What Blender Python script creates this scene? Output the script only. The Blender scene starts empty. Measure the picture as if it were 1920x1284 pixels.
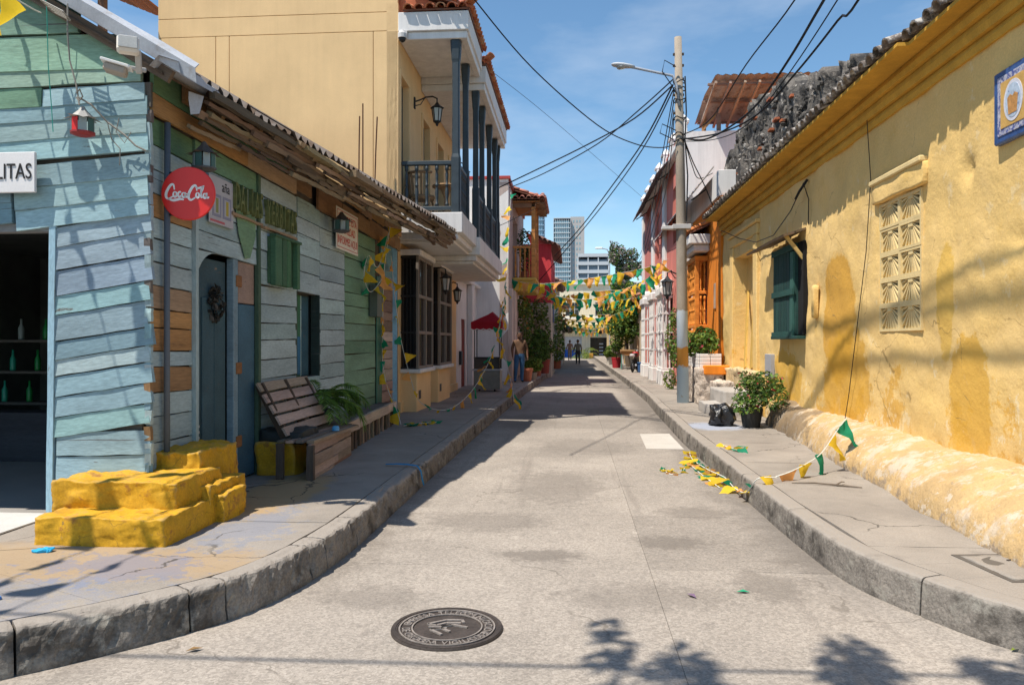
import bpy, bmesh, math, random
from mathutils import Vector, Matrix, noise

RN = random.Random(11)
sc = bpy.context.scene
COL = sc.collection

# ------------------------------------------------------------------ camera, sky, sun, exposure
cam_d = bpy.data.cameras.new('camera')
cam_d.lens = 27.0
cam_d.sensor_width = 36.0
cam_d.clip_start = 0.05
cam_d.clip_end = 3000
cam = bpy.data.objects.new('camera', cam_d)
cam.location = (0, 0, 1.55)
cam.rotation_euler = (math.radians(90), 0, math.radians(4.566))
COL.objects.link(cam)
sc.camera = cam

SUN_DIR = Vector((-0.39, -0.30, 1.0)).normalized()          # towards the sun
SUN_EL = math.asin(SUN_DIR.z)
SUN_AZ = math.atan2(SUN_DIR.y, SUN_DIR.x)
world = bpy.data.worlds.new('World')
sc.world = world
world.use_nodes = True
wt = world.node_tree
wt.nodes.clear()
w_out = wt.nodes.new('ShaderNodeOutputWorld')
w_bg = wt.nodes.new('ShaderNodeBackground')
w_sky = wt.nodes.new('ShaderNodeTexSky')
w_sky.sky_type = 'NISHITA'
w_sky.sun_disc = False
w_sky.sun_elevation = SUN_EL
w_sky.sun_rotation = math.pi / 2 - SUN_AZ
w_sky.altitude = 10
w_sky.air_density = 1.0
w_sky.dust_density = 0.0
w_sky.ozone_density = 3.0
w_bg.inputs['Strength'].default_value = 0.12
w_tc = wt.nodes.new('ShaderNodeTexCoord')                    # thin high cloud streaks over the whole sky
w_mp = wt.nodes.new('ShaderNodeMapping')
w_mp.inputs['Scale'].default_value = (1.6, 1.6, 5.0)
w_nz = wt.nodes.new('ShaderNodeTexNoise')
w_nz.inputs['Scale'].default_value = 2.2
w_nz.inputs['Detail'].default_value = 7
w_nz.inputs['Roughness'].default_value = 0.55
w_mr = wt.nodes.new('ShaderNodeMapRange')
w_mr.inputs['From Min'].default_value = 0.48
w_mr.inputs['From Max'].default_value = 0.76
w_mr.inputs['To Max'].default_value = 0.26
w_mx = wt.nodes.new('ShaderNodeMix')
w_mx.data_type = 'RGBA'
w_mx.inputs[7].default_value = (6.5, 6.9, 7.3, 1)
wt.links.new(w_tc.outputs['Generated'], w_mp.inputs['Vector'])
wt.links.new(w_mp.outputs['Vector'], w_nz.inputs['Vector'])
wt.links.new(w_nz.outputs['Fac'], w_mr.inputs['Value'])
wt.links.new(w_mr.outputs['Result'], w_mx.inputs[0])
w_ti = wt.nodes.new('ShaderNodeVectorMath')                 # clear tropical air: a little less red over the whole sky
w_ti.operation = 'MULTIPLY'
w_ti.inputs[1].default_value = (0.84, 1.0, 1.0)
wt.links.new(w_sky.outputs['Color'], w_ti.inputs[0])
wt.links.new(w_ti.outputs['Vector'], w_mx.inputs[6])
wt.links.new(w_mx.outputs[2], w_bg.inputs['Color'])
wt.links.new(w_bg.outputs['Background'], w_out.inputs['Surface'])

sun_d = bpy.data.lights.new('sun', 'SUN')
sun_d.energy = 4.7
sun_d.angle = math.radians(0.53)
sun_d.color = (1.0, 0.93, 0.82)
sun = bpy.data.objects.new('sun', sun_d)
sun.location = (-12, -8, 30)
sun.rotation_euler = SUN_DIR.to_track_quat('Z', 'Y').to_euler()
COL.objects.link(sun)

sc.view_settings.view_transform = 'Standard'
sc.view_settings.look = 'None'
sc.view_settings.exposure = 0.45
sc.view_settings.gamma = 1.0
sc.cycles.max_bounces = 5
sc.cycles.diffuse_bounces = 3
sc.cycles.glossy_bounces = 3
sc.cycles.transmission_bounces = 4

# ------------------------------------------------------------------ helpers: colour, nodes, materials
def lin(c):
    c /= 255.0
    return c / 12.92 if c <= 0.04045 else ((c + 0.055) / 1.055) ** 2.4
def S(r, g, b):
    return (lin(r), lin(g), lin(b))

class NT:
    def __init__(s, mat):
        s.t = mat.node_tree
    def n(s, typ, **kw):
        nd = s.t.nodes.new(typ)
        for k, v in kw.items():
            setattr(nd, k, v)
        return nd
    def put(s, sock, v):
        if hasattr(v, 'is_output'):
            s.t.links.new(v, sock)
        elif isinstance(v, (tuple, list)):
            if len(sock.default_value) == 4 and len(v) == 3:
                v = (*v, 1)
            sock.default_value = v
        else:
            sock.default_value = v
    def math(s, op, a, b=0.0, c=None, clamp=False):
        nd = s.n('ShaderNodeMath', operation=op, use_clamp=clamp)
        s.put(nd.inputs[0], a); s.put(nd.inputs[1], b)
        if c is not None: s.put(nd.inputs[2], c)
        return nd.outputs[0]
    def vmath(s, op, a, b=None, sc_=None):
        nd = s.n('ShaderNodeVectorMath', operation=op)
        s.put(nd.inputs[0], a)
        if b is not None: s.put(nd.inputs[1], b)
        if sc_ is not None: s.put(nd.inputs['Scale'], sc_)
        return nd.outputs['Value'] if op in ('LENGTH', 'DOT_PRODUCT', 'DISTANCE') else nd.outputs['Vector']
    def noise(s, vec, scale, detail=5, rough=0.6, dist=0.0):
        nd = s.n('ShaderNodeTexNoise')
        s.put(nd.inputs['Vector'], vec)
        nd.inputs['Scale'].default_value = scale
        nd.inputs['Detail'].default_value = detail
        nd.inputs['Roughness'].default_value = rough
        nd.inputs['Distortion'].default_value = dist
        return nd.outputs['Fac']
    def voro(s, vec, scale, feat='F1', out='Distance'):
        nd = s.n('ShaderNodeTexVoronoi', feature=feat)
        s.put(nd.inputs['Vector'], vec)
        nd.inputs['Scale'].default_value = scale
        return nd.outputs[out]
    def mr(s, v, a, b, c=0.0, d=1.0, smooth=False):
        nd = s.n('ShaderNodeMapRange')
        if smooth: nd.interpolation_type = 'SMOOTHSTEP'
        s.put(nd.inputs['Value'], v)
        for k, x in (('From Min', a), ('From Max', b), ('To Min', c), ('To Max', d)):
            nd.inputs[k].default_value = x
        return nd.outputs['Result']
    def mix(s, f, a, b):
        nd = s.n('ShaderNodeMix', data_type='RGBA')
        s.put(nd.inputs[0], f); s.put(nd.inputs[6], a); s.put(nd.inputs[7], b)
        return nd.outputs[2]
    def mapping(s, vec, scale=(1, 1, 1), loc=(0, 0, 0)):
        nd = s.n('ShaderNodeMapping')
        s.put(nd.inputs['Vector'], vec)
        nd.inputs['Scale'].default_value = scale
        nd.inputs['Location'].default_value = loc
        return nd.outputs['Vector']
    def cracks(s, p, scale, width, seed=0.0):
        d = s.vmath('ADD', p, s.vmath('SCALE', s.vmath('SUBTRACT', s.n_color(p, 1.7), (0.5, 0.5, 0.5)), sc_=0.9))
        e = s.voro(s.vmath('ADD', s.vmath('MULTIPLY', d, (1, 1, 0)), (seed, seed, 0)), scale, 'DISTANCE_TO_EDGE')
        m = s.mr(e, width * 0.4, width, 1, 0, True)
        return s.math('MULTIPLY', m, s.mr(s.noise(p, 0.9, 3, 0.5), 0.47, 0.56, 0, 1, True))
    def n_color(s, p, scale):
        nd = s.n('ShaderNodeTexNoise'); s.put(nd.inputs['Vector'], p); nd.inputs['Scale'].default_value = scale; nd.inputs['Detail'].default_value = 6
        return nd.outputs['Color']
    def pos(s):
        return s.n('ShaderNodeNewGeometry').outputs['Position']
    def blob(s, p, c, r, nz, k=0.6, soft=0.25):
        """ragged patch round the point c with the half sizes r"""
        d = s.vmath('SUBTRACT', p, c)
        d = s.vmath('DIVIDE', d, r)
        l = s.vmath('LENGTH', d)
        l = s.math('ADD', l, s.math('MULTIPLY', s.math('SUBTRACT', nz, 0.5), k * 4))
        return s.mr(l, 1 - soft, 1 + soft, 1.0, 0.0, True)

MATS = {}
def pm(name, col='obj', rough=0.85, var=0.12, vs=2.0, stretch=(1, 1, 1), grain=0.08, gs=60, bump=0.15, bs=35,
       wear=(), metal=0.0, spec=0.3, coords='world', island=0.0, transl=0.0, extra=None, bdist=0.01, streak=0.0):
    if name in MATS: return MATS[name]
    m = bpy.data.materials.new(name)
    m.use_nodes = True
    nt = NT(m)
    b = m.node_tree.nodes['Principled BSDF']
    oi = None
    if col == 'obj' or coords == 'object':
        oi = nt.n('ShaderNodeObjectInfo')
    p = nt.pos()
    if coords == 'object':
        v = nt.n('ShaderNodeTexCoord').outputs['Object']
        v = nt.vmath('ADD', v, nt.vmath('SCALE', (31.0, 17.0, 23.0), sc_=oi.outputs['Random']))
    else:
        v = p
    vs_ = nt.mapping(v, stretch) if stretch != (1, 1, 1) else v
    c = oi.outputs['Color'] if col == 'obj' else tuple(col)
    n1 = nt.noise(vs_, vs, 6, 0.6)
    f = nt.mr(n1, 0.3, 0.7, 1 - var, 1 + var)
    n2 = nt.noise(vs_, gs, 3, 0.6)
    f = nt.math('MULTIPLY', f, nt.mr(n2, 0.3, 0.7, 1 - grain, 1 + grain))
    if streak:
        n3 = nt.noise(nt.mapping(p, (3.5, 3.5, 0.25)), 2.0, 5, 0.65)
        f = nt.math('MULTIPLY', f, nt.mr(n3, 0.35, 0.75, 1.0 + streak * 0.4, 1 - streak))
    if island:
        g = nt.n('ShaderNodeNewGeometry')
        f = nt.math('MULTIPLY', f, nt.mr(g.outputs['Random Per Island'], 0, 1, 1 - island, 1 + island))
    c = nt.vmath('SCALE', c, sc_=f)
    for (wc, ws, th, soft, st) in wear:
        nv = nt.mapping(v, st) if st else v
        w = nt.noise(nv, ws, 6, 0.68)
        c = nt.mix(nt.mr(w, th - soft, th + soft, 0, 1, True), c, wc)
    if extra: c = extra(nt, c, p, b)
    nt.put(b.inputs['Base Color'], c)
    b.inputs['Roughness'].default_value = rough
    b.inputs['Metallic'].default_value = metal
    b.inputs['Specular IOR Level'].default_value = spec
    if bump:
        bn = nt.n('ShaderNodeBump')
        bn.inputs['Strength'].default_value = bump
        bn.inputs['Distance'].default_value = bdist
        h = nt.math('ADD', nt.math('MULTIPLY', nt.noise(vs_, bs, 4, 0.65), 0.6), nt.math('MULTIPLY', n1, 0.8))
        nt.put(bn.inputs['Height'], h)
        nt.put(b.inputs['Normal'], bn.outputs['Normal'])
    if transl:
        out = m.node_tree.nodes['Material Output']
        tb = nt.n('ShaderNodeBsdfTranslucent')
        nt.put(tb.inputs['Color'], c)
        ms = nt.n('ShaderNodeMixShader')
        ms.inputs[0].default_value = transl
        nt.t.links.new(b.outputs[0], ms.inputs[1])
        nt.t.links.new(tb.outputs[0], ms.inputs[2])
        nt.t.links.new(ms.outputs[0], out.inputs['Surface'])
    MATS[name] = m
    return m

# ------------------------------------------------------------------ helpers: meshes and objects
WM = {}
I4 = Matrix.Identity(4)
def T(x=0, y=0, z=0, rz=0, rx=0, ry=0, s=1.0):
    m = Matrix.Translation((x, y, z))
    if rz: m = m @ Matrix.Rotation(rz, 4, 'Z')
    if ry: m = m @ Matrix.Rotation(ry, 4, 'Y')
    if rx: m = m @ Matrix.Rotation(rx, 4, 'X')
    if s != 1.0: m = m @ Matrix.Scale(s, 4)
    return m
def frame(p, x, z=None):
    """matrix at p with local X along x and local Z as near z as can be"""
    x = Vector(x).normalized()
    z = Vector(z or (0, 0, 1))
    y = z.cross(x)
    if y.length < 1e-5: y = Vector((0, 1, 0))
    y.normalize()
    z = x.cross(y)
    return Matrix(((x.x, y.x, z.x, p[0]), (x.y, y.y, z.y, p[1]), (x.z, y.z, z.z, p[2]), (0, 0, 0, 1)))
def put(o, parent=None, M=None):
    M = M or I4
    COL.objects.link(o)
    if parent is not None:
        o.parent = parent
        o.matrix_parent_inverse = WM[parent.name].inverted()
    o.matrix_basis = M
    WM[o.name] = M.copy()
    return o
def tag(o, label=None, cat=None, group=None, kind=None):
    if label: o['label'] = label
    if cat: o['category'] = cat
    if group: o['group'] = group
    if kind: o['kind'] = kind
    return o
def thing(name, label, cat, loc=(0, 0, 0), group=None):
    o = bpy.data.objects.new(name, None)
    o.empty_display_size = 0.2
    put(o, None, Matrix.Translation(loc))
    return tag(o, label, cat, group)
def struct(o):
    o['kind'] = 'structure'
    return o

class MB:
    def __init__(s): s.v = []; s.f = []; s.mi = []
    def add(s, vs, fs, M=None, mi=0):
        k = len(s.v)
        for p in vs:
            p = Vector(p)
            s.v.append(tuple(M @ p) if M is not None else tuple(p))
        for f in fs:
            s.f.append(tuple(i + k for i in f)); s.mi.append(mi)
        return s
    def box(s, size, c=(0, 0, 0), M=None, jit=0, mi=0):
        x, y, z = (q / 2 for q in size)
        vs = [(c[0] + sx * x + RN.uniform(-jit, jit), c[1] + sy * y + RN.uniform(-jit, jit), c[2] + sz * z + RN.uniform(-jit, jit))
              for sx in (-1, 1) for sy in (-1, 1) for sz in (-1, 1)]
        return s.add(vs, [(0, 1, 3, 2), (4, 6, 7, 5), (0, 4, 5, 1), (2, 3, 7, 6), (0, 2, 6, 4), (1, 5, 7, 3)], M, mi)
    def span(s, a, b, mi=0):
        return s.box([abs(b[i] - a[i]) for i in range(3)], [(a[i] + b[i]) / 2 for i in range(3)], mi=mi)
    def rings(s, rings, cap=True, closed=True, M=None, mi=0):
        n = len(rings[0]); vs = [p for r in rings for p in r]; fs = []
        for i in range(len(rings) - 1):
            for j in range(n if closed else n - 1):
                a = i * n + j; b_ = i * n + (j + 1) % n
                fs.append((a, b_, b_ + n, a + n))
        if cap and closed:
            fs.append(tuple(reversed(range(n)))); fs.append(tuple(range((len(rings) - 1) * n, len(rings) * n)))
        return s.add(vs, fs, M, mi)
    def lathe(s, prof, n=10, M=None, mi=0, c=(0, 0)):
        return s.rings([[(c[0] + r * math.cos(2 * math.pi * j / n), c[1] + r * math.sin(2 * math.pi * j / n), z) for j in range(n)] for r, z in prof], True, True, M, mi)
    def tube(s, pts, r, n=6, mi=0, M=None):
        pts = [Vector(p) for p in pts]
        rs = r if isinstance(r, (list, tuple)) else [r] * len(pts)
        rings = []
        up = Vector((0, 0, 1))
        for i, p in enumerate(pts):
            d = (pts[min(i + 1, len(pts) - 1)] - pts[max(i - 1, 0)]).normalized()
            a = up if abs(d.z) < 0.95 else Vector((1, 0, 0))
            x = d.cross(a).normalized(); y = x.cross(d)
            rings.append([p + (x * math.cos(2 * math.pi * j / n) + y * math.sin(2 * math.pi * j / n)) * rs[i] for j in range(n)])
        return s.rings(rings, True, True, M, mi)
    def prism(s, poly, t, M=None, mi=0):
        """poly in local XZ, thickness t along local Y (centred)"""
        n = len(poly)
        vs = [(x, -t / 2, z) for x, z in poly] + [(x, t / 2, z) for x, z in poly]
        fs = [tuple(range(n)), tuple(reversed(range(n, 2 * n)))] + [((i + 1) % n, i, i + n, (i + 1) % n + n) for i in range(n)]
        return s.add(vs, fs, M, mi)
    def mesh(s, name, smooth=False, mats=()):
        me = bpy.data.meshes.new(name)
        me.from_pydata(s.v, [], s.f)
        for m in mats: me.materials.append(m)
        if len(mats) > 1: me.polygons.foreach_set('material_index', s.mi)
        if smooth: me.polygons.foreach_set('use_smooth', [True] * len(me.polygons))
        me.update()
        return me
    def obj(s, name, mat, parent=None, M=None, color=None, smooth=False):
        mats = mat if isinstance(mat, (list, tuple)) else [mat]
        o = bpy.data.objects.new(name, s.mesh(name, smooth, mats))
        if color: o.color = (*color, 1)
        return put(o, parent, M)

def inst(name, me, parent, M, color=None):
    o = bpy.data.objects.new(name, me)
    if color: o.color = (*color, 1)
    return put(o, parent, M)
CACHE = {}
def bevel_box(size, ch=0.006, mat=None, seg=1):
    key = (tuple(round(q, 4) for q in size), ch, mat.name)
    if key in CACHE: return CACHE[key]
    bm = bmesh.new()
    bmesh.ops.create_cube(bm, size=1.0)
    bmesh.ops.scale(bm, vec=size, verts=bm.verts)
    bmesh.ops.bevel(bm, geom=bm.edges[:], offset=min(ch, min(size) * 0.45), segments=seg, affect='EDGES', profile=0.5)
    me = bpy.data.meshes.new('block')
    bm.to_mesh(me); bm.free()
    me.materials.append(mat)
    CACHE[key] = me
    return me
def bbox(name, size, mat, parent, M, color=None, ch=0.006):
    return inst(name, bevel_box(size, ch, mat), parent, M, color)
def bspan(name, a, b, mat, parent, color=None, ch=0.006):
    return bbox(name, [abs(b[i] - a[i]) for i in range(3)], mat, parent, T(*[(a[i] + b[i]) / 2 for i in range(3)]), color, ch)
def jcol(c, j=0.08, rnd=RN):
    k = 1 + rnd.uniform(-j, j)
    return tuple(max(0.0, q * k * (1 + rnd.uniform(-j, j) * 0.35)) for q in c)
def plank(name, parent, p0, p1, h, t, normal, mat, color, jit=0.004, seg=5, slant=0.0, h1=None):
    """board from p0 to p1 (middle of its height), h tall, t thick, facing normal; wavy edges"""
    p0 = Vector(p0); p1 = Vector(p1); L = (p1 - p0).length
    h1 = h if h1 is None else h1
    x = (p1 - p0).normalized(); n = Vector(normal); z = x.cross(n)
    if z.z < 0:
        p0, p1, h, h1 = p1, p0, h1, h
        x = -x; z = -z
    M = Matrix(((x.x, n.x, z.x, p0.x), (x.y, n.y, z.y, p0.y), (x.z, n.z, z.z, p0.z), (0, 0, 0, 1)))
    mb = MB(); rings = []
    for i in range(seg + 1):
        u = i / seg; hh = (h + (h1 - h) * u) / 2
        a = RN.uniform(-jit, jit); b_ = RN.uniform(-jit, jit); e = RN.uniform(-jit, jit) * 0.5
        dx = RN.uniform(-jit, jit) * 2 if i in (0, seg) else 0
        xx = L * u + dx
        rings.append([(xx, -t / 2, -hh + a), (xx, t / 2 + e + slant, -hh + a), (xx, t / 2 + e, hh + b_), (xx, -t / 2, hh + b_)])
    mb.rings(rings)
    return mb.obj(name, mat, parent, M, color)
def fbm(p, sc_, seed=0, oct_=4):
    q = Vector(p) * sc_ + Vector((seed * 7.3, seed * 3.1, seed * 5.7))
    return noise.fractal(q, 1.0, 2.0, oct_)
def rock(name, parent, mat, size, c, sub=8, amp=0.03, seed=0, rnd=0.25, color=None, M=None, nsc=4.0, smooth=True):
    """worn block: a subdivided box with rounded edges and an uneven skin"""
    bm = bmesh.new()
    bmesh.ops.create_cube(bm, size=2.0)
    bmesh.ops.subdivide_edges(bm, edges=bm.edges[:], cuts=sub, use_grid_fill=True)
    for v in bm.verts:
        p = v.co.copy()
        sph = p.normalized() * 1.15
        p = p.lerp(sph, rnd)
        q = Vector((p.x * size[0] / 2, p.y * size[1] / 2, p.z * size[2] / 2)) + Vector(c)
        d = Vector((fbm(q, nsc, seed), fbm(q, nsc, seed + 1), fbm(q, nsc, seed + 2)))
        v.co = q + d * amp
    me = bpy.data.meshes.new(name)
    bm.to_mesh(me); bm.free()
    me.materials.append(mat)
    if smooth: me.polygons.foreach_set('use_smooth', [True] * len(me.polygons))
    return inst(name, me, parent, M or I4, color)
def facade(name, parent, mat, axis, plane, a0, a1, z0, z1, holes=(), depth=0.25, step=0.4, amp=0.0, seed=0, sgn=-1, fn=None):
    """wall sheet with openings and reveals; axis 'x' lies at X=plane and runs in Y, axis 'y' at Y=plane and runs in X; faces sgn"""
    def lines(lo, hi, cuts):
        cs = sorted(set([lo, hi] + [c for c in cuts if lo < c < hi])); out = []
        for i in range(len(cs) - 1):
            k = max(1, int(math.ceil((cs[i + 1] - cs[i]) / step)))
            out += [cs[i] + (cs[i + 1] - cs[i]) * j / k for j in range(k)]
        return out + [cs[-1]]
    A = lines(a0, a1, [q for h in holes for q in h[:2]]); Z = lines(z0, z1, [q for h in holes for q in h[2:4]])
    def P(a, z, d=0.0):
        o = 0.0
        if amp: o += fbm((a, z, 0), 1.3, seed) * amp + fbm((a, z, 3), 6.0, seed) * amp * 0.3
        if fn: o += fn(a, z)
        w = plane + sgn * (o - d)
        return (w, a, z) if axis == 'x' else (a, w, z)
    mb = MB()
    idx = {}
    def V(i, j):
        if (i, j) not in idx:
            idx[i, j] = len(mb.v); mb.v.append(P(A[i], Z[j]))
        return idx[i, j]
    for i in range(len(A) - 1):
        for j in range(len(Z) - 1):
            ca = (A[i] + A[i + 1]) / 2; cz = (Z[j] + Z[j + 1]) / 2
            if any(h[0] < ca < h[1] and h[2] < cz < h[3] for h in holes): continue
            mb.f.append((V(i, j), V(i + 1, j), V(i + 1, j + 1), V(i, j + 1))); mb.mi.append(0)
    def edge(q0, q1):
        k = len(mb.v)
        mb.v += [P(*q0), P(*q1), P(*q1, depth), P(*q0, depth)]
        mb.f.append((k, k + 1, k + 2, k + 3)); mb.mi.append(0)
    for h in holes:
        for i in range(len(A) - 1):
            if h[0] - 1e-6 <= A[i] and A[i + 1] <= h[1] + 1e-6:
                edge((A[i], h[2]), (A[i + 1], h[2])); edge((A[i], h[3]), (A[i + 1], h[3]))
        for j in range(len(Z) - 1):
            if h[2] - 1e-6 <= Z[j] and Z[j + 1] <= h[3] + 1e-6:
                edge((h[0], Z[j]), (h[0], Z[j + 1])); edge((h[1], Z[j]), (h[1], Z[j + 1]))
    for i in range(len(A) - 1):
        edge((A[i], z1), (A[i + 1], z1))
    for j in range(len(Z) - 1):
        edge((a0, Z[j]), (a0, Z[j + 1])); edge((a1, Z[j]), (a1, Z[j + 1]))
    return mb.obj(name, mat, parent, None, None, amp > 0)
def text_mesh(txt, size, mat, extr=0.002, align='CENTER', sx=1.0, shear=0.0, spacing=1.0):
    key = (txt, size, mat.name, extr, align, sx, shear, spacing)
    if key in CACHE: return CACHE[key]
    cu = bpy.data.curves.new('lettering', 'FONT')
    cu.body = txt; cu.size = size; cu.extrude = extr; cu.align_x = align; cu.align_y = 'CENTER'; cu.shear = shear; cu.space_character = spacing
    cu.resolution_u = 3
    o = bpy.data.objects.new('lettering', cu)
    COL.objects.link(o)
    dg = bpy.context.evaluated_depsgraph_get()
    me = bpy.data.meshes.new_from_object(o.evaluated_get(dg))
    bpy.data.objects.remove(o); bpy.data.curves.remove(cu)
    if sx != 1.0:
        me.transform(Matrix.Diagonal((sx, 1, 1, 1)))
    me.materials.clear(); me.materials.append(mat)
    CACHE[key] = me
    return me
def leaves(mb, blobs, n, size, rnd, flat=0.5, asp=0.45, shell=0.55, mi=0, nmi=1):
    """n folded leaves spread through ellipsoids (centre, radii)"""
    tot = sum(b_[1][0] * b_[1][1] * b_[1][2] for b_ in blobs)
    for c, r in blobs:
        k = max(6, int(n * (r[0] * r[1] * r[2]) / tot))
        for _ in range(k):
            while True:
                d = Vector((rnd.uniform(-1, 1), rnd.uniform(-1, 1), rnd.uniform(-1, 1)))
                if 0.05 < d.length <= 1: break
            d = d.normalized() * (d.length ** shell)
            p = Vector((c[0] + d.x * r[0], c[1] + d.y * r[1], c[2] + d.z * r[2]))
            nrm = (d.normalized() * 0.6 + Vector((rnd.uniform(-1, 1), rnd.uniform(-1, 1), rnd.uniform(-0.2, 1) + flat))).normalized()
            ax = Vector((rnd.uniform(-1, 1), rnd.uniform(-1, 1), rnd.uniform(-0.9, 0.5)))
            ax = (ax - nrm * ax.dot(nrm)).normalized(); sd = nrm.cross(ax)
            L = size * rnd.uniform(0.6, 1.35); w = L * asp
            a = p - ax * L / 2; b_ = p + ax * L / 2 - nrm * L * 0.12
            m_ = rnd.randrange(nmi) if nmi > 1 else mi
            mb.add([a, p + sd * w / 2 + nrm * L * 0.1, b_, p - sd * w / 2 + nrm * L * 0.1], [(0, 1, 2), (0, 2, 3)], None, m_)

# ------------------------------------------------------------------ materials
def road_extra(nt, c, p, b):
    oi = nt.n('ShaderNodeObjectInfo'); c = nt.vmath('SCALE', c, sc_=nt.mr(oi.outputs['Random'], 0, 1, 0.80, 1.12))
    sp = nt.voro(p, 75.0, 'F1', 'Color')                       # exposed aggregate
    v = nt.n('ShaderNodeSeparateColor'); nt.put(v.inputs[0], sp)
    c = nt.vmath('SCALE', c, sc_=nt.mr(v.outputs[0], 0, 1, 0.78, 1.2))
    lg = nt.noise(nt.mapping(p, (1, 0.35, 1)), 0.9, 6, 0.7)
    c = nt.mix(nt.mr(lg, 0.52, 0.72, 0, 0.6, True), c, (0.19, 0.165, 0.145))
    md = nt.noise(p, 3.3, 7, 0.72)
    c = nt.mix(nt.mr(md, 0.58, 0.70, 0, 0.5, True), c, (0.17, 0.148, 0.13))
    sxx = nt.n('ShaderNodeSeparateXYZ'); nt.put(sxx.inputs[0], p)                     # dirt swept along both gutters
    gx = nt.math('ADD', nt.math('ABSOLUTE', sxx.outputs[0]), nt.math('MULTIPLY', nt.math('SUBTRACT', md, 0.5), 0.9))
    c = nt.mix(nt.math('MULTIPLY', nt.mr(gx, 1.30, 1.68, 0, 0.55, True), nt.mr(sxx.outputs[1], 4.2, 5.5, 0, 1)), c, (0.13, 0.11, 0.092))
    tr_ = nt.noise(nt.mapping(p, (2.6, 0.12, 1)), 1.5, 5, 0.6)
    c = nt.mix(nt.mr(tr_, 0.56, 0.70, 0, 0.4, True), c, (0.17, 0.145, 0.125))
    fn_ = nt.noise(p, 9.0, 8, 0.78)
    for (bx, by, rx, ry, k) in ((-0.2, 8.3, 0.5, 0.9, 0.45), (-0.25, 5.6, 0.30, 0.16, 0.6), (0.75, 6.05, 0.28, 0.2, 0.55), (1.1, 7.1, 0.3, 0.25, 0.5), (-0.75, 6.6, 0.5, 0.35, 0.4), (0.4, 4.75, 0.5, 0.25, 0.35), (1.25, 5.0, 0.2, 0.3, 0.5), (0.2, 11.5, 0.7, 0.8, 0.4), (-0.9, 15.0, 0.5, 1.6, 0.4), (0.9, 17.5, 0.8, 0.8, 0.45), (-1.2, 4.6, 0.3, 0.2, 0.4)):
        c = nt.mix(nt.math('MULTIPLY', nt.blob(p, (bx, by, 0), (rx, ry, 1), fn_, 0.75, 0.35), k), c, (0.13, 0.112, 0.096))
    c = nt.mix(nt.mr(nt.noise(p, 22.0, 6, 0.8), 0.655, 0.70, 0, 0.55, True), c, (0.12, 0.10, 0.085))
    c = nt.mix(nt.mr(nt.noise(p, 5.0, 5, 0.7), 0.60, 0.75, 0, 0.45, True), c, (0.56, 0.50, 0.43))
    c = nt.mix(nt.mr(nt.noise(nt.mapping(p, (1.6, 0.5, 1)), 1.7, 7, 0.75), 0.62, 0.70, 0, 0.5, True), c, (0.16, 0.14, 0.125))
    return nt.mix(nt.math('MULTIPLY', nt.cracks(p, 0.42, 0.0035, 3.0), 0.55), c, (0.13, 0.11, 0.09))
M_ROAD = pm('concrete_road', (0.31, 0.272, 0.234), 0.9, 0.15, 0.8, grain=0.16, gs=120, bump=0.35, bs=90, extra=road_extra, bdist=0.006)
def walk_extra(nt, c, p, b):
    nz = nt.noise(p, 4.5, 6, 0.7); nf = nt.noise(p, 7.0, 8, 0.78)
    md = nt.noise(p, 2.2, 7, 0.7)
    c = nt.mix(nt.mr(md, 0.55, 0.75, 0, 0.55, True), c, (0.17, 0.15, 0.135))
    c = nt.mix(nt.math('MULTIPLY', nt.blob(p, (-3.7, 4.45, 0.2), (2.2, 0.38, 1), nz, 0.3, 0.25), 0.6), c, (0.38, 0.25, 0.12))
    c = nt.mix(nt.math('MULTIPLY', nt.blob(p, (-2.6, 6.6, 0.2), (0.35, 1.0, 1), nz, 0.3, 0.2), 0.7), c, (0.40, 0.26, 0.11))
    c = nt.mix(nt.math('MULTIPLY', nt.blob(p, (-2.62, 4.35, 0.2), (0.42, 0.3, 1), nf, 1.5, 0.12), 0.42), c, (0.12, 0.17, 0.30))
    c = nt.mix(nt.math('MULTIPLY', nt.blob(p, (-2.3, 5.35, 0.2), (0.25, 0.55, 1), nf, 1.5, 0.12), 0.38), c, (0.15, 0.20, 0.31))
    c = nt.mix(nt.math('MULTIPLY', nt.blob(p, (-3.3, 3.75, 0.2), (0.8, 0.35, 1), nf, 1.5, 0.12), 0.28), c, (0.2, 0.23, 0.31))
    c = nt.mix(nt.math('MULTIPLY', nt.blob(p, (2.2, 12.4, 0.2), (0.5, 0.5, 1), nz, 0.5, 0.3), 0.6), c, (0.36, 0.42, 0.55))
    sp = nt.noise(p, 38.0, 4, 0.7); c = nt.mix(nt.mr(sp, 0.60, 0.72, 0, 0.5, True), c, (0.14, 0.125, 0.11))
    return nt.mix(nt.math('MULTIPLY', nt.cracks(p, 0.8, 0.007, 1.0), 0.8), c, (0.05, 0.043, 0.036))
M_WALK = pm('sidewalk_concrete', (0.285, 0.25, 0.215), 0.92, 0.18, 1.4, grain=0.14, gs=110, bump=0.4, bs=60, extra=walk_extra, bdist=0.008)
def edge_wear(nt, c, p, col, lo=0.515, hi=0.56, k=0.8):
    g_ = nt.n('ShaderNodeNewGeometry').outputs['Pointiness']
    m_ = nt.mr(nt.math('ADD', g_, nt.math('MULTIPLY', nt.math('SUBTRACT', nt.noise(p, 13, 6, 0.75), 0.5), 0.09)), lo, hi, 0, k, True)
    return nt.mix(m_, c, col)
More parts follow.
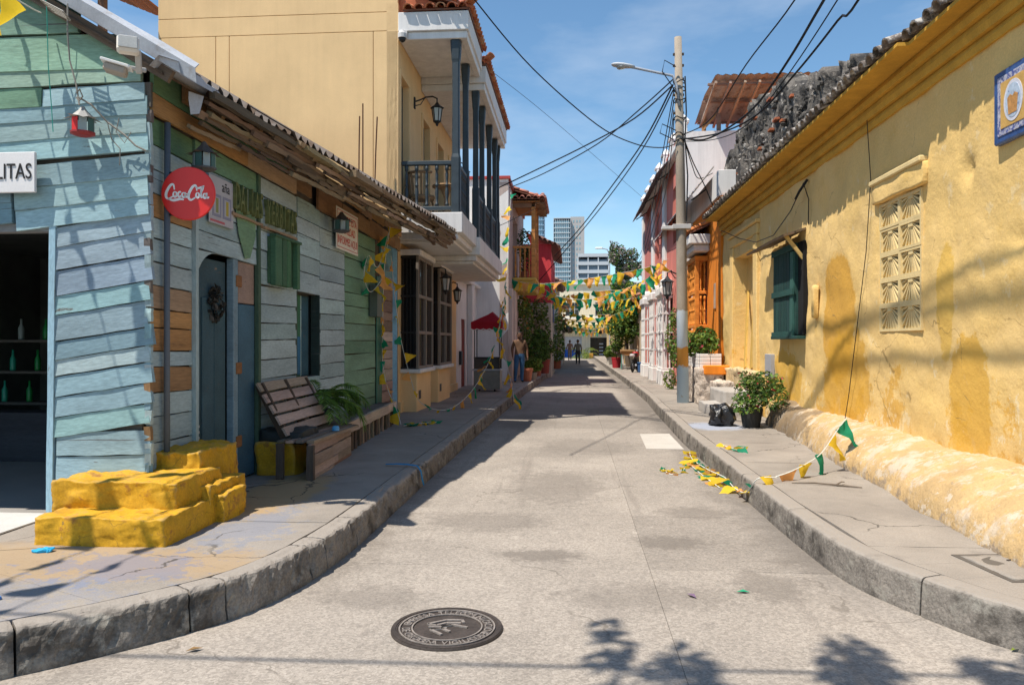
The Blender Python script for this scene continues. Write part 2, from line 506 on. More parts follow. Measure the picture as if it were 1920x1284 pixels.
def kerb_extra(nt, c, p, b):
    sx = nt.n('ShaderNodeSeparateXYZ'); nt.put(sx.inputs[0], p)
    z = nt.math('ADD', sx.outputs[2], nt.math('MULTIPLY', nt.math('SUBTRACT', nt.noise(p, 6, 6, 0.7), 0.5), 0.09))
    roughened = nt.mr(z, 0.185, 0.215, 0, 1, True)                                         # lighter top, darker street face, with an uneven border
    return nt.mix(roughened, nt.vmath('SCALE', c, sc_=0.62), nt.mix(nt.mr(nt.noise(p, 2.2, 7, 0.7), 0.55, 0.75, 0, 0.5, True), (0.31, 0.272, 0.235), (0.17, 0.15, 0.135)))
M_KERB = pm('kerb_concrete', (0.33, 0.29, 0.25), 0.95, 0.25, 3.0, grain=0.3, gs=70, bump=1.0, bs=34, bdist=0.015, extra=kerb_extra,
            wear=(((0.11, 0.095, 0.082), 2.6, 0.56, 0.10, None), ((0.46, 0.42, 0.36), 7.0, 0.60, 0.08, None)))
M_JOINT = pm('joint_dirt', (0.11, 0.095, 0.08), 1.0, 0.2, 6)
M_STEEL = pm('cast_iron', (0.075, 0.06, 0.052), 0.62, 0.3, 9, grain=0.2, gs=70, bump=0.3, metal=0.35, spec=0.4)
M_IRONLT = pm('worn_iron', (0.30, 0.26, 0.23), 0.6, 0.3, 12, grain=0.2, gs=90, bump=0.2, metal=0.3)
WOODW = (((0.20, 0.14, 0.09), 5.0, 0.72, 0.05, (0.5, 1, 2.5)),)
M_PLANK = pm('painted_plank', 'obj', 0.78, 0.22, 2.2, (0.35, 1, 1.6), 0.16, 45, 0.5, 26, coords='object', bdist=0.008,
             wear=(((0.27, 0.19, 0.13), 3.2, 0.71, 0.02, (0.5, 1, 2.2)), ((0.13, 0.115, 0.10), 6.5, 0.69, 0.025, (0.35, 1, 1.8)), ((0.10, 0.10, 0.10), 7.0, 0.66, 0.025, (0.10, 1, 5.0)), ((0.62, 0.66, 0.66), 3.0, 0.76, 0.06, (0.4, 1, 2))))
M_WOOD = pm('bare_wood', 'obj', 0.82, 0.28, 2.0, (0.25, 1, 3.0), 0.2, 40, 0.5, 24, coords='object', bdist=0.008,
            wear=(((0.09, 0.06, 0.04), 4.0, 0.70, 0.06, (0.3, 1, 3)),))
M_PAINT = pm('flat_paint', 'obj', 0.6, 0.08, 3.0, grain=0.04, bump=0.08)
M_GLOSS = pm('gloss_enamel', 'obj', 0.35, 0.05, 3.0, grain=0.02, bump=0.03, spec=0.45)
M_DARKIN = pm('dark_interior', (0.012, 0.012, 0.013), 1.0, 0.3, 2, bump=0)
M_BLACK = pm('black_metal', (0.018, 0.019, 0.021), 0.5, 0.2, 8, bump=0.05, spec=0.4)
M_GLASS = pm('lamp_glass', (0.42, 0.42, 0.40), 0.15, 0.1, 9, bump=0, spec=0.6)
M_CABLE = pm('black_cable', (0.012, 0.012, 0.014), 0.6, 0.1, 9, bump=0)
M_GALV = pm('galvanised_sheet', (0.42, 0.44, 0.48), 0.6, 0.16, 3, grain=0.08, bump=0.1, metal=0.1, spec=0.3,
            wear=(((0.30, 0.27, 0.25), 4.0, 0.66, 0.08, None),))
M_CORR = pm('weathered_corrugated', (0.20, 0.17, 0.15), 0.85, 0.25, 3, grain=0.15, bump=0.2, wear=(((0.12, 0.08, 0.055), 3.0, 0.54, 0.1, None),))
M_TILE = pm('clay_tile', 'obj', 0.85, 0.2, 6, grain=0.15, gs=60, bump=0.3, coords='object',
            wear=(((0.10, 0.085, 0.075), 7.0, 0.66, 0.08, None),))
M_FLAG = pm('pennant_cloth', 'obj', 0.75, 0.06, 9, grain=0.03, bump=0.0, transl=0.45)
M_TILEW = pm('lime_washed_tile', (0.17, 0.14, 0.12), 0.92, 0.3, 9, grain=0.2, bump=0.4, wear=(((0.50, 0.47, 0.43), 9.0, 0.56, 0.06, None), ((0.04, 0.037, 0.034), 7.0, 0.60, 0.06, None)))
M_LEAF = pm('leaf_green', (0.115, 0.215, 0.04), 0.55, 0.2, 4, grain=0.1, bump=0, island=0.55, transl=0.3)
M_LEAFD = pm('leaf_dark', (0.06, 0.12, 0.03), 0.55, 0.2, 4, grain=0.1, bump=0, island=0.55, transl=0.25)
M_LEAFY = pm('leaf_yellowish', (0.17, 0.22, 0.035), 0.55, 0.2, 4, grain=0.1, bump=0, island=0.45, transl=0.3)
M_BLOSSOM = pm('blossom_dusty', (0.30, 0.24, 0.22), 0.7, 0.2, 4, grain=0.1, bump=0, island=0.5, transl=0.2)
M_BARK = pm('bark', (0.16, 0.125, 0.095), 0.95, 0.3, 7, (1, 1, 0.3), bump=0.6)
M_SKIN = pm('skin', (0.15, 0.075, 0.045), 0.55, 0.06, 6, grain=0.03, bump=0)
M_CLOTH = pm('clothing', 'obj', 0.9, 0.12, 8, grain=0.06, bump=0.15)
M_RUBBER = pm('rubber', (0.02, 0.02, 0.02), 0.8, 0.1, 8, bump=0.05)
GREEN, YELL, ORAN = (0.02, 0.32, 0.17), (0.84, 0.58, 0.04), (0.86, 0.42, 0.13)

# ------------------------------------------------------------------ ground, road, pavements
SW = 0.22
g = MB(); g.box((4000, 4000, 0.2), (0, 0, -0.13)); struct(g.obj('ground', M_JOINT))
rd = MB(); rd.box((60, 90, 0.02), (0, 35, -0.02)); road = struct(rd.obj('road', M_JOINT))
def slab_poly(name, parent, poly, z1, z0, mat, sub=0.35, amp=0.004, seed=0):
    """four-cornered slab with a gently uneven top"""
    a, b_, c, d = [Vector((*q, 0)) for q in poly]
    nu = max(1, int(max((b_ - a).length, (c - d).length) / sub)); nv = max(1, int(max((d - a).length, (c - b_).length) / sub))
    nu = min(nu, 24); nv = min(nv, 24)
    mb = MB()
    for i in range(nu + 1):
        for j in range(nv + 1):
            u = i / nu; v = j / nv
            p = (a * (1 - u) + b_ * u) * (1 - v) + (d * (1 - u) + c * u) * v
            mb.v.append((p.x, p.y, z1 + fbm((p.x, p.y, 0), 1.5, seed, 3) * amp))
    W = nv + 1
    for i in range(nu):
        for j in range(nv):
            mb.f.append((i * W + j, (i + 1) * W + j, (i + 1) * W + j + 1, i * W + j + 1)); mb.mi.append(0)
    ring = [i * W for i in range(nu + 1)] + [nu * W + j for j in range(1, W)] + [i * W + nv for i in range(nu - 1, -1, -1)] + [j for j in range(nv - 1, 0, -1)]
    k = len(mb.v)
    for i in ring: mb.v.append((mb.v[i][0], mb.v[i][1], z0))
    for i in range(len(ring)):
        j = (i + 1) % len(ring)
        mb.f.append((ring[i], ring[j], k + j, k + i)); mb.mi.append(0)
    return mb.obj(name, mat, parent, None, None, False)
G = 0.0015
ys = [5.3, 6.95, 10.4, 13.9, 17.6, 21.5, 26, 31, 37, 44, 52, 61, 76]
for i in range(len(ys) - 1):
    for x0, x1 in ((-2.4, 0.52), (0.52, 2.6)):
        slab_poly('road_slab', road, [(x0 + G, ys[i] + G), (x1 - G, ys[i] + G), (x1 - G, ys[i + 1] - G), (x0 + G, ys[i + 1] - G)], 0.0, -0.02, M_ROAD, 0.6, 0.006, 3)
for x0, x1 in ((-16, -7.5), (-7.5, -2.9), (-2.9, 0.52), (0.52, 3.6), (3.6, 8), (8, 16)):
    for y0, y1 in ((-7, -1.2), (-1.2, 5.3)):
        slab_poly('road_slab', road, [(x0 + G, y0 + G), (x1 - G, y0 + G), (x1 - G, y1 - G), (x0 + G, y1 - G)], 0.0, -0.02, M_ROAD, 0.5, 0.006, 3)
slab_poly('repair_patch', road, [(1.06, 11.3), (1.6, 11.3), (1.62, 13.2), (1.12, 13.1)], 0.006, -0.01, pm('pale_patch', (0.5, 0.46, 0.41), 0.9, 0.1, 2, bump=0.2), 0.5, 0.002)

def along(path, step):
    out = []
    for i in range(len(path) - 1):
        a = Vector((*path[i], 0)); b_ = Vector((*path[i + 1], 0))
        L = (b_ - a).length; st = step * max(1.0, min(6.0, a.y / 7.0)); k = max(1, int(L / st))
        out += [a.lerp(b_, j / k) for j in range(k)]
    return out + [Vector((*path[-1], 0))]
def smooth_path(p, it=2):
    for _ in range(it):
        q = [p[0]]
        for i in range(len(p) - 1):
            a, b_ = Vector(p[i]), Vector(p[i + 1])
            q += [tuple(a * 0.75 + b_ * 0.25), tuple(a * 0.25 + b_ * 0.75)]
        p = q + [p[-1]]
    return p
def kerb(parent, path, side, breaks, amp=0.016, h=SW, w=0.17, seed=0):
    """kerb stones along path; side is +1 when the pavement lies to the left of the path"""
    pts = along(path, 0.03)
    dist = [0.0]
    for i in range(1, len(pts)): dist.append(dist[-1] + (pts[i] - pts[i - 1]).length)
    cuts = [0.0] + breaks(dist[-1]) + [dist[-1]]
    def at(s):
        for i in range(1, len(pts)):
            if dist[i] >= s:
                f = (s - dist[i - 1]) / max(1e-9, dist[i] - dist[i - 1])
                p = pts[i - 1].lerp(pts[i], f); t = (pts[i] - pts[i - 1]).normalized()
                return p, t
        return pts[-1], (pts[-1] - pts[-2]).normalized()
    for c in range(len(cuts) - 1):
        s0, s1 = cuts[c] + 0.006, cuts[c + 1] - 0.006
        near = at(s0)[0].length
        k = max(2, int((s1 - s0) / (0.024 * max(1, near / 5.0))))
        mb = MB(); rings = []
        lean = RN.uniform(-0.012, 0.012)
        for i in range(k + 1):
            p, t = at(s0 + (s1 - s0) * i / k)
            n = Vector((-t.y, t.x, 0)) * side
            prof = [(0.0, -0.01), (0.0, 0.03), (0.002, 0.065), (0.004, 0.10), (0.006, 0.135), (0.009, 0.17), (0.012, h - 0.026), (0.018, h - 0.010), (0.032, h - 0.001), (0.055, h + 0.001), (0.085, h + 0.002), (0.12, h + 0.003), (w - 0.01, h + 0.002), (w, h - 0.01), (w, -0.01)]
            e = 0.75 if i in (0, k) else 1.0
            ring = []
            for (d, z) in prof:
                q = p + n * d + Vector((0, 0, z))
                am = amp * (1.0 if 0.05 < z else 0.3) * (1.6 if d < 0.07 else 0.5)
                dn = fbm(q, 5.0, seed) * am + fbm(q, 19.0, seed + 2) * am * 0.7
                chip = max(0.0, fbm(p, 2.3, seed + 7) - 0.12) * max(0.0, z - 0.11) * amp * 22 + max(0.0, fbm(p, 9.0, seed + 8) - 0.25) * max(0.0, z - 0.15) * amp * 22
                if d < 0.12: q = q + n * (abs(dn) * 0.8 + lean * z * 2 + (0.006 if e < 1 else 0) + chip * (1 if d < 0.06 else 0.4)) - Vector((0, 0, chip * (0.5 if 0.01 < d < 0.1 else 0)))
                q = q + Vector((0, 0, fbm(q, 4.0, seed + 4) * am * 0.5 - (0.004 if e < 1 else 0)))
                ring.append(q)
            rings.append(ring)
        mb.rings(rings)
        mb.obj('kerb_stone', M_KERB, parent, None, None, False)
LK = smooth_path([(-6.6, 0.2), (-4.6, 1.7), (-3.6, 2.5), (-2.62, 3.3), (-2.1, 3.85), (-1.86, 4.2), (-1.70, 4.75), (-1.63, 5.5), (-1.62, 6.6)], 2) + [(-1.62, 8.2), (-1.6, 12), (-1.52, 18), (-1.42, 24), (-1.22, 31), (-1.0, 38), (-0.98, 60), (-0.98, 76)]
RK = smooth_path([(6.6, 0.4), (4.4, 2.1), (3.2, 3.0), (2.25, 3.95), (1.95, 4.5), (1.74, 5.1), (1.70, 6.0), (1.69, 7.5)], 2) + [(1.68, 12), (1.80, 17), (1.9, 20), (1.95, 28), (1.95, 38), (1.95, 60), (1.95, 76)]
def brk_left(L):
    r = random.Random(3); out = []; s = 0.9
    while s < L - 0.6:
        out.append(s); s += r.choice((0.22, 0.35, 0.5, 0.62, 0.8)) if s < 8.3 else r.uniform(1.2, 2.4)
    return out
def brk_right(L):
    r = random.Random(5); out = []; s = 1.4
    while s < L - 0.6:
        out.append(s); s += r.uniform(0.9, 1.9)
    return out
walk_l = struct(MB().obj('pavement_left', M_JOINT)); walk_r = struct(MB().obj('pavement_right', M_JOINT))
def base_strip(me_obj, quads):
    mb = MB()
    for q in quads:
        mb.add([(x, y, SW - 0.03) for x, y in q], [(0, 1, 2, 3)]); mb.add([(x, y, -0.02) for x, y in q], [(0, 1, 2, 3)])
    m = mb.mesh('pavement_bed', False, [M_JOINT]); old = me_obj.data; me_obj.data = m
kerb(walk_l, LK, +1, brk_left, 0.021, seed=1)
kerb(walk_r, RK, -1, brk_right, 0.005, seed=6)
def inner_edge(path, side, d, ymax):
    out = []
    for i in range(1, len(path) - 1):
        t = (Vector(path[i + 1]) - Vector(path[i - 1])).normalized(); n = Vector((-t.y, t.x)) * side
        q = Vector(path[i]) + n * d
        if q.y < ymax: out.append(q)
    return out
# paving slabs between kerb and houses
def kerb_in(path, y, d):
    for i in range(len(path) - 1):
        if path[i][1] <= y <= path[i + 1][1]:
            f = (y - path[i][1]) / (path[i + 1][1] - path[i][1])
            return path[i][0] + (path[i + 1][0] - path[i][0]) * f + d
    return path[-1][0] + d
quads = []
yl = [5.55, 6.4, 7.6, 8.5, 9.75, 11.1, 12.4, 13.9, 15.2, 16.7, 18.3, 20, 22, 24.2, 26.5, 29, 32, 36, 42, 50, 62, 76]
for i in range(len(yl) - 1):
    y0, y1 = yl[i], yl[i + 1]
    q = [(kerb_in(LK, y0, -0.174), y0 + G), (kerb_in(LK, y1, -0.174), y1 - G), (-3.6, y1 - G), (-3.6, y0 + G)]
    quads.append(q); slab_poly('paving_slab', walk_l, q, SW + 0.001, SW - 0.08, M_WALK, 0.3, 0.006, i)
C0 = [(kerb_in(LK, 5.545, -0.172), 5.545)] + [tuple(q) for q in reversed(inner_edge(LK, 1, 0.172, 5.4))][::2]
C1 = [(-3.6 - 7.5 * (i / (len(C0) - 1)) ** 1.5, 5.545) for i in range(len(C0))]
for i in range(len(C0) - 1):
    a, b_, c, d = Vector(C0[i]), Vector(C0[i + 1]), Vector(C1[i + 1]), Vector(C1[i])
    k0, k1 = (0.006, 0.994) if i in (0, 3, 7, 11) else (0.0, 1.0)
    for f0, f1 in ((0.0, 0.42), (0.42, 1.0)):
        q = [a.lerp(d, f0 + 0.001), b_.lerp(c, f0 + 0.001), b_.lerp(c, f1 - 0.003), a.lerp(d, f1 - 0.003)]
        q = [q[0].lerp(q[1], k0), q[0].lerp(q[1], k1), q[3].lerp(q[2], k1), q[3].lerp(q[2], k0)]
        ctr = sum((Vector(z) for z in q), Vector((0, 0))) / 4
        q = [tuple(z) for z in q]
        quads.append(q); slab_poly('paving_slab', walk_l, q, SW + 0.001, SW - 0.08, M_WALK, 0.12, 0.006, 40)
base_strip(walk_l, quads)
quads = []
yr = [5.2, 6.6, 8.7, 10.4, 12.2, 14, 16, 18, 20.5, 23, 26, 30, 35, 41, 50, 62, 76]
for i in range(len(yr) - 1):
    y0, y1 = yr[i], yr[i + 1]
    q = [(kerb_in(RK, y0, 0.174), y0 + G), (3.65, y0 + G), (3.65, y1 - G), (kerb_in(RK, y1, 0.174), y1 - G)]
    quads.append(q); slab_poly('paving_slab', walk_r, q, SW + 0.001, SW - 0.08, M_WALK, 0.3, 0.005, 60 + i)
D0 = [(kerb_in(RK, 5.195, 0.172), 5.195)] + [tuple(q) for q in reversed(inner_edge(RK, -1, 0.172, 5.1))][::2]
D1 = [(3.65 + 6.0 * (i / (len(D0) - 1)) ** 1.6, 5.195) for i in range(len(D0))]
for i in range(len(D0) - 1):
    a, b_, c, d = Vector(D0[i]), Vector(D0[i + 1]), Vector(D1[i + 1]), Vector(D1[i])
    q = [a, b_, c, d]
    ctr = sum(q, Vector((0, 0))) / 4
    k0, k1 = (0.006, 0.994) if i in (2, 6, 10) else (0.0, 1.0)
    q = [tuple(a.lerp(b_, k0)), tuple(a.lerp(b_, k1)), tuple(d.lerp(c, k1)), tuple(d.lerp(c, k0))]
    quads.append(q); slab_poly('paving_slab', walk_r, q, SW + 0.001, SW - 0.08, M_WALK, 0.16, 0.006, 40)
base_strip(walk_r, quads)
uc = thing('utility_cover', 'cracked square concrete utility cover in the near right pavement', 'cover', (2.75, 4.75, SW))
mb = MB(); mb.box((0.66, 0.56, 0.01)); mb.obj('frame_gap', M_JOINT, uc, T(2.72, 4.78, SW - 0.002, 0.12))
rock('cover', uc, M_WALK, (0.60, 0.50, 0.05), (0, 0, 0), 10, 0.012, 44, 0.03, None, T(2.72, 4.78, SW - 0.018, 0.12), 9)
mb = MB(); mb.tube([(-0.12, 0.05, 0.026), (0.0, 0.08, 0.028), (0.12, 0.03, 0.026)], 0.008, 5); mb.obj('lifting_handle', M_STEEL, uc, T(2.75, 4.85, SW - 0.018, 0.12))
tg_ = thing('dry_twig', 'dry forked twig lying on the right pavement', 'twig', (2.4, 7.4, SW))
mb = MB(); mb.tube([(2.05, 7.42, SW + 0.01), (2.25, 7.38, SW + 0.02), (2.45, 7.30, SW + 0.015), (2.62, 7.22, SW + 0.012)], [0.004, 0.008, 0.009, 0.005], 5); mb.tube([(2.42, 7.31, SW + 0.018), (2.50, 7.40, SW + 0.03), (2.54, 7.44, SW + 0.02)], [0.007, 0.006, 0.003], 5); mb.obj('stick', M_BARK, tg_)
for (x, y, lab, c_) in ((2.22, 4.05, 'curled green leaf at the foot of the near right kerb', (0.16, 0.2, 0.03)), (1.05, 4.85, 'tiny green scrap on the road right of the manhole', (0.02, 0.3, 0.15)), (-1.9, 3.72, 'dry brown leaf at the foot of the near left kerb', (0.25, 0.15, 0.06)), (0.72, 4.75, 'small purple scrap on the near road', (0.16, 0.1, 0.16))):
    lf_ = thing('fallen_leaf' if 'leaf' in lab else 'paper_scrap', lab, 'leaf' if 'leaf' in lab else 'scrap', (x, y, 0))
    mb = MB(); mb.add([(-0.04, 0, 0.004), (0, 0.018, 0.014), (0.045, 0, 0.006), (0, -0.018, 0.016)], [(0, 1, 2), (0, 2, 3)]); mb.obj('blade', M_PAINT, lf_, T(x, y, 0.004, x * 3), c_)

# ------------------------------------------------------------------ left corner: wooden house
BL1, BL2, BL3 = (0.25, 0.365, 0.40), (0.19, 0.305, 0.34), (0.31, 0.415, 0.435)
GB1, GB2 = (0.30, 0.39, 0.41), (0.36, 0.455, 0.47)
GRN1, GRN2, GRN3 = (0.13, 0.24, 0.16), (0.17, 0.29, 0.20), (0.10, 0.19, 0.10)
BRW1, BRW2, BRW3 = (0.35, 0.19, 0.075), (0.27, 0.155, 0.075), (0.40, 0.27, 0.17)
shack = thing('wooden_house', 'weathered blue and green plank house on the left corner with sheet metal roof', 'house', (-4.5, 9.5, SW))
XS, YF = -3.2, 5.5
# dark lining behind the boards, with the openings left free
lining = MB()
lining.span((XS - 0.09, 5.56, 0.2), (XS - 0.03, 6.25, 3.62)); lining.span((XS - 0.09, 6.25, 2.36), (XS - 0.03, 7.52, 3.62))
lining.span((XS - 0.09, 7.52, 0.2), (XS - 0.03, 8.66, 3.62)); lining.span((XS - 0.09, 8.66, 0.2), (XS - 0.03, 9.45, 1.14))
lining.span((XS - 0.09, 8.66, 2.14), (XS - 0.03, 9.45, 3.62)); lining.span((XS - 0.09, 9.45, 0.2), (XS - 0.03, 13.75, 3.62))
lining.span((-3.88, YF + 0.03, 0.2), (XS - 0.03, YF + 0.09, 3.6)); lining.span((-9, YF + 0.03, 2.44), (-3.88, YF + 0.09, 3.6))
lining.prism([(-9, 3.6), (XS - 0.03, 3.6), (-6.5, 5.6), (-9, 4.1)], 0.06, T(0, YF + 0.06, 0))
lining.span((-9, 13.7, 0.2), (XS - 0.04, 13.76, 3.6))
lining.obj('wall_lining', M_JOINT, shack)
def rows(a0, a1, zs, cols, tilt=0.0, jit=0.003, t=0.028, sl=0.005, axis='s', mat=None, x=XS):
    for i in range(len(zs) - 1):
        zc = (zs[i] + zs[i + 1]) / 2; h = zs[i + 1] - zs[i] - 0.011
        tl = (tilt if not callable(tilt) else tilt(i)) + RN.uniform(-0.01, 0.01)
        c = cols[i % len(cols)] if not callable(cols) else cols(i)
        m = mat or (M_WOOD if c in (BRW1, BRW2, BRW3) else M_PLANK)
        if axis == 's':
            L = a1 - a0
            plank('plank', shack, (x, a0 + 0.004, zc - tl * L / 2), (x, a1 - 0.004, zc + tl * L / 2), h, t, (1, 0, 0), m, jcol(c), jit, 6, sl)
        else:
            L = a1 - a0
            plank('plank', shack, (a0 + 0.004, x, zc - tl * L / 2), (a1 - 0.004, x, zc + tl * L / 2), h, t, (0, -1, 0), m, jcol(c), jit, 7, sl)
def zrow(z0, z1, h, j=0.02):
    n = max(1, round((z1 - z0) / h)); z = [z0 + (z1 - z0) * i / n for i in range(n + 1)]
    return [z[0]] + [q + RN.uniform(-j, j) for q in z[1:-1]] + [z[-1]]
# side wall, boards from the corner to the far end
za = [0.22, 0.5, 0.78, 0.98, 1.16, 1.36, 1.48, 1.66, 1.80, 1.98, 2.16, 2.34, 2.50, 2.68, 2.86, 3.05, 3.26]
ca = [GB1, GB2, GB1, GB2, BRW2, GB1, BRW1, BRW1, BRW3, GB2, GB1, GB2, BRW1, GB1, GB1, GRN3]
rows(5.56, 6.2, za, ca, -0.02)
plank('door_post', shack, (XS + 0.02, 6.225, 0.22), (XS + 0.02, 6.225, 3.0), 0.05, 0.06, (1, 0, 0), M_PLANK, GB2, 0.002)
rows(6.25, 7.52, [2.34, 2.5, 2.68, 2.86, 3.06, 3.26], [GB2, GB1, GB2, GB1, GRN1], -0.015)
# arch boards above the door: two spandrels cut to a round head
for y0, y1, sgn in ((6.25, 6.62, 1),):
    pl = [(0, 0)] + [(0.37 * (1 - math.cos(a * math.pi / 16)), -0.36 + 0.36 * math.sin(a * math.pi / 16)) for a in range(0, 9)]
    mb = MB(); mb.prism(pl, 0.03)
    mb.obj('arch_board', M_PLANK, shack, frame((XS + 0.004, y0, 2.34), (0, 1, 0)), GB2)
def colC(i): return (GB2, GB1, GB2)[i % 3]
rows(7.56, 8.64, zrow(0.22, 2.14, 0.19), colC, 0.01)
rows(7.56, 8.64, zrow(2.14, 3.24, 0.2), colC, -0.01)
rows(8.66, 9.45, zrow(0.22, 1.14, 0.2), colC); rows(8.66, 9.45, zrow(2.14, 3.24, 0.24), colC, -0.01)
rows(9.45, 10.5, zrow(0.22, 3.2, 0.21), colC, 0.012)
rows(10.5, 12.16, zrow(0.22, 3.2, 0.235), (GRN2, GRN1, GRN2, GRN2), 0.0)
plank('green_jamb', shack, (XS + 0.018, 7.54, 0.22), (XS + 0.018, 7.54, 3.24), 0.06, 0.04, (1, 0, 0), M_PLANK, (0.07, 0.12, 0.08), 0.006)
# painted leaf on the boards above the door
lf = MB(); lf.prism([(-0.21, 0.16), (0.02, 0.22), (0.24, 0.12), (0.25, -0.05), (0.12, -0.28), (0.0, -0.30), (-0.14, -0.08)], 0.004)
lf.obj('painted_leaf', M_PLANK, shack, frame((XS + 0.034, 7.2, 2.66), (0, 1, 0)), (0.16, 0.27, 0.16))
# patched end: green pipes, wood blocks, blue panel
for k in range(6):
    mb = MB(); mb.cyl = None
    mb.tube([(XS + 0.03, 12.2 + k * 0.055, 0.3), (XS + 0.03 + RN.uniform(0, 0.01), 12.2 + k * 0.055, 2.62)], 0.018, 6)
    mb.obj('green_pipe', M_GLOSS, shack, None, jcol((0.02, 0.13, 0.09), 0.2))
z = 0.22
while z < 2.5:
    h = RN.uniform(0.13, 0.22)
    plank('wood_block', shack, (XS + 0.006, 12.56, z + h / 2), (XS + 0.006, 13.32, z + h / 2), h - 0.01, 0.04, (1, 0, 0), M_WOOD, jcol(RN.choice([(0.28, 0.2, 0.16), (0.38, 0.3, 0.26), (0.2, 0.13, 0.1)]), 0.15), 0.004)
    z += h
plank('blue_panel', shack, (XS, 13.34, 1.78), (XS, 13.72, 1.78), 3.1, 0.03, (1, 0, 0), M_PLANK, (0.16, 0.36, 0.55), 0.003)
plank('blue_panel', shack, (XS, 12.56, 2.9), (XS, 13.3, 2.9), 0.66, 0.03, (1, 0, 0), M_PLANK, (0.15, 0.30, 0.36), 0.003)
# boards under the eave
xf = XS + 0.045
for y0, y1, zc, h, c in ((5.52, 7.2, 3.345, 0.15, BRW1), (7.2, 8.5, 3.33, 0.15, BRW3), (5.52, 8.2, 3.49, 0.13, GRN3), (5.52, 8.25, 3.60, 0.09, GRN3), (8.22, 9.0, 3.42, 0.24, BRW2)):
    plank('eave_board', shack, (xf, y0, zc), (xf + 0.01, y1 - 0.01, zc - 0.02), h, 0.03, (1, 0, 0), M_PLANK if c == GRN3 else M_WOOD, jcol(c), 0.004)
y = 5.9
while y < 13.5:
    w = RN.uniform(0.55, 1.1); y1 = min(y + w, 13.7)
    if y >= 8.3:
        plank('eave_board', shack, (xf + 0.012, y, 3.33), (xf + 0.012, y1 - 0.012, 3.31), RN.uniform(0.2, 0.3), 0.03, (1, 0, 0), M_WOOD, jcol(RN.choice([BRW2, BRW2, (0.26, 0.17, 0.09)]), 0.12), 0.008)
    plank('eave_board', shack, (xf + 0.05, y, 3.56 - 0.005), (xf + 0.05, y1 - 0.012, 3.54), RN.uniform(0.14, 0.2), 0.028, (1, 0, 0), M_WOOD, jcol(RN.choice([BRW1, BRW2, (0.35, 0.22, 0.12)]), 0.12), 0.008)
    y = y1
# front wall (faces the crossing): tilted clapboards
z = 0.52
i = 0
while z < 2.44:
    h = RN.choice((0.13, 0.15, 0.165, 0.185)) * RN.uniform(0.93, 1.07); tl = 0.155 if z > 0.75 else 0.03
    e0, e1 = -3.90 + RN.uniform(-0.03, 0.02), -3.135 + RN.uniform(-0.04, 0.01)
    if z < 0.75: e0 = -3.88
    zc = z + h / 2; d = tl * (e1 - e0) / 2
    plank('plank', shack, (e0, YF + 0.012, zc - d), (e1, YF + 0.012, zc + d), h * RN.uniform(0.955, 0.985) - 0.004, 0.030, (0, -1, 0), M_PLANK, jcol(RN.choice((BL1, BL2, BL3, (0.21, 0.33, 0.33), (0.27, 0.36, 0.41))), 0.16), 0.0035, 6, 0.010, h1=h * RN.uniform(0.945, 0.985) - 0.004)
    z += h
for (x0, x1, z0, z1, c, tl) in ((-4.20, -3.16, 2.44, 2.60, BL1, 0.11), (-5.5, -4.22, 2.40, 2.57, BL2, 0.07), (-4.21, -3.15, 2.585, 2.76, BL1, 0.10), (-5.5, -4.23, 2.57, 2.75, BL2, 0.05),
                                (-4.21, -3.15, 2.745, 2.92, BL1, 0.08), (-5.5, -4.22, 2.74, 2.93, BL2, 0.03), (-5.6, -3.16, 2.90, 3.06, BL1, 0.06), (-5.6, -3.17, 3.05, 3.21, BL3, 0.05), (-5.6, -3.17, 3.195, 3.345, BL1, 0.04),
                                (-3.98, -3.18, 3.335, 3.475, BL1, 0.045), (-5.6, -3.99, 3.30, 3.46, GRN2, 0.02), (-5.6, -3.22, 3.465, 3.60, (0.30, 0.44, 0.35), 0.02),
                                (-5.6, -3.25, 3.585, 3.86, (0.22, 0.36, 0.28), 0.0), (-5.6, -3.7, 3.865, 4.15, (0.19, 0.32, 0.25), 0.0), (-5.8, -4.2, 4.155, 4.5, (0.19, 0.32, 0.25), 0.0), (-7, -4.75, 4.5, 4.9, (0.19, 0.32, 0.25), 0.0)):
    d = tl * (x1 - x0) / 2; zc = (z0 + z1) / 2
    plank('plank', shack, (x0, YF, zc - d), (x1, YF, zc + d), z1 - z0 - 0.012, 0.03, (0, -1, 0), M_PLANK, jcol(c, 0.16), 0.004, 9, 0.010)
plank('door_post', shack, (-3.93, YF + 0.03, 0.2), (-3.905, YF + 0.03, 2.46), 0.05, 0.10, (0, -1, 0), M_PLANK, (0.30, 0.46, 0.55), 0.003)
plank('lintel', shack, (-6.5, YF + 0.06, 2.42), (-3.9, YF + 0.06, 2.42), 0.06, 0.1, (0, -1, 0), M_PLANK, (0.2, 0.2, 0.2), 0.003)
# corner: ragged butt ends of the boards and a thin steel pipe
z = 0.5
while z < 3.3:
    h = RN.uniform(0.1, 0.2)
    plank('corner_block', shack, (-3.165, 5.512, z), (-3.165 + RN.uniform(-0.012, 0.012), 5.512, z + h - 0.008), 0.035, 0.05, (1, 0, 0), M_PLANK, jcol(RN.choice([GB1, GB2, BL2, BRW2, (0.12, 0.10, 0.09)]), 0.15), 0.004, 3)
    z += h
pp = MB(); pp.tube([(-3.14, 5.72, 0.45), (-3.14, 5.72, 1.8), (-3.135, 5.72, 3.25)], 0.024, 8)
pp.obj('corner_pipe', M_PAINT, shack, None, (0.11, 0.13, 0.16), True)
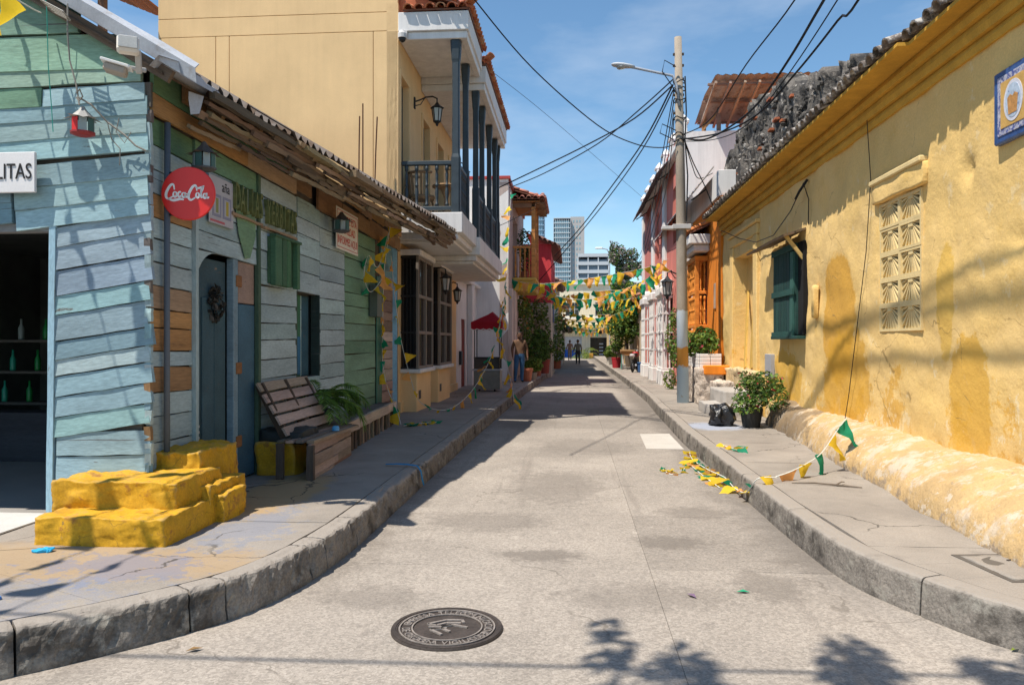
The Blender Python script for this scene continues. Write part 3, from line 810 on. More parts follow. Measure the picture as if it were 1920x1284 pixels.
# entrance: open doorway with dark teal leaf, frame strip, narrow folded leaf with hinges
DT = (0.045, 0.085, 0.105)
door = bspan('door', (XS - 0.10, 6.42, 0.25), (XS - 0.06, 6.98, 2.3), M_PLANK, shack, DT)
for y0, y1 in ((6.27, 6.4),):
    bspan('door_side_board', (XS - 0.12, y0, 0.25), (XS - 0.08, y1, 2.3), M_PLANK, shack, (0.035, 0.065, 0.08))
bspan('door_board', (XS - 0.06, 6.5, 0.3), (XS - 0.045, 6.72, 1.95), M_PLANK, door, (0.05, 0.10, 0.125))
bspan('door_board', (XS - 0.06, 6.73, 0.3), (XS - 0.045, 6.95, 1.95), M_PLANK, door, (0.045, 0.09, 0.11))
wr = MB(); leaves(wr, [((XS - 0.02, 6.72, 1.9), (0.03, 0.15, 0.17))], 120, 0.06, RN, 0, 0.6)
wr.obj('door_wreath', pm('dry_wreath', (0.05, 0.045, 0.04), 0.9, 0.3, 9, island=0.8, bump=0), door)
bspan('door_frame_strip', (XS - 0.06, 7.0, 0.22), (XS + 0.01, 7.10, 2.34), M_PLANK, shack, (0.18, 0.26, 0.31))
leafd = bspan('folded_door_leaf', (XS - 0.05, 7.13, 0.24), (XS + 0.0, 7.5, 1.92), M_PLANK, shack, (0.055, 0.12, 0.17))
bspan('upper_door_panel', (XS - 0.05, 7.13, 1.93), (XS - 0.004, 7.5, 2.33), M_PLANK, shack, (0.30, 0.21, 0.17))
for zz in (0.55, 1.25, 2.08):
    bspan('hinge_plate', (XS - 0.004, 7.05, zz), (XS + 0.02, 7.17, zz + 0.11), M_WOOD, leafd, (0.26, 0.12, 0.05))
pk = MB()
for k in range(5): pk.span((XS - 0.05, 6.28, 0.62 + k * 0.05), (XS + 0.0, 6.36, 0.64 + k * 0.05))
pk.obj('door_vent', M_PAINT, shack, None, (0.5, 0.5, 0.48))
# narrow window with curtain boards
bspan('window_frame', (XS - 0.10, 8.60, 1.12), (XS + 0.015, 8.67, 2.16), M_PLANK, shack, (0.05, 0.08, 0.06))
bspan('window_frame', (XS - 0.10, 9.44, 1.12), (XS + 0.015, 9.49, 2.16), M_PLANK, shack, (0.03, 0.05, 0.045))
for y0, y1, c in ((8.86, 9.08, (0.04, 0.15, 0.08)), (9.09, 9.12, (0.3, 0.42, 0.42)), (9.13, 9.36, (0.03, 0.09, 0.13))):
    bspan('shutter_board', (XS - 0.13, y0, 1.14), (XS - 0.10, y1, 2.12), M_PLANK, shack, c)
bspan('shutter_board', (XS - 0.12, 8.87, 1.16), (XS - 0.092, 9.07, 1.62), M_PLANK, shack, (0.03, 0.14, 0.26))
# slatted green vent box
vb = bspan('vent_box', (XS + 0.014, 7.78, 2.17), (XS + 0.05, 8.5, 2.66), M_PLANK, shack, (0.05, 0.11, 0.06))
for y0, y1 in ((7.78, 7.96), (7.98, 8.10), (8.11, 8.22), (8.42, 8.5)):
    bspan('slat', (XS + 0.05, y0, 2.15), (XS + 0.11, y1, 2.67), M_PLANK, vb, jcol((0.06, 0.14, 0.075), 0.15))
bspan('slat', (XS + 0.05, 7.76, 2.655), (XS + 0.125, 8.52, 2.685), M_PLANK, vb, (0.05, 0.12, 0.07))
# small hanging fuse box and hook at the far end
bspan('fuse_box', (XS + 0.03, 11.75, 1.95), (XS + 0.16, 12.05, 2.45), M_PAINT, shack, (0.10, 0.12, 0.10))

# raised cut-out lettering (two words on bark strips)
M_LET = pm('green_twig', (0.15, 0.17, 0.065), 0.85, 0.25, 20, bump=0.3)
for word, y0, y1, z0 in (('DALIAS', 6.90, 7.56, 2.76), ('YERBITAS', 7.64, 8.52, 2.745)):
    w = thing('lettering', 'raised twig letters reading %s high on the blue house side' % word, 'lettering', (XS + 0.05, (y0 + y1) / 2, z0), 'twig letters on the wooden house')
    step = (y1 - y0) / len(word)
    for k, ch in enumerate(word):
        me = text_mesh(ch, 0.36, M_LET, 0.022, 'CENTER', 0.42, 0, 1)
        inst('letter', me, w, Matrix.Translation((XS + 0.055, y0 + step * (k + 0.5), z0 + 0.14 + RN.uniform(-0.01, 0.01))) @ Matrix(((0, 0, 1, 0), (1, 0, 0, 0), (0, 1, 0, 0), (0, 0, 0, 1))))
    plank('bark_strip', w, (XS + 0.04, y0 - 0.02, z0 - 0.015), (XS + 0.04, y1 + 0.02, z0 - 0.02), 0.025, 0.04, (1, 0, 0), M_WOOD, (0.3, 0.2, 0.12), 0.005)

# roof: corrugated sheets on battens, ragged edge, flashing along the front verge
def eave_x(y): return -2.93 + (y - 5.9) * (0.75 / 7.9)
SL = 0.60
y = 5.75
k = 0
while y < 14.0:
    y1 = min(y + 0.86, 14.05)
    mb = MB(); n = int((y1 - y) / 0.0215); rings = []
    off = RN.uniform(-0.03, 0.05)
    for i in range(n + 1):
        yy = y + (y1 - y) * i / n; xe = eave_x(yy) + 0.03 + off + RN.uniform(-0.006, 0.006)
        wv = 0.032 * math.sin(2 * math.pi * yy / 0.15)
        rings.append([(xe - d, yy, 3.50 + 0.095 + d * SL + wv + (0.0 if d else RN.uniform(-0.01, 0.006))) for d in (0, 0.5, 1.6, 3.4)])
    top = rings; bot = [[(p[0], p[1], p[2] - 0.005) for p in r] for r in rings]
    for a, flip in ((top, 0), (bot, 1)):
        mb.rings(a, False, False)
    mb.obj('roof_sheet', M_CORR, shack, None, None, True)
    y = y1 - 0.04; k += 1
for lay in range(9):                                   # rotten laths stacked at the eave
    y = 5.85 + RN.uniform(0, 0.3)
    while y < 13.6:
        y1 = min(y + RN.uniform(0.7, 1.9), 14.15 - RN.uniform(0, 0.5))
        if y1 - y < 0.2: break
        dx = 0.015 + lay * 0.016; zz = 3.565 - lay * 0.034
        p0 = (eave_x(y) - dx + RN.uniform(-0.02, 0.02), y, zz + RN.uniform(-0.018, 0.012)); p1 = (eave_x(y1) - dx + RN.uniform(-0.02, 0.02), y1, zz + RN.uniform(-0.022, 0.012))
        plank('lath', shack, p0, p1, RN.uniform(0.028, 0.05), RN.uniform(0.03, 0.06), (0.9, 0, -0.4), M_WOOD, jcol(RN.choice([(0.13, 0.09, 0.06), (0.19, 0.135, 0.09), (0.085, 0.06, 0.042), (0.25, 0.185, 0.125)]), 0.2), 0.009, 8)
        y = y1 + RN.uniform(-0.15, 0.02)
for lay in range(4):                                   # battens and laths under the sheets
    y = 5.9 + lay * 0.15
    while y < 13.4 - lay * 0.12:
        L = RN.uniform(1.0, 2.4); y1 = min(y + L, 14.1 - lay * 0.12)
        if y1 - y > 0.25:
            dx = 0.03 + lay * 0.075
            zz = 3.50 + 0.045 + dx * SL - 0.03 - lay * 0.012
            p0 = (eave_x(y) - dx + RN.uniform(-0.02, 0.03), y, zz + RN.uniform(-0.03, 0.015)); p1 = (eave_x(y1) - dx + RN.uniform(-0.02, 0.03), y1, zz + RN.uniform(-0.03, 0.015))
            plank('batten', shack, p0, p1, RN.uniform(0.035, 0.07), RN.uniform(0.05, 0.09), (1, 0, 0), M_WOOD, jcol(RN.choice([(0.15, 0.10, 0.06), (0.22, 0.16, 0.10), (0.10, 0.07, 0.05), (0.28, 0.20, 0.12)]), 0.2), 0.012, 7)
        y = y1 + RN.uniform(-0.1, 0.1)
y = 6.3
while y < 13.9:                                        # rafter tails
    L = eave_x(y) - XS + 0.25
    p0 = (XS - 0.2, y, 3.50 + (eave_x(y) - XS + 0.2) * SL - 0.03); p1 = (eave_x(y) - 0.06, y, 3.50 - 0.02)
    plank('rafter', shack, p0, p1, 0.09, 0.06, (0, -1, 0), M_WOOD, jcol((0.22, 0.14, 0.08), 0.2), 0.006)
    y += RN.uniform(0.55, 0.75)
for (ya, yb, xx, zz, h) in ((13.1, 14.15, -2.32, 3.46, 0.06), (12.6, 13.9, -2.6, 3.42, 0.10), (13.4, 14.3, -2.28, 3.53, 0.05), (10.6, 11.6, -2.62, 3.40, 0.08)):
    plank('broken_batten', shack, (xx, ya, zz + 0.02), (xx + 0.06, yb, zz - 0.03), h, 0.05, (1, 0, 0), M_WOOD, jcol((0.2, 0.13, 0.08), 0.2), 0.015, 6)
inner = MB(); inner.add([(-3.0, 5.4, 3.53), (-2.25, 14.0, 3.53), (-6.4, 14.0, 5.98), (-6.4, 5.4, 5.58), (-3.0, 5.4, 3.51), (-2.25, 14.0, 3.51), (-6.4, 14.0, 5.96), (-6.4, 5.4, 5.56)], [(0, 1, 2, 3), (4, 5, 6, 7), (0, 1, 5, 4), (2, 3, 7, 6), (0, 3, 7, 4), (1, 2, 6, 5)])
inner.obj('roof_boarding', M_WOOD, shack, None, (0.10, 0.07, 0.05))
back = MB(); back.add([(-6.4, 5.3, 5.62), (-6.4, 14.0, 5.98), (-9.6, 14.0, 4.0), (-9.6, 5.3, 3.7)], [(0, 1, 2, 3)]); back.add([(-6.4, 5.3, 5.6), (-6.4, 14.0, 5.96), (-9.6, 14.0, 3.98), (-9.6, 5.3, 3.68)], [(0, 1, 2, 3)])
back.obj('rear_roof_sheet', M_CORR, shack)
# verge flashing: folded pale sheet running up the gable
VY = 0.20
fl = MB(); rings = []
for i in range(15):
    t = i / 14.0; x = -2.72 - t * 3.7; zb = 3.43 + (-2.72 - x) * SL
    w = 0.005 * math.sin(i * 1.7)
    xk = x - 0.3 if i == 0 else x - 0.05
    rings.append([(x, 5.16 + VY + w, zb - 0.0), (x, 5.14 + VY + w, zb + 0.10), (x, 5.20 + VY, zb + 0.15 + w), (xk, 5.75, zb + 0.12 + (x - xk) * 0.6)])
fl.rings(rings, False, False)
fl.rings([[(p[0], p[1] + 0.004, p[2] - 0.004) for p in r] for r in rings], False, False)
fl.obj('verge_flashing', M_GALV, shack, None, None, False)
fc = MB(); rings = []
for i in range(9):
    t = i / 8.0; yy = 5.34 + t * 0.75; xx = eave_x(yy) + 0.02
    rings.append([(xx - 0.10, yy, 3.50 + 0.10 * SL), (xx - 0.03, yy, 3.60 + 0.05 * SL), (xx + 0.12 - t * 0.1, yy, 3.58 + 0.012 * math.sin(i * 2.1)), (xx + 0.13 - t * 0.11, yy, 3.49 + t * 0.07)])
fc.rings(rings, False, False); fc.rings([[(p[0], p[1], p[2] - 0.004) for p in r] for r in rings], False, False)
fc.obj('eave_flashing', M_GALV, shack)
tg = MB(); tg.prism([(0, 0), (0.13, 0.02), (0.12, -0.13), (0.05, -0.17), (0.01, -0.06)], 0.004)
tg.obj('torn_flashing_tongue', M_GALV, shack, frame((-2.98, 5.75, 3.50), (0.5, 0.9, -0.2)))
# soffit boards of the front overhang
plank('barge_board', shack, (-2.95, 5.44, 3.50), (-6.3, 5.44, 3.50 + 3.35 * SL), 0.09, 0.04, (0, -1, 0), M_WOOD, (0.16, 0.12, 0.09), 0.004)
# room behind the wide doorway
room = MB()
room.span((-9.2, 5.6, 0.10), (-3.3, 12.9, 0.14))
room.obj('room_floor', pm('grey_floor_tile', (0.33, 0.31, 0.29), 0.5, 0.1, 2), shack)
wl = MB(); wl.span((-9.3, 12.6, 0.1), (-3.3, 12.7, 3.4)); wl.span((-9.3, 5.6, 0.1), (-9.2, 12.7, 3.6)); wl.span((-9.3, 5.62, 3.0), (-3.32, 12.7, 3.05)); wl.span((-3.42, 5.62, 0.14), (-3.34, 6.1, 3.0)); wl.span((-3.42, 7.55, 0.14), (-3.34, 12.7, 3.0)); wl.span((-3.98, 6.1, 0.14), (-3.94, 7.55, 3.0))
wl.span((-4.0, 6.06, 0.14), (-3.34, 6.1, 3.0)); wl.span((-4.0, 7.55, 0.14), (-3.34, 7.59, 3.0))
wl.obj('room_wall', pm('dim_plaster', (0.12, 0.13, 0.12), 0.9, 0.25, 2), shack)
wf = MB(); wf.span((-9.0, 4.95, 0.225), (-3.95, 5.62, 0.235))
wf.obj('threshold_tile', pm('white_tile', (0.62, 0.6, 0.57), 0.4, 0.08, 3), shack)

# ------------------------------------------------------------------ on and around the wooden house
FX = Matrix(((0, 0, 1, 0), (1, 0, 0, 0), (0, 1, 0, 0), (0, 0, 0, 1)))       # print facing +X, -X, -Y
FNX = Matrix(((0, 0, -1, 0), (-1, 0, 0, 0), (0, 1, 0, 0), (0, 0, 0, 1)))
FNY = Matrix(((1, 0, 0, 0), (0, 0, -1, 0), (0, 1, 0, 0), (0, 0, 0, 1)))
M_INK = pm('black_ink', (0.02, 0.02, 0.022), 0.7, 0.1, 9, bump=0)
M_RED = pm('red_ink', (0.55, 0.05, 0.03), 0.7, 0.1, 9, bump=0)
M_WHT = pm('white_paint', (0.80, 0.79, 0.77), 0.7, 0.06, 4, grain=0.04, bump=0.1, streak=0.08)
M_SIGN = pm('sign_board', 'obj', 0.6, 0.06, 4, grain=0.04, bump=0.05, wear=(((0.35, 0.27, 0.2), 9.0, 0.76, 0.03, None),))

# name board on the front, cut by the picture edge
sg = thing('name_board', 'white board lettered LITAS above the dark doorway', 'sign', (-4.4, 5.40, 2.66))
bspan('board', (-4.75, 5.40, 2.665), (-3.985, 5.425, 2.965), M_SIGN, sg, (0.72, 0.70, 0.70), 0.004)
inst('lettering', text_mesh('LITAS', 0.165, M_INK, 0.002, 'RIGHT', 0.70), sg, Matrix.Translation((-4.005, 5.396, 2.815)) @ FNY)

# round red drinks sign on a bracket
cs = thing('round_sign', 'round red Coca-Cola sign hung on the corner pipe', 'sign', (-2.96, 5.70, 2.70))
rs = MB(); rs.lathe([(0.0, -0.012), (0.20, -0.012), (0.206, -0.006), (0.206, 0.006), (0.20, 0.012), (0.0, 0.012)], 48)
TILT = Matrix.Rotation(math.radians(6), 4, 'Z')
CSM = Matrix.Translation((-2.955, 5.70, 2.695)) @ TILT @ Matrix.Rotation(math.radians(90), 4, 'X')
rs.obj('disc', M_GLOSS, cs, CSM, (0.72, 0.028, 0.022), False)
def ribbon(mb, pts, w, M=None, z=0.0):
    """brush stroke in local XY with a width that swells"""
    P = [Vector((*p, 0)) for p in pts]
    Q = []
    for i in range(len(P) - 1):                     # Catmull-Rom
        a, b_, c, d = P[max(i - 1, 0)], P[i], P[i + 1], P[min(i + 2, len(P) - 1)]
        for j in range(5):
            t = j / 5
            Q.append(0.5 * ((2 * b_) + (c - a) * t + (2 * a - 5 * b_ + 4 * c - d) * t * t + (3 * b_ - a - 3 * c + d) * t ** 3))
    Q.append(P[-1]); n = len(Q); vs = []
    for i, q in enumerate(Q):
        t = (Q[min(i + 1, n - 1)] - Q[max(i - 1, 0)]).normalized()
        ww = (w(i / (n - 1)) if callable(w) else w) / 2
        nr = Vector((-t.y, t.x, 0))
        vs += [q + nr * ww + Vector((0, 0, z)), q - nr * ww + Vector((0, 0, z))]
    mb.add(vs, [(2 * i, 2 * i + 1, 2 * i + 3, 2 * i + 2) for i in range(n - 1)], M)
sw_ = lambda t: 0.009 + 0.012 * math.sin(math.pi * t)
sm = lambda t: 0.008 + 0.008 * math.sin(math.pi * t)
lt = MB()
def capC(x, y, s):
    ribbon(lt, [(x + 0.060 * s, y + 0.055 * s), (x + 0.052 * s, y + 0.092 * s), (x + 0.030 * s, y + 0.085 * s), (x + 0.004 * s, y + 0.040 * s), (x, y + 0.004 * s), (x + 0.018 * s, y - 0.012 * s), (x + 0.048 * s, y + 0.006 * s)], sw_)
def ring(x, y, rx, ry):
    ribbon(lt, [(x + rx * math.cos(a), y + ry * math.sin(a)) for a in [math.pi / 2 + k * math.pi / 4 for k in range(9)]], sm)
capC(-0.165, -0.028, 1.05)                                    # C o c a
ring(-0.098, -0.006, 0.013, 0.020)
ribbon(lt, [(-0.052, 0.008), (-0.062, 0.014), (-0.074, 0.0), (-0.072, -0.020), (-0.060, -0.024), (-0.046, -0.012)], sm)
ring(-0.032, -0.010, 0.012, 0.018)
ribbon(lt, [(-0.018, 0.010), (-0.020, -0.018), (-0.010, -0.026), (0.002, -0.008)], sm)
ribbon(lt, [(-0.012, -0.004), (0.012, 0.002)], 0.009)            # hyphen
capC(0.006, -0.036, 1.05)                                     # C o l a
ribbon(lt, [(0.056, 0.052), (0.080, 0.042), (0.105, 0.050), (0.125, 0.060)], sm)
ring(0.074, -0.012, 0.012, 0.019)
ribbon(lt, [(0.094, -0.012), (0.112, 0.030), (0.116, 0.052), (0.107, 0.044), (0.100, -0.010), (0.104, -0.030), (0.116, -0.022)], sm)
ring(0.130, -0.016, 0.012, 0.018)
ribbon(lt, [(0.145, 0.006), (0.143, -0.024), (0.152, -0.032), (0.162, -0.024)], sm)
ribbon(lt, [(-0.150, -0.040), (-0.110, -0.052), (-0.06, -0.042), (-0.03, -0.048)], sw_)
lt.obj('script_lettering', pm('white_print', (0.82, 0.80, 0.78), 0.5, 0.03, 5, bump=0), cs, CSM @ T(0, -0.002, 0.0145))
rp = MB(); rp.prism([(-0.205, 0.05), (-0.16, 0.11), (-0.12, 0.13), (-0.15, 0.08), (-0.17, 0.075), (-0.20, 0.05)], 0.0015)
br = MB(); br.tube([(-3.14, 5.72, 2.86), (-2.95, 5.73, 2.86)], 0.012, 6); br.tube([(-3.14, 5.72, 2.54), (-2.95, 5.73, 2.54)], 0.012, 6)
br.obj('bracket', M_BLACK, cs)

# poster beside it
po = thing('poster', 'faded white printed poster beside the round red sign', 'poster', (-3.16, 6.7, 2.62))
bspan('sheet', (XS + 0.042, 6.44, 2.60), (XS + 0.046, 6.92, 3.02), M_SIGN, po, (0.44, 0.43, 0.46), 0.001)
inst('lettering', text_mesh('aña', 0.13, M_INK, 0.001, 'RIGHT', 0.9), po, Matrix.Translation((XS + 0.048, 6.84, 2.945)) @ FX)
for y0, c in ((6.50, (0.25, 0.26, 0.10)), (6.70, (0.42, 0.33, 0.05))):
    bspan('picture_frame', (XS + 0.046, y0, 2.665), (XS + 0.0485, y0 + 0.17, 2.865), M_SIGN, po, (0.25, 0.25, 0.33), 0.0008)
    bspan('picture', (XS + 0.0485, y0 + 0.03, 2.69), (XS + 0.0495, y0 + 0.14, 2.84), M_SIGN, po, (0.42, 0.42, 0.46), 0.0003)
    bspan('picture', (XS + 0.0495, y0 + 0.06, 2.70), (XS + 0.0505, y0 + 0.11, 2.83), M_SIGN, po, c, 0.0003)
bspan('red_line', (XS + 0.046, 6.46, 2.615), (XS + 0.0475, 6.74, 2.635), M_SIGN, po, (0.5, 0.12, 0.14), 0.0005)

# for-sale board
fs = thing('sale_board', 'white board with red print reading SE VENDE ESTA PROPIEDAD INFORMES AQUI', 'sign', (-3.13, 10.4, 2.8))
FSM = Matrix.Translation((XS + 0.075, 10.44, 3.08)) @ Matrix.Rotation(math.radians(0), 4, 'X')
bbox('board', (0.012, 1.02, 0.56), M_SIGN, fs, FSM, (0.74, 0.70, 0.62), 0.004)
rb = MB()
for a, b_ in (((-0.48, -0.25), (0.48, -0.242)), ((-0.48, 0.242), (0.48, 0.25)), ((-0.48, -0.25), (-0.472, 0.25)), ((0.472, -0.25), (0.48, 0.25))):
    rb.box((b_[0] - a[0], b_[1] - a[1], 0.0015), ((a[0] + b_[0]) / 2, (a[1] + b_[1]) / 2, 0.0075))
rb.obj('red_border', M_RED, fs, FSM @ FX)
for t, zz, s in (('SE VENDE ESTA', 0.145, 0.155), ('PROPIEDAD', 0.0, 0.155), ('INFORMES AQUI', -0.15, 0.155)):
    inst('lettering', text_mesh(t, s, M_RED, 0.001, 'CENTER', 0.80 if t != 'PROPIEDAD' else 0.86), fs, FSM @ FX @ T(0, zz, 0.008))

# little tin lanterns shaped like houses with flared petal roofs
def tin_lantern(label, M, hot):
    o = thing('tin_lantern', label, 'lantern', tuple(M.translation), 'tin lanterns on the wooden house')
    mb = MB()
    n = 8; rings = []
    for r, z in ((0.012, 0.17), (0.03, 0.14), (0.085, 0.085)):
        rings.append([(r * math.cos(2 * math.pi * k / n), r * math.sin(2 * math.pi * k / n), z) for k in range(n)])
    mb.rings(rings)
    for k in range(n):
        a = 2 * math.pi * k / n; b_ = 2 * math.pi * (k + 1) / n; m_ = (a + b_) / 2
        mb.add([(0.083 * math.cos(a), 0.083 * math.sin(a), 0.086), (0.083 * math.cos(b_), 0.083 * math.sin(b_), 0.086), (0.135 * math.cos(m_), 0.135 * math.sin(m_), 0.062 + 0.02 * (k % 2)), (0.083 * math.cos(m_), 0.083 * math.sin(m_), 0.076)], [(0, 1, 2), (0, 2, 3), (3, 2, 1)])
    mb.obj('petal_roof', pm('tin', (0.34, 0.33, 0.32), 0.55, 0.2, 9, metal=0.3, bump=0.1) if hot else pm('tin_dark', (0.10, 0.08, 0.07), 0.7, 0.2, 9, bump=0.1), o, M)
    for k in range(n):
        a = 2 * math.pi * (k + 0.5) / n
        c = (0.06, 0.13, 0.12) if k % 2 else (0.30, 0.36, 0.36)
        if hot and k == 5: c = (0.65, 0.03, 0.03)
        bbox('side_panel', (0.05, 0.006, 0.10), M_PAINT, o, M @ T(0.072 * math.cos(a), 0.072 * math.sin(a), 0.03, a + math.pi / 2), c, 0.002)
    bb = MB(); bb.lathe([(0.05, -0.045), (0.088, -0.03), (0.088, -0.018), (0.0, -0.018)], 8)
    bb.obj('base', M_PAINT, o, M, (0.30, 0.04, 0.04) if hot else (0.10, 0.10, 0.10))
    return o
tin_lantern('tin lantern with a red pane hanging in front of the sunlit blue boards', T(-3.57, 5.34, 3.10, 0.2), True)
tin_lantern('dark tin lantern just above the round red sign', T(-2.97, 5.98, 2.98, 0.3, s=1.1), False)
tin_lantern('dark tin lantern beside the for-sale board under the eave', T(-2.98, 9.70, 3.02, 0.1, s=1.25), False)
wr_ = thing('lamp_wire', 'tangled grey wire running from the gable to the tin lantern', 'wire', (-3.6, 5.4, 3.2))
mb = MB()
mb.tube([(-3.68, 5.33, 4.02), (-3.66, 5.30, 3.8), (-3.65, 5.31, 3.6), (-3.60, 5.31, 3.42), (-3.585, 5.31, 3.33), (-3.57, 5.30, 3.27)], 0.006, 5)
mb.tube([(-3.585, 5.31, 3.33), (-3.5, 5.33, 3.28), (-3.42, 5.40, 3.17), (-3.30, 5.42, 3.08), (-3.22, 5.43, 3.0), (-3.16, 5.46, 2.97)], 0.007, 5)
mb.tube([(-3.60, 5.31, 3.36), (-3.56, 5.29, 3.38), (-3.545, 5.3, 3.33), (-3.58, 5.31, 3.30), (-3.60, 5.31, 3.33)], 0.006, 5)
mb.tube([(-3.42, 5.40, 3.17), (-3.40, 5.42, 3.05), (-3.34, 5.43, 2.98), (-3.35, 5.44, 2.86)], 0.004, 4)
mb.tube([(-3.33, 5.40, 3.2), (-3.36, 5.41, 3.1), (-3.30, 5.42, 3.02), (-3.25, 5.42, 3.1)], 0.004, 4)
mb.obj('cord', pm('grey_cord', (0.25, 0.23, 0.2), 0.7, 0.2, 9, bump=0), wr_)
gs_ = thing('green_string', 'thin green string hanging down the gable boards', 'string', (-3.85, 5.4, 3.2))
mb = MB(); mb.tube([(-3.88, 5.35, 4.2), (-3.862, 5.36, 4.0), (-3.865, 5.38, 3.6), (-3.868, 5.42, 3.3), (-3.87, 5.44, 3.12)], 0.004, 4)
mb.obj('cord', M_PAINT, gs_, None, (0.05, 0.38, 0.30))
# flood light and small spotlight under the roof corner
fl_ = thing('flood_light', 'white square flood light under the roof corner', 'flood light', (-3.13, 5.2, 3.6))
FM = T(-3.14, 5.20, 3.65, 0.5, -0.25, 0, 0.85)
bbox('housing', (0.17, 0.09, 0.15), M_PAINT, fl_, FM, (0.66, 0.62, 0.56), 0.02)
bbox('lens', (0.145, 0.012, 0.11), M_GLASS, fl_, FM @ T(0, -0.05, 0), None, 0.004)
bbox('arm', (0.04, 0.04, 0.16), M_PAINT, fl_, T(-3.11, 5.28, 3.56, 0.4, 0.4), (0.45, 0.42, 0.38))
sp = thing('spot_light', 'small white shaded spotlight on the corner of the gable', 'spotlight', (-3.25, 5.3, 3.5))
SM = T(-3.27, 5.26, 3.50, 0.35, 0, 0.22)
bbox('shade', (0.20, 0.12, 0.02), M_PAINT, sp, SM @ T(0, 0, 0.04), (0.75, 0.75, 0.75), 0.004)
bbox('body', (0.15, 0.10, 0.06), M_PAINT, sp, SM, (0.36, 0.31, 0.26), 0.012)
bbox('arm', (0.14, 0.03, 0.03), M_PAINT, sp, T(-3.16, 5.33, 3.53, 0.6), (0.4, 0.4, 0.4))
vt = thing('roof_vent', 'wire vent hanging under the gable peak', 'vent', (-3.75, 5.3, 4.0))
mb = MB()
for k in range(5): mb.tube([(-3.83 + k * 0.012, 5.25 + k * 0.02, 4.02 - k * 0.015), (-3.66, 5.25 + k * 0.02, 3.93 - k * 0.008)], 0.006, 4)
mb.tube([(-3.83, 5.25, 4.02), (-3.785, 5.33, 3.96)], 0.008, 4); mb.tube([(-3.66, 5.25, 3.93), (-3.66, 5.33, 3.90)], 0.008, 4)
mb.obj('grille', pm('grey_wire', (0.3, 0.28, 0.25), 0.6, 0.1, 9, bump=0), vt)

# yellow corner steps
def yel_extra(nt, c, p, b):
    d = nt.vmath('ADD', p, nt.vmath('SCALE', nt.vmath('SUBTRACT', nt.n_color(p, 4.0), (0.5, 0.5, 0.5)), sc_=0.35))
    e = nt.voro(d, 4.2, 'DISTANCE_TO_EDGE')
    ck = nt.math('MULTIPLY', nt.mr(e, 0.004, 0.016, 1, 0, True), nt.mr(nt.noise(p, 2.5, 3, 0.5), 0.46, 0.56, 0, 1, True))
    sx = nt.n('ShaderNodeSeparateXYZ'); nt.put(sx.inputs[0], nt.n('ShaderNodeNewGeometry').outputs['Normal'])
    scuff = nt.math('MULTIPLY', nt.mr(sx.outputs[2], 0.5, 0.9, 0, 1), nt.mr(nt.noise(p, 11, 7, 0.75), 0.50, 0.60, 0, 0.5, True))
    c = nt.mix(scuff, c, (0.42, 0.27, 0.09))                                            # trodden treads
    c = nt.mix(nt.mr(nt.noise(p, 16, 6, 0.75), 0.66, 0.70, 0, 0.8, True), c, (0.33, 0.28, 0.22))
    c = nt.mix(nt.mr(nt.noise(p, 3.0, 7, 0.7), 0.56, 0.66, 0, 0.55, True), c, (0.38, 0.20, 0.03))
    c = nt.mix(nt.math('MULTIPLY', ck, 0.5), c, (0.16, 0.09, 0.02))
    return edge_wear(nt, c, p, (0.46, 0.33, 0.16), 0.53, 0.60, 0.45)
M_YEL = pm('yellow_masonry_paint', (0.56, 0.30, 0.015), 0.75, 0.22, 5, grain=0.14, gs=55, bump=0.4, bs=48, bdist=0.010,
           wear=(((0.36, 0.16, 0.03), 5.0, 0.60, 0.05, None), ((0.20, 0.13, 0.06), 13.0, 0.68, 0.03, None), ((0.45, 0.40, 0.33), 9.0, 0.77, 0.02, None), ((0.78, 0.55, 0.10), 6.0, 0.72, 0.08, None)), extra=yel_extra)
st = thing('corner_steps', 'lumpy yellow painted masonry steps at the house corner', 'steps', (-3.1, 5.2, SW))
rock('lower_step', st, M_YEL, (0.90, 0.92, 0.35), (-3.09, 5.24, 0.23), 34, 0.015, 3, 0.06, nsc=9)
rock('upper_step', st, M_YEL, (0.90, 0.70, 0.34), (-3.17, 5.42, 0.42), 32, 0.017, 5, 0.07, nsc=9)
rock('side_lump', st, M_YEL, (0.32, 0.60, 0.36), (-2.80, 5.72, 0.32), 24, 0.016, 8, 0.06, nsc=12)
rock('side_lump', st, M_YEL, (0.44, 0.70, 0.60), (-3.05, 5.98, 0.42), 24, 0.026, 9, 0.13, nsc=8)
rock('side_lump', st, M_YEL, (0.20, 0.38, 0.28), (-2.67, 5.68, 0.29), 20, 0.016, 14, 0.06, nsc=12)
cup = thing('blue_wrapper', 'flattened bright blue wrapper at the foot of the yellow steps', 'litter', (-3.35, 4.62, SW))
rock('wrapper', cup, M_PAINT, (0.12, 0.07, 0.02), (-3.36, 4.63, SW + 0.015), 5, 0.02, 2, 0.4, (0.02, 0.35, 0.62), nsc=18, smooth=False)
cap_ = thing('bottle_cap', 'small blue bottle cap on the pavement by the kerb', 'litter', (-2.98, 3.75, SW))  # a dropped bottle cap
mb = MB(); mb.lathe([(0.0, 0.012), (0.017, 0.012), (0.02, 0.004), (0.021, 0.0), (0.0, 0.0)], 12); mb.obj('cap', M_PAINT, cap_, T(-2.98, 3.76, SW), (0.05, 0.18, 0.5))
blk = thing('masonry_block', 'dark and yellow painted masonry block below the pallet bench', 'block', (-3.0, 7.7, SW))
rock('block', blk, M_YEL, (0.40, 0.42, 0.36), (-2.97, 7.66, 0.38), 10, 0.03, 12, 0.14)
rock('cover', blk, pm('tar_cloth', (0.03, 0.035, 0.035), 0.6, 0.3, 6, bump=0.4), (0.46, 0.5, 0.13), (-2.92, 7.75, 0.60), 8, 0.03, 15, 0.15)

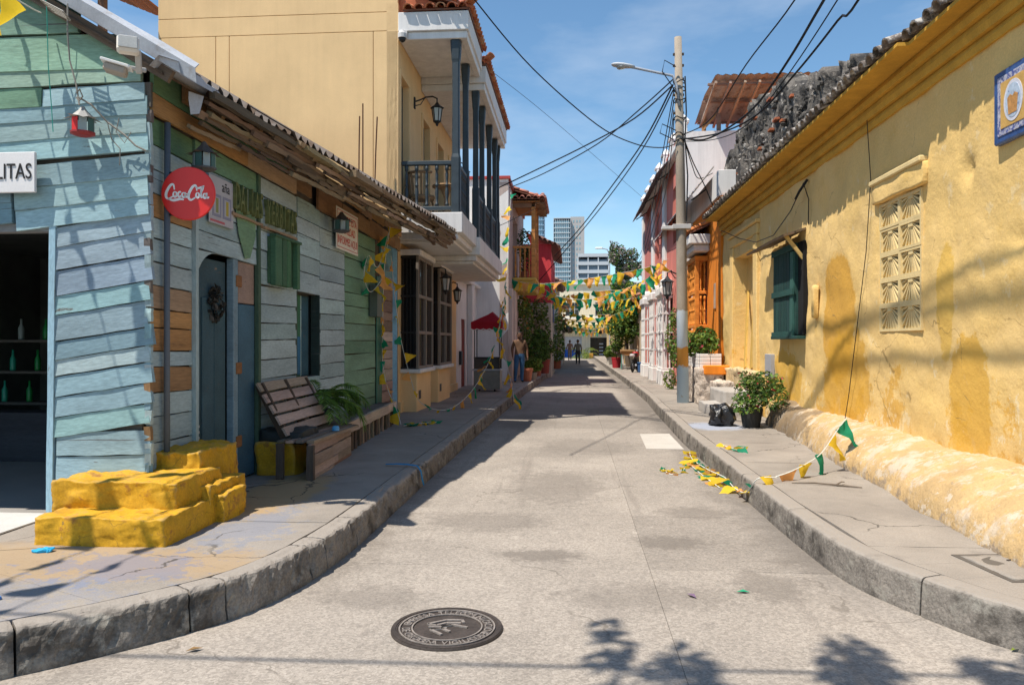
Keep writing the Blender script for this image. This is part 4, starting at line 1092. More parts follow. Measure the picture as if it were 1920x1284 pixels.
# pallet bench: leaning slatted back, seat slats, planked front
GW1, GW2 = (0.30, 0.225, 0.175), (0.37, 0.285, 0.23)
pb = thing('pallet_bench', 'weathered pallet wood bench with a leaning slatted back', 'bench', (-2.8, 8.0, SW))
for k in range(5):
    f = k / 4; zc = 0.66 + f * 0.44; xc = -2.86 - f * 0.26
    plank('back_slat', pb, (xc, 7.42 - f * 0.02, zc), (xc, 8.85, zc + 0.01), 0.098, 0.022, (0.86, 0, 0.5), M_WOOD, jcol(GW2, 0.12), 0.004)
for y in (7.5, 8.12, 8.75):
    plank('back_rail', pb, (-2.88, y, 0.60), (-3.15, y, 1.13), 0.09, 0.04, (0, -1, 0), M_WOOD, (0.08, 0.055, 0.04), 0.004)
for k in range(4):
    x = -2.84 + k * 0.10
    plank('seat_slat', pb, (x, 7.28 + RN.uniform(-0.04, 0.04), 0.585), (x - 0.03, 8.86, 0.575), 0.075, 0.022, (0, 0, 1), M_WOOD, jcol(GW1 if k % 2 else GW2, 0.2), 0.004) if False else None
    mb = MB(); mb.box((0.072, 1.55, 0.024), jit=0.006)
    mb.obj('seat_slat', M_WOOD, pb, T(x - 0.01, 8.07, 0.585 + RN.uniform(-0.008, 0.008), RN.uniform(-0.02, 0.02)), jcol(GW1 if k % 2 else (0.16, 0.12, 0.1), 0.2))
for k, (zc, h) in enumerate(((0.515, 0.11), (0.395, 0.12), (0.295, 0.09), (0.232, 0.05))):
    y = 7.22
    while y < 8.75:
        y1 = min(8.86, y + RN.choice((0.8, 1.0, 1.7)))
        xa = -2.50 - (y - 7.2) * 0.07; xb = -2.50 - (y1 - 7.2) * 0.07
        plank('front_board', pb, (xa, y, zc), (xb, y1 - 0.008, zc), h - 0.008, 0.026, (1, 0, 0), M_WOOD, jcol(RN.choice([GW1, GW2, (0.26, 0.15, 0.10)]), 0.18), 0.005)
        y = y1
plank('end_post', pb, (-2.53, 7.24, SW), (-2.53, 7.24, 0.56), 0.07, 0.05, (0, -1, 0), M_WOOD, (0.10, 0.075, 0.06), 0.004)
plank('end_post', pb, (-2.84, 7.26, SW), (-2.84, 7.26, 0.57), 0.07, 0.05, (0, -1, 0), M_WOOD, (0.10, 0.075, 0.06), 0.004)
bt = thing('plastic_lid', 'light blue plastic lid lying on the bench edge', 'litter', (-2.52, 8.3, 0.6))  # a loose plastic lid
mb = MB(); mb.lathe([(0.0, 0.05), (0.03, 0.05), (0.04, 0.03), (0.04, 0.0), (0.0, 0.0)], 12); mb.obj('lid', M_GLOSS, bt, T(-2.56, 8.12, 0.60), (0.08, 0.34, 0.62))

# long low bench
lb = thing('plank_bench', 'long low bench with thick pale edge boards and slat legs', 'bench', (-2.9, 10.4, SW))
mb = MB(); mb.add([(-3.16, 8.92, 0.50), (-2.68, 8.92, 0.50), (-2.90, 12.35, 0.50), (-3.16, 12.35, 0.50), (-3.16, 8.92, 0.57), (-2.68, 8.92, 0.57), (-2.90, 12.35, 0.57), (-3.16, 12.35, 0.57)], [(0, 1, 2, 3), (4, 5, 6, 7), (0, 1, 5, 4), (1, 2, 6, 5), (2, 3, 7, 6), (3, 0, 4, 7)])
mb.obj('top', M_WOOD, lb, None, (0.16, 0.13, 0.115))
y = 8.94
while y < 12.3:
    y1 = min(12.35, y + RN.uniform(0.5, 0.85)); xa = -2.67 - (y - 8.92) * 0.064; xb = -2.67 - (y1 - 8.92) * 0.064
    plank('edge_board', lb, (xa, y, 0.53), (xb, y1 - 0.01, 0.53), 0.13, 0.045, (1, 0, 0), M_WOOD, jcol((0.46, 0.37, 0.29), 0.12), 0.004)
    y = y1
y = 8.98
while y < 12.3:
    xa = -2.70 - (y - 8.92) * 0.064
    plank('slat_leg', lb, (xa, y, SW), (xa, y + RN.uniform(-0.02, 0.02), 0.47), 0.075, 0.03, (1, 0, 0), M_WOOD, jcol(RN.choice([(0.3, 0.22, 0.15), (0.10, 0.07, 0.05), (0.2, 0.15, 0.11)]), 0.2), 0.004)
    y += RN.uniform(0.17, 0.3)
mb = MB(); mb.span((-3.12, 8.95, SW), (-2.95, 12.3, 0.5)); mb.obj('back_board', M_WOOD, lb, None, (0.06, 0.045, 0.035))

# potted palm between the benches
def palm(label, c, h, n, L, group=None, potc=(0.05, 0.05, 0.05), mat=None, pot=True, pr=0.14):
    o = thing('potted_palm', label, 'plant', c, group)
    if pot:
        mb = MB(); mb.lathe([(pr * 0.75, 0), (pr * 0.95, 0.22), (pr, 0.25), (pr * 0.85, 0.25), (pr * 0.8, 0.22), (0, 0.21)], 14)
        mb.obj('pot', M_PAINT, o, T(*c), potc, True)
    r = random.Random(int(c[1] * 100))
    for k in range(n):
        a = r.uniform(0, 2 * math.pi); el = r.uniform(0.3, 1.25); LL = L * r.uniform(0.7, 1.1)
        pts = []; p = Vector((c[0], c[1], c[2] + (h if pot else 0.0))); e = el
        for i in range(9):
            pts.append(p.copy()); st_ = LL / 8
            p = p + Vector((math.cos(a) * math.cos(e), math.sin(a) * math.cos(e), math.sin(e))) * st_; e -= 0.17 + 0.03 * i
        mb = MB(); mb.tube(pts, [0.007 - 0.0006 * i for i in range(9)], 4)
        for i in range(2, 9):
            for s_ in (-1, 1):
                for q in (0.0, 0.33, 0.66):
                    if i == 8 and q > 0: continue
                    b0 = pts[i].lerp(pts[min(i + 1, 8)], q); t = (pts[min(i + 1, 8)] - pts[max(i - 1, 0)]).normalized()
                    sd = t.cross(Vector((0, 0, 1))).normalized() * s_
                    lv = LL * 0.28 * (1 - abs(i - 4.5) / 7); tip = b0 + (sd * 0.8 + t * 0.55 + Vector((0, 0, -0.25 + r.uniform(-0.15, 0.1)))) * lv
                    m_ = b0.lerp(tip, 0.5) + Vector((0, 0, 0.012)); w = t * 0.011 * (LL / 0.7)
                    mb.add([b0, m_ + w, tip, m_ - w], [(0, 1, 2), (0, 2, 3)])
        mb.obj('frond', mat or M_LEAF, o)
    return o
palm('feathery palm in a dark pot between pallet bench and window', (-2.98, 8.85, 0.52), 0.28, 32, 0.66, None, (0.03, 0.03, 0.03))
# blue rag knotted round the kerb
rg = thing('blue_rag', 'blue cloth strip hanging over the left kerb', 'rag', (-1.75, 8.0, SW))
mb = MB(); rings = []
for i, (x, y, z) in enumerate(((-2.02, 8.15, 0.235), (-1.9, 8.12, 0.245), (-1.78, 8.1, 0.245), (-1.66, 8.07, 0.235), (-1.615, 8.05, 0.18), (-1.60, 8.04, 0.10), (-1.585, 8.06, 0.03))):
    w = 0.012 + 0.006 * (i % 3); rings.append([(x, y - w, z), (x, y + w, z), (x + 0.006, y + w, z + 0.008), (x + 0.006, y - w, z + 0.008)])
mb.rings(rings); mb.obj('strip', M_CLOTH, rg, None, (0.03, 0.22, 0.45))

M_PANE_ = pm('fridge_glass', (0.05, 0.07, 0.07), 0.1, 0.2, 6, bump=0, spec=0.6)
# dim bar shelf inside the room
fr = thing('drinks_fridge', 'pale upright drinks fridge in the gloom of the doorway', 'fridge', (-5.5, 11.4, 0.14))
bspan('cabinet', (-5.9, 11.3, 0.14), (-5.2, 11.9, 1.9), M_PAINT, fr, (0.45, 0.45, 0.47), 0.02); bspan('door', (-5.86, 11.27, 0.4), (-5.24, 11.298, 1.8), M_PANE_, fr); bspan('handle', (-5.3, 11.22, 0.9), (-5.27, 11.268, 1.3), M_GALV, fr)
tbl = thing('cafe_table', 'small wooden table inside the open doorway', 'table', (-4.75, 7.4, 0.14))
bspan('top', (-5.1, 7.1, 0.82), (-4.5, 7.7, 0.86), M_WOOD, tbl, (0.30, 0.2, 0.12)); bspan('pedestal', (-4.84, 7.36, 0.16), (-4.76, 7.44, 0.818), M_WOOD, tbl, (0.12, 0.08, 0.06)); bspan('foot', (-5.0, 7.2, 0.142), (-4.6, 7.6, 0.175), M_WOOD, tbl, (0.12, 0.08, 0.06))
for k, (yy, lab) in enumerate(((7.95, 'wooden chair behind the small table inside the doorway'),)):
    cr_ = thing('wooden_chair', lab, 'chair', (-4.8, yy, 0.14)); bk = 1 if k == 0 else -1
    bspan('seat', (-5.0, yy - 0.2, 0.56), (-4.6, yy + 0.2, 0.6), M_WOOD, cr_, (0.28, 0.16, 0.08))
    for sx in (-0.17, 0.17):
        for sy in (-0.17, 0.17): bspan('leg', (-4.8 + sx - 0.02, yy + sy - 0.02, 0.14), (-4.8 + sx + 0.02, yy + sy + 0.02, 0.56), M_WOOD, cr_, (0.2, 0.11, 0.06))
    bspan('backrest', (-5.0, yy + bk * 0.18 - 0.015, 0.78), (-4.6, yy + bk * 0.18 + 0.015, 1.05), M_WOOD, cr_, (0.28, 0.16, 0.08))
    for sx in (-0.17, 0.17): bspan('back_post', (-4.8 + sx - 0.02, yy + bk * 0.18 - 0.018, 0.602), (-4.8 + sx + 0.02, yy + bk * 0.18 + 0.018, 1.08), M_WOOD, cr_, (0.2, 0.11, 0.06))
sh = thing('bar_shelf', 'dark bar shelf standing inside the open doorway', 'shelf', (-6.2, 9.4, 0.14))
for zz in (0.75, 1.15, 1.55): bspan('shelf_board', (-7.9, 9.3, zz), (-4.9, 9.6, zz + 0.035), M_WOOD, sh, (0.10, 0.09, 0.08))
for xx in (-7.9, -6.4, -4.94): bspan('upright', (xx, 9.3, 0.14), (xx + 0.05, 9.6, 1.9), M_WOOD, sh, (0.08, 0.07, 0.06))
bspan('counter', (-7.9, 8.6, 0.14), (-5.2, 9.0, 0.72), M_WOOD, sh, (0.05, 0.05, 0.06))
r = random.Random(4)
for k in range(24):
    x = -7.7 + k * 0.113; zz = (0.785, 1.185, 1.585)[k % 3]
    b_ = thing('bottle', 'glass bottle on the dim bar shelf inside the doorway', 'bottle', (x, 9.42, zz), 'bottles on the bar shelf')
    mb = MB(); mb.lathe([(0.034, 0), (0.036, 0.02), (0.036, 0.15), (0.014, 0.2), (0.013, 0.27), (0.0, 0.27)], 10)
    mb.obj('glass', M_GLOSS, b_, T(x, 9.42, zz), r.choice([(0.01, 0.22, 0.05), (0.25, 0.3, 0.3), (0.2, 0.1, 0.02), (0.02, 0.3, 0.2)]), True)

# ------------------------------------------------------------------ shared builders for houses
M_OCHRE = pm('ochre_stucco', (0.82, 0.56, 0.29), 0.9, 0.09, 0.9, grain=0.04, gs=60, bump=0.15, bs=30, streak=0.05)
M_WHITEW = pm('white_stucco', (0.74, 0.72, 0.70), 0.9, 0.06, 1.2, grain=0.04, bump=0.2, bs=25, streak=0.14)
M_SLATE = pm('slate_blue_enamel', (0.036, 0.050, 0.060), 0.5, 0.2, 5, grain=0.05, bump=0.1, spec=0.4)
M_PANE = pm('dark_window_pane', (0.02, 0.02, 0.022), 0.12, 0.2, 3, bump=0, spec=0.6)
TILE_C = [(0.46, 0.14, 0.065), (0.52, 0.19, 0.09), (0.40, 0.12, 0.06), (0.50, 0.24, 0.14)]
def tile_mesh(r=0.095, L=0.42, mat=M_TILE, n=6):
    key = ('tile', r, L, mat.name)
    if key in CACHE: return CACHE[key]
    mb = MB(); rings = []
    for x, rr in ((0, r), (L * 0.5, r * 0.93), (L, r * 0.86)):
        o = [(x, rr * math.cos(math.pi * k / n), rr * math.sin(math.pi * k / n)) for k in range(n + 1)]
        i = [(x, (rr - 0.016) * math.cos(math.pi * k / n), (rr - 0.016) * math.sin(math.pi * k / n)) for k in range(n, -1, -1)]
        rings.append(o + i)
    mb.rings(rings)
    CACHE[key] = mb.mesh('roof_tile', True, [mat])
    CACHE[key].polygons.foreach_set('use_smooth', [len(p.vertices) == 4 for p in CACHE[key].polygons])
    return CACHE[key]
def tile_field(parent, p0, p1, out, slope, rows_=2, sp=0.2, r=0.095, L=0.42, mat=None, cols=TILE_C, jit=0.03, name='roof_tile', under=True):
    """courses of barrel tiles whose lower ends lie on the line p0-p1 and which run up against out"""
    p0 = Vector(p0); p1 = Vector(p1); out = Vector(out).normalized(); n = max(1, int(round((p1 - p0).length / sp)))
    up = (-out + Vector((0, 0, slope))).normalized()
    me = tile_mesh(r, L, mat or M_TILE)
    nrm = Vector((out.x * slope, out.y * slope, 1.0)).normalized()
    for k in range(rows_):
        for i in range(n):
            p = p0.lerp(p1, (i + 0.5) / n) + up * (k * L * 0.82) + nrm * (0.012 * k)
            M = frame(p + Vector((0, 0, RN.uniform(-0.006, 0.006))), up + Vector((RN.uniform(-jit, jit), RN.uniform(-jit, jit), 0)), nrm)
            inst(name, me, parent, M, jcol(RN.choice(cols), 0.15))
    if under:
        a = p0 + up * 0.05 - nrm * 0.012; b_ = p1 + up * 0.05 - nrm * 0.012; D = up * (rows_ * L * 0.82 + 0.2)
        mb = MB(); t = nrm * -0.03
        mb.add([a, b_, b_ + D, a + D, a + t, b_ + t, b_ + D + t, a + D + t], [(0, 1, 2, 3), (7, 6, 5, 4), (0, 4, 5, 1), (1, 5, 6, 2), (2, 6, 7, 3), (3, 7, 4, 0)])
        mb.obj('tile_bed', M_TILE, parent, None, (0.20, 0.09, 0.06))
def carriage_lantern(label, p, out=(1, 0, 0), s=1.0, arm=0.42):
    """black wall lantern on a curled arm; p is the wall point"""
    o = thing('wall_lantern', label, 'lantern', p, 'black carriage lanterns on the houses')
    M = frame(p, out) @ Matrix.Scale(s, 4)
    mb = MB(); mb.tube([(0, 0, 0.02), (0.10, 0, 0.05), (0.22, 0, 0.10), (arm - 0.08, 0, 0.11), (arm, 0, 0.07), (arm, 0, -0.02)], 0.014, 6); mb.box((0.025, 0.07, 0.2), (0.012, 0, 0)); mb.tube([(0.02, 0, -0.05), (0.12, 0, -0.03), (0.2, 0, 0.09)], 0.009, 5)
    mb.obj('arm', M_BLACK, o, M)
    LM = M @ T(arm, 0, -0.02)
    mb = MB(); mb.lathe([(0.012, 0.03), (0.03, 0.0), (0.055, -0.03), (0.125, -0.075), (0.13, -0.085), (0.10, -0.09), (0, -0.09)], 6); mb.obj('cap', M_BLACK, o, LM)
    mb = MB(); mb.lathe([(0.088, -0.092), (0.058, -0.315)], 6); mb.obj('glass', M_GLASS, o, LM)
    mb = MB()
    for k in range(6):
        a = 2 * math.pi * k / 6
        mb.tube([(0.095 * math.cos(a), 0.095 * math.sin(a), -0.088), (0.063 * math.cos(a), 0.063 * math.sin(a), -0.32)], 0.008, 4)
    mb.obj('frame', M_BLACK, o, LM)
    mb = MB(); mb.lathe([(0.07, -0.315), (0.07, -0.33), (0.03, -0.36), (0.018, -0.40), (0.0, -0.41)], 6); mb.obj('finial', M_BLACK, o, LM)
    return o
def baluster_mesh(h, mat, r=0.03):
    key = ('bal', round(h, 3), mat.name, r)
    if key in CACHE: return CACHE[key]
    mb = MB()
    P = [(1.0, 0), (1.0, 0.06), (0.62, 0.08), (0.72, 0.2), (0.98, 0.32), (0.8, 0.42), (0.55, 0.48), (0.95, 0.5), (0.95, 0.53), (0.55, 0.55), (0.75, 0.66), (0.85, 0.76), (0.55, 0.86), (1.0, 0.88), (1.0, 1.0)]
    mb.lathe([(r * a, h * b_) for a, b_ in P], 10)
    CACHE[key] = mb.mesh('baluster', True, [mat])
    return CACHE[key]
def wood_window(parent, axis, plane, a0, a1, z0, z1, sgn, mat, color, nx=2, nz=3, back=0.2, pane=None, fr=0.05):
    """window set into an opening: pane, frame and glazing bars"""
    w = None
    def pos(a, d, z): return (plane - sgn * d, a, z) if axis == 'x' else (a, plane - sgn * d, z)
    pn = bspan('window', pos(a0, back, z0), pos(a1, back + 0.02, z1), pane or M_PANE, parent, None, 0.002)
    for q0, q1 in (((a0, z0), (a1, z0 + fr)), ((a0, z1 - fr), (a1, z1)), ((a0, z0 + fr), (a0 + fr, z1 - fr)), ((a1 - fr, z0 + fr), (a1, z1 - fr))):
        bspan('frame', pos(q0[0], back - 0.05, q0[1]), pos(q1[0], back - 0.002, q1[1]), mat, pn, color, 0.004)
    for i in range(1, nx):
        a = a0 + (a1 - a0) * i / nx
        bspan('bar', pos(a - fr * 0.4, back - 0.04, z0 + fr), pos(a + fr * 0.4, back - 0.004, z1 - fr), mat, pn, color, 0.004)
    for j in range(1, nz):
        z = z0 + (z1 - z0) * j / nz
        bspan('bar', pos(a0 + fr, back - 0.036, z - fr * 0.4), pos(a1 - fr, back - 0.006, z + fr * 0.4), mat, pn, color, 0.004)
    return pn

# ------------------------------------------------------------------ ochre house with the slate balcony
oh = thing('balcony_house', 'two storey ochre house with white balcony slab and slate blue posts', 'house', (-5.5, 18, SW))
XA, YA, YB, YC = -3.3, 14.3, 16.45, 21.5
up_h = [(14.46, 15.18, 4.02, 6.65), (16.62, 17.4, 3.85, 6.45), (18.45, 19.25, 3.85, 6.4), (20.2, 20.9, 3.85, 6.4), (19.2, 20.15, SW, 3.0)]
facade('wall', oh, M_OCHRE, 'x', XA, YA, YC, 0.0, 7.95, up_h, 0.22, 0.6, 0.004, 3, sgn=1)
core = MB(); core.span((-8.0, YA + 0.08, 0), (XA - 0.30, YC - 0.02, 8.6)); core.obj('core', M_OCHRE, oh)
xs = [-8.03, -6.87, -6.60, -3.78, XA - 0.002]; zs = [0.0, 4.2, 7.44, 7.80, 9.4]
for i in range(4):
    for j in range(4):
        if j >= 2 and i: continue
        xe = xs[4] if j >= 2 else xs[i + 1]
        bspan('stucco_panel', (xs[i] + 0.005, YA - 0.0, zs[j] + 0.005), (xe - 0.005, YA + 0.075, zs[j + 1] - 0.005), M_OCHRE, oh, None, 0.005)
for (a0, a1, z0, z1) in up_h[:4]:
    wood_window(oh, 'x', XA, a0, a1, z0, z1, 1, M_SLATE, None, 2, 3, 0.16)
    for q0, q1 in (((a0 - 0.1, z0), (a0 - 0.004, z1 + 0.1)), ((a1 + 0.004, z0), (a1 + 0.1, z1 + 0.1)), ((a0, z1 + 0.004), (a1, z1 + 0.1))):
        bspan('window_surround', (XA - 0.01, q0[0], q0[1]), (XA + 0.03, q1[0], q1[1]), M_OCHRE, oh, None, 0.006)
dd = bspan('door', (XA - 0.2, 19.2, SW), (XA - 0.16, 20.15, 3.0), M_OCHRE, oh)
for y0 in (19.28, 19.72):
    for z0, z1 in ((0.4, 1.4), (1.5, 2.85)): bspan('door_panel', (XA - 0.165, y0, z0), (XA - 0.145, y0 + 0.36, z1), M_OCHRE, dd, None, 0.01)
# balcony slabs, stepped
def slab(y0, y1, dz, dx):
    bspan('balcony_slab', (XA + 0.004, y0, 3.62 + dz), (-2.08 + dx, y1, 4.0 + dz), M_WHITEW, oh, None, 0.01)
    bspan('slab_moulding', (XA + 0.004, y0 + 0.05, 3.50 + dz), (-2.17 + dx, y1 - 0.002, 3.617 + dz), M_WHITEW, oh, None, 0.012)
    bspan('slab_soffit', (XA + 0.004, y0 + 0.12, 3.44 + dz), (-2.25 + dx, y1 - 0.004, 3.497 + dz), M_WHITEW, oh, None, 0.012)
slab(YA + 0.02, YB, 0, 0); slab(YB + 0.004, YC, -0.18, 0.08)
def roof_section(y0, y1, dz, dx):
    zb = 7.27 + dz; xr = -1.98 + dx
    bspan('roof_soffit', (XA + 0.004, y0 + 0.06, zb + 0.02), (xr - 0.06, y1, zb + 0.08), M_WHITEW, oh, None, 0.008)
    bspan('roof_beam', (XA + 0.004, y0 + 0.02, zb), (xr - 0.012, y0 + 0.14, zb + 0.14), M_WHITEW, oh, None, 0.01)
    bspan('roof_beam', (xr - 0.14, y0 + 0.144, zb), (xr - 0.02, y1, zb + 0.14), M_WHITEW, oh, None, 0.01)
    bspan('roof_fascia', (XA + 0.004, y0 - 0.03, zb + 0.143), (xr + 0.02, y0 + 0.1, zb + 0.5), M_WHITEW, oh, None, 0.01)
    bspan('roof_fascia', (xr - 0.1, y0 + 0.104, zb + 0.143), (xr + 0.02, y1, zb + 0.5), M_WHITEW, oh, None, 0.01)
    tile_field(oh, (xr + 0.10, y0 - 0.03, zb + 0.53), (xr + 0.10, y1, zb + 0.53), (1, 0, 0), 0.42, 3, 0.19)
    tile_field(oh, (XA + 0.1, y0 - 0.11, zb + 0.53), (xr + 0.02, y0 - 0.11, zb + 0.53), (0, -1, 0), 0.42, 3, 0.21)
    me = tile_mesh(0.095, 0.42)
    inst('ridge_tile', me, oh, frame((xr + 0.16, y0 - 0.17, zb + 0.66), (-0.75, 0.75, -0.35)), TILE_C[1])
    inst('ridge_tile', me, oh, frame((xr - 0.02, y0 + 0.02, zb + 0.62), (-0.75, 0.75, 0.3)), TILE_C[0])
    mb = MB(); mb.add([(xr - 0.1, y0 + 0.1, zb + 0.5), (xr - 0.1, y1, zb + 0.5), (-5.6, y1, zb + 1.9), (-5.6, y0 + 0.1, zb + 1.9), (XA, y0 + 0.1, zb + 0.5)], [(0, 1, 2, 3), (0, 3, 4)])
    mb.obj('roof_slope', M_TILE, oh, None, TILE_C[0])
roof_section(YA, YB, 0, 0); roof_section(YB + 0.05, YC + 0.1, -0.26, 0.08)
# posts with flared heads
def post(x, y, z0, z1, w=0.13):
    mb = MB(); n = 8; rings = []
    def R_(a, z):
        return [(x + a * q[0], y + a * q[1], z) for q in ((-1, -0.7), (-0.7, -1), (0.7, -1), (1, -0.7), (1, 0.7), (0.7, 1), (-0.7, 1), (-1, 0.7))]
    h = w / 2
    for a, z in ((h * 1.15, z0), (h * 1.15, z0 + 1.05), (h * 0.95, z0 + 1.12), (h * 0.86, z0 + 2.2), (h * 0.9, z1 - 0.42), (h * 1.05, z1 - 0.36), (h * 1.3, z1 - 0.1), (h * 1.3, z1)): rings.append(R_(a, z))
    mb.rings(rings); return mb.obj('post', M_SLATE, oh)
post(-2.22, 14.46, 4.0, 7.27, 0.15); post(-2.22, 15.75, 4.0, 7.27)
for yy in (16.62, 17.75, 19.3, 20.6, 21.35): post(-2.12, yy, 3.82, 7.01)
bal = baluster_mesh(0.78, M_SLATE, 0.036)
def railing(p0, p1, z0, n):
    p0 = Vector(p0); p1 = Vector(p1); d = (p1 - p0)
    for zz, t in ((z0 + 0.10, 0.07), (z0 + 0.96, 0.08)):
        c = p0.lerp(p1, 0.5)
        bbox('rail', (d.length, 0.09, t), M_SLATE, oh, frame((c.x, c.y, zz), d), None, 0.012)
    for i in range(n):
        p = p0.lerp(p1, (i + 0.5) / n); inst('baluster', bal, oh, T(p.x, p.y, z0 + 0.14))
railing((-3.27, 14.46, 0), (-2.30, 14.46, 0), 4.0, 5)
railing((-2.22, 14.54, 0), (-2.22, 15.68, 0), 4.0, 9)
for a, b_, n in ((16.68, 17.68, 9), (17.82, 19.23, 12), (19.37, 20.53, 10)): railing((-2.12, a, 0), (-2.12, b_, 0), 3.82, n)
# ground floor bay windows with grilles
def bay(y0, y1):
    x1 = -2.95
    bspan('bay_base', (XA - 0.01, y0 + 0.03, 0.15), (x1 - 0.04, y1 - 0.03, 0.96), M_OCHRE, oh, None, 0.012)
    bspan('bay_sill', (XA - 0.01, y0 - 0.05, 0.962), (x1 + 0.05, y1 + 0.05, 1.04), M_WHITEW, oh, None, 0.015)
    bspan('bay_hood', (XA - 0.01, y0 - 0.05, 3.22), (x1 + 0.05, y1 + 0.05, 3.33), M_WHITEW, oh, None, 0.015)
    bx = bspan('bay_window', (XA - 0.01, y0 + 0.05, 1.042), (x1 - 0.05, y1 - 0.05, 3.218), M_PANE, oh, None, 0.002)
    FRC = (0.20, 0.17, 0.145)
    for zz in (1.06, 1.74, 2.44, 3.18): bspan('bar', (x1 - 0.06, y0 + 0.02, zz - 0.03), (x1, y1 - 0.02, zz + 0.035), M_PAINT, bx, FRC)
    for yy in (y0 + 0.02, (y0 + y1) / 2, y1 - 0.02): bspan('bar', (x1 - 0.05, yy - 0.035, 1.05), (x1 + 0.006, yy + 0.035, 3.21), M_PAINT, bx, FRC)
    for zz in (1.06, 1.74, 2.44, 3.18): bspan('bar', (XA, y0 - 0.002, zz - 0.02), (x1 - 0.02, y0 + 0.045, zz + 0.02), M_BLACK, bx)
    for k in range(5):
        xx = XA + 0.05 + k * 0.07
        mb = MB(); mb.tube([(xx, y0 + 0.02, 1.05), (xx, y0 + 0.02, 3.2)], 0.011, 5); mb.obj('grille_rod', M_BLACK, bx)
    for k in range(9):
        yy = y0 + 0.1 + k * (y1 - y0 - 0.2) / 8
        mb = MB(); mb.tube([(x1 - 0.03, yy, 1.08), (x1 - 0.03, yy, 3.17)], 0.010, 5); mb.obj('grille_rod', pm('bronze_rod', (0.06, 0.045, 0.038), 0.6, 0.1, 9, bump=0), bx)
    bspan('meter_hatch', (x1 - 0.05, y0 + 0.2, 0.45), (x1 - 0.034, y0 + 0.42, 0.62), M_BLACK, oh)
bay(14.5, 16.0); bay(16.85, 18.5)
bspan('house_plinth', (XA - 0.01, YA, 0.1), (XA + 0.05, YC, 0.42), M_OCHRE, oh, None, 0.01)
bspan('number_plate', (XA + 0.002, 18.85, 1.75), (XA + 0.03, 18.98, 2.1), M_PAINT, oh, (0.22, 0.12, 0.06))
carriage_lantern('black lantern high under the slate blue balcony roof', (XA, 15.75, 6.52), (1, 0, 0), 1.15)
carriage_lantern('black lantern at the far end of the upper balcony', (XA, 19.85, 6.1), (1, 0, 0), 1.15)
carriage_lantern('black lantern between the two bay windows', (XA, 16.42, 3.05), (1, -0.0, 0), 1.1, 0.5)
carriage_lantern('black lantern on a curled arm beyond the second bay window', (XA, 18.75, 2.92), (1, 0, 0), 1.0, 0.45)
cd = thing('dome_camera', 'white dome camera below the balcony roof corner', 'camera', (-3.2, 14.3, 7.2))
mb = MB(); mb.box((0.16, 0.05, 0.16), (-3.2, 14.27, 7.33)); mb.box((0.05, 0.16, 0.05), (-3.2, 14.2, 7.33)); mb.lathe([(0.05, 7.36), (0.085, 7.30), (0.085, 7.22), (0, 7.22)], 12, None, 0, (-3.18, 14.12)); mb.obj('housing', M_PAINT, cd, None, (0.6, 0.58, 0.56))
mb = MB(); mb.lathe([(0.07, 7.22), (0.055, 7.17), (0.02, 7.145), (0, 7.145)], 12, None, 0, (-3.18, 14.12)); mb.obj('dome', M_BLACK, cd, None, None, True)
rbs = ((-3.95, 4.6, 5.72, 0.02), (-3.87, 4.6, 5.95, 0.0), (-3.66, 4.3, 5.70, 0.06))
for k, (x, z0, z1, ln) in enumerate(rbs):
    o = thing('reinforcing_rod', ('leftmost', 'middle', 'rightmost')[k] + ' of three rusty rods standing against the ochre side wall', 'rod', (x, 13.9, 4.0), 'rusty rods by the ochre wall')
    mb = MB(); mb.tube([(x, 13.9, 3.9), (x + ln * 0.5, 13.9, (z0 + z1) / 2), (x + ln, 13.9, z1)], 0.013, 6); mb.obj('rod', pm('rust', (0.13, 0.055, 0.03), 0.9, 0.3, 9), o)
# rattan chair and round table on the balcony
M_RAT = pm('rattan', (0.34, 0.21, 0.11), 0.8, 0.25, 14, bump=0.3)
ch = thing('rattan_chair', 'rattan armchair on the slate blue balcony', 'chair', (-2.98, 15.0, 4.0))
mb = MB()
for a in range(-4, 5):
    an = math.radians(150 + a * 22); mb.tube([(-2.98 + 0.24 * math.cos(an), 15.0 - 0.22 * math.sin(an), 4.42), (-2.98 + 0.29 * math.cos(an), 15.0 - 0.27 * math.sin(an), 4.86)], 0.02, 5)
mb.tube([(-2.98 + 0.29 * math.cos(math.radians(150 + a * 22)), 15.0 - 0.27 * math.sin(math.radians(150 + a * 22)), 4.87) for a in range(-5, 6)], 0.028, 6); mb.obj('backrest', M_RAT, ch)
mb = MB(); mb.lathe([(0.0, 4.36), (0.24, 4.36), (0.26, 4.40), (0.24, 4.44), (0, 4.44)], 14, None, 0, (-2.98, 15.0)); mb.obj('seat', M_RAT, ch)
for sx in (-1, 1):
    for sy in (-1, 1):
        mb = MB(); mb.tube([(-2.98 + sx * 0.2, 15.0 + sy * 0.2, 4.0), (-2.98 + sx * 0.17, 15.0 + sy * 0.17, 4.38)], 0.022, 6); mb.obj('leg', M_RAT, ch)
tb = thing('round_table', 'small round rattan table on the slate blue balcony', 'table', (-2.5, 15.1, 4.0))
mb = MB(); mb.lathe([(0.0, 4.62), (0.27, 4.62), (0.28, 4.64), (0.27, 4.66), (0, 4.66)], 18, None, 0, (-2.52, 15.1)); mb.obj('top', M_RAT, tb)
mb = MB(); mb.lathe([(0.14, 4.02), (0.05, 4.2), (0.04, 4.4), (0.12, 4.62)], 10, None, 0, (-2.52, 15.1)); mb.obj('pedestal', M_RAT, tb)

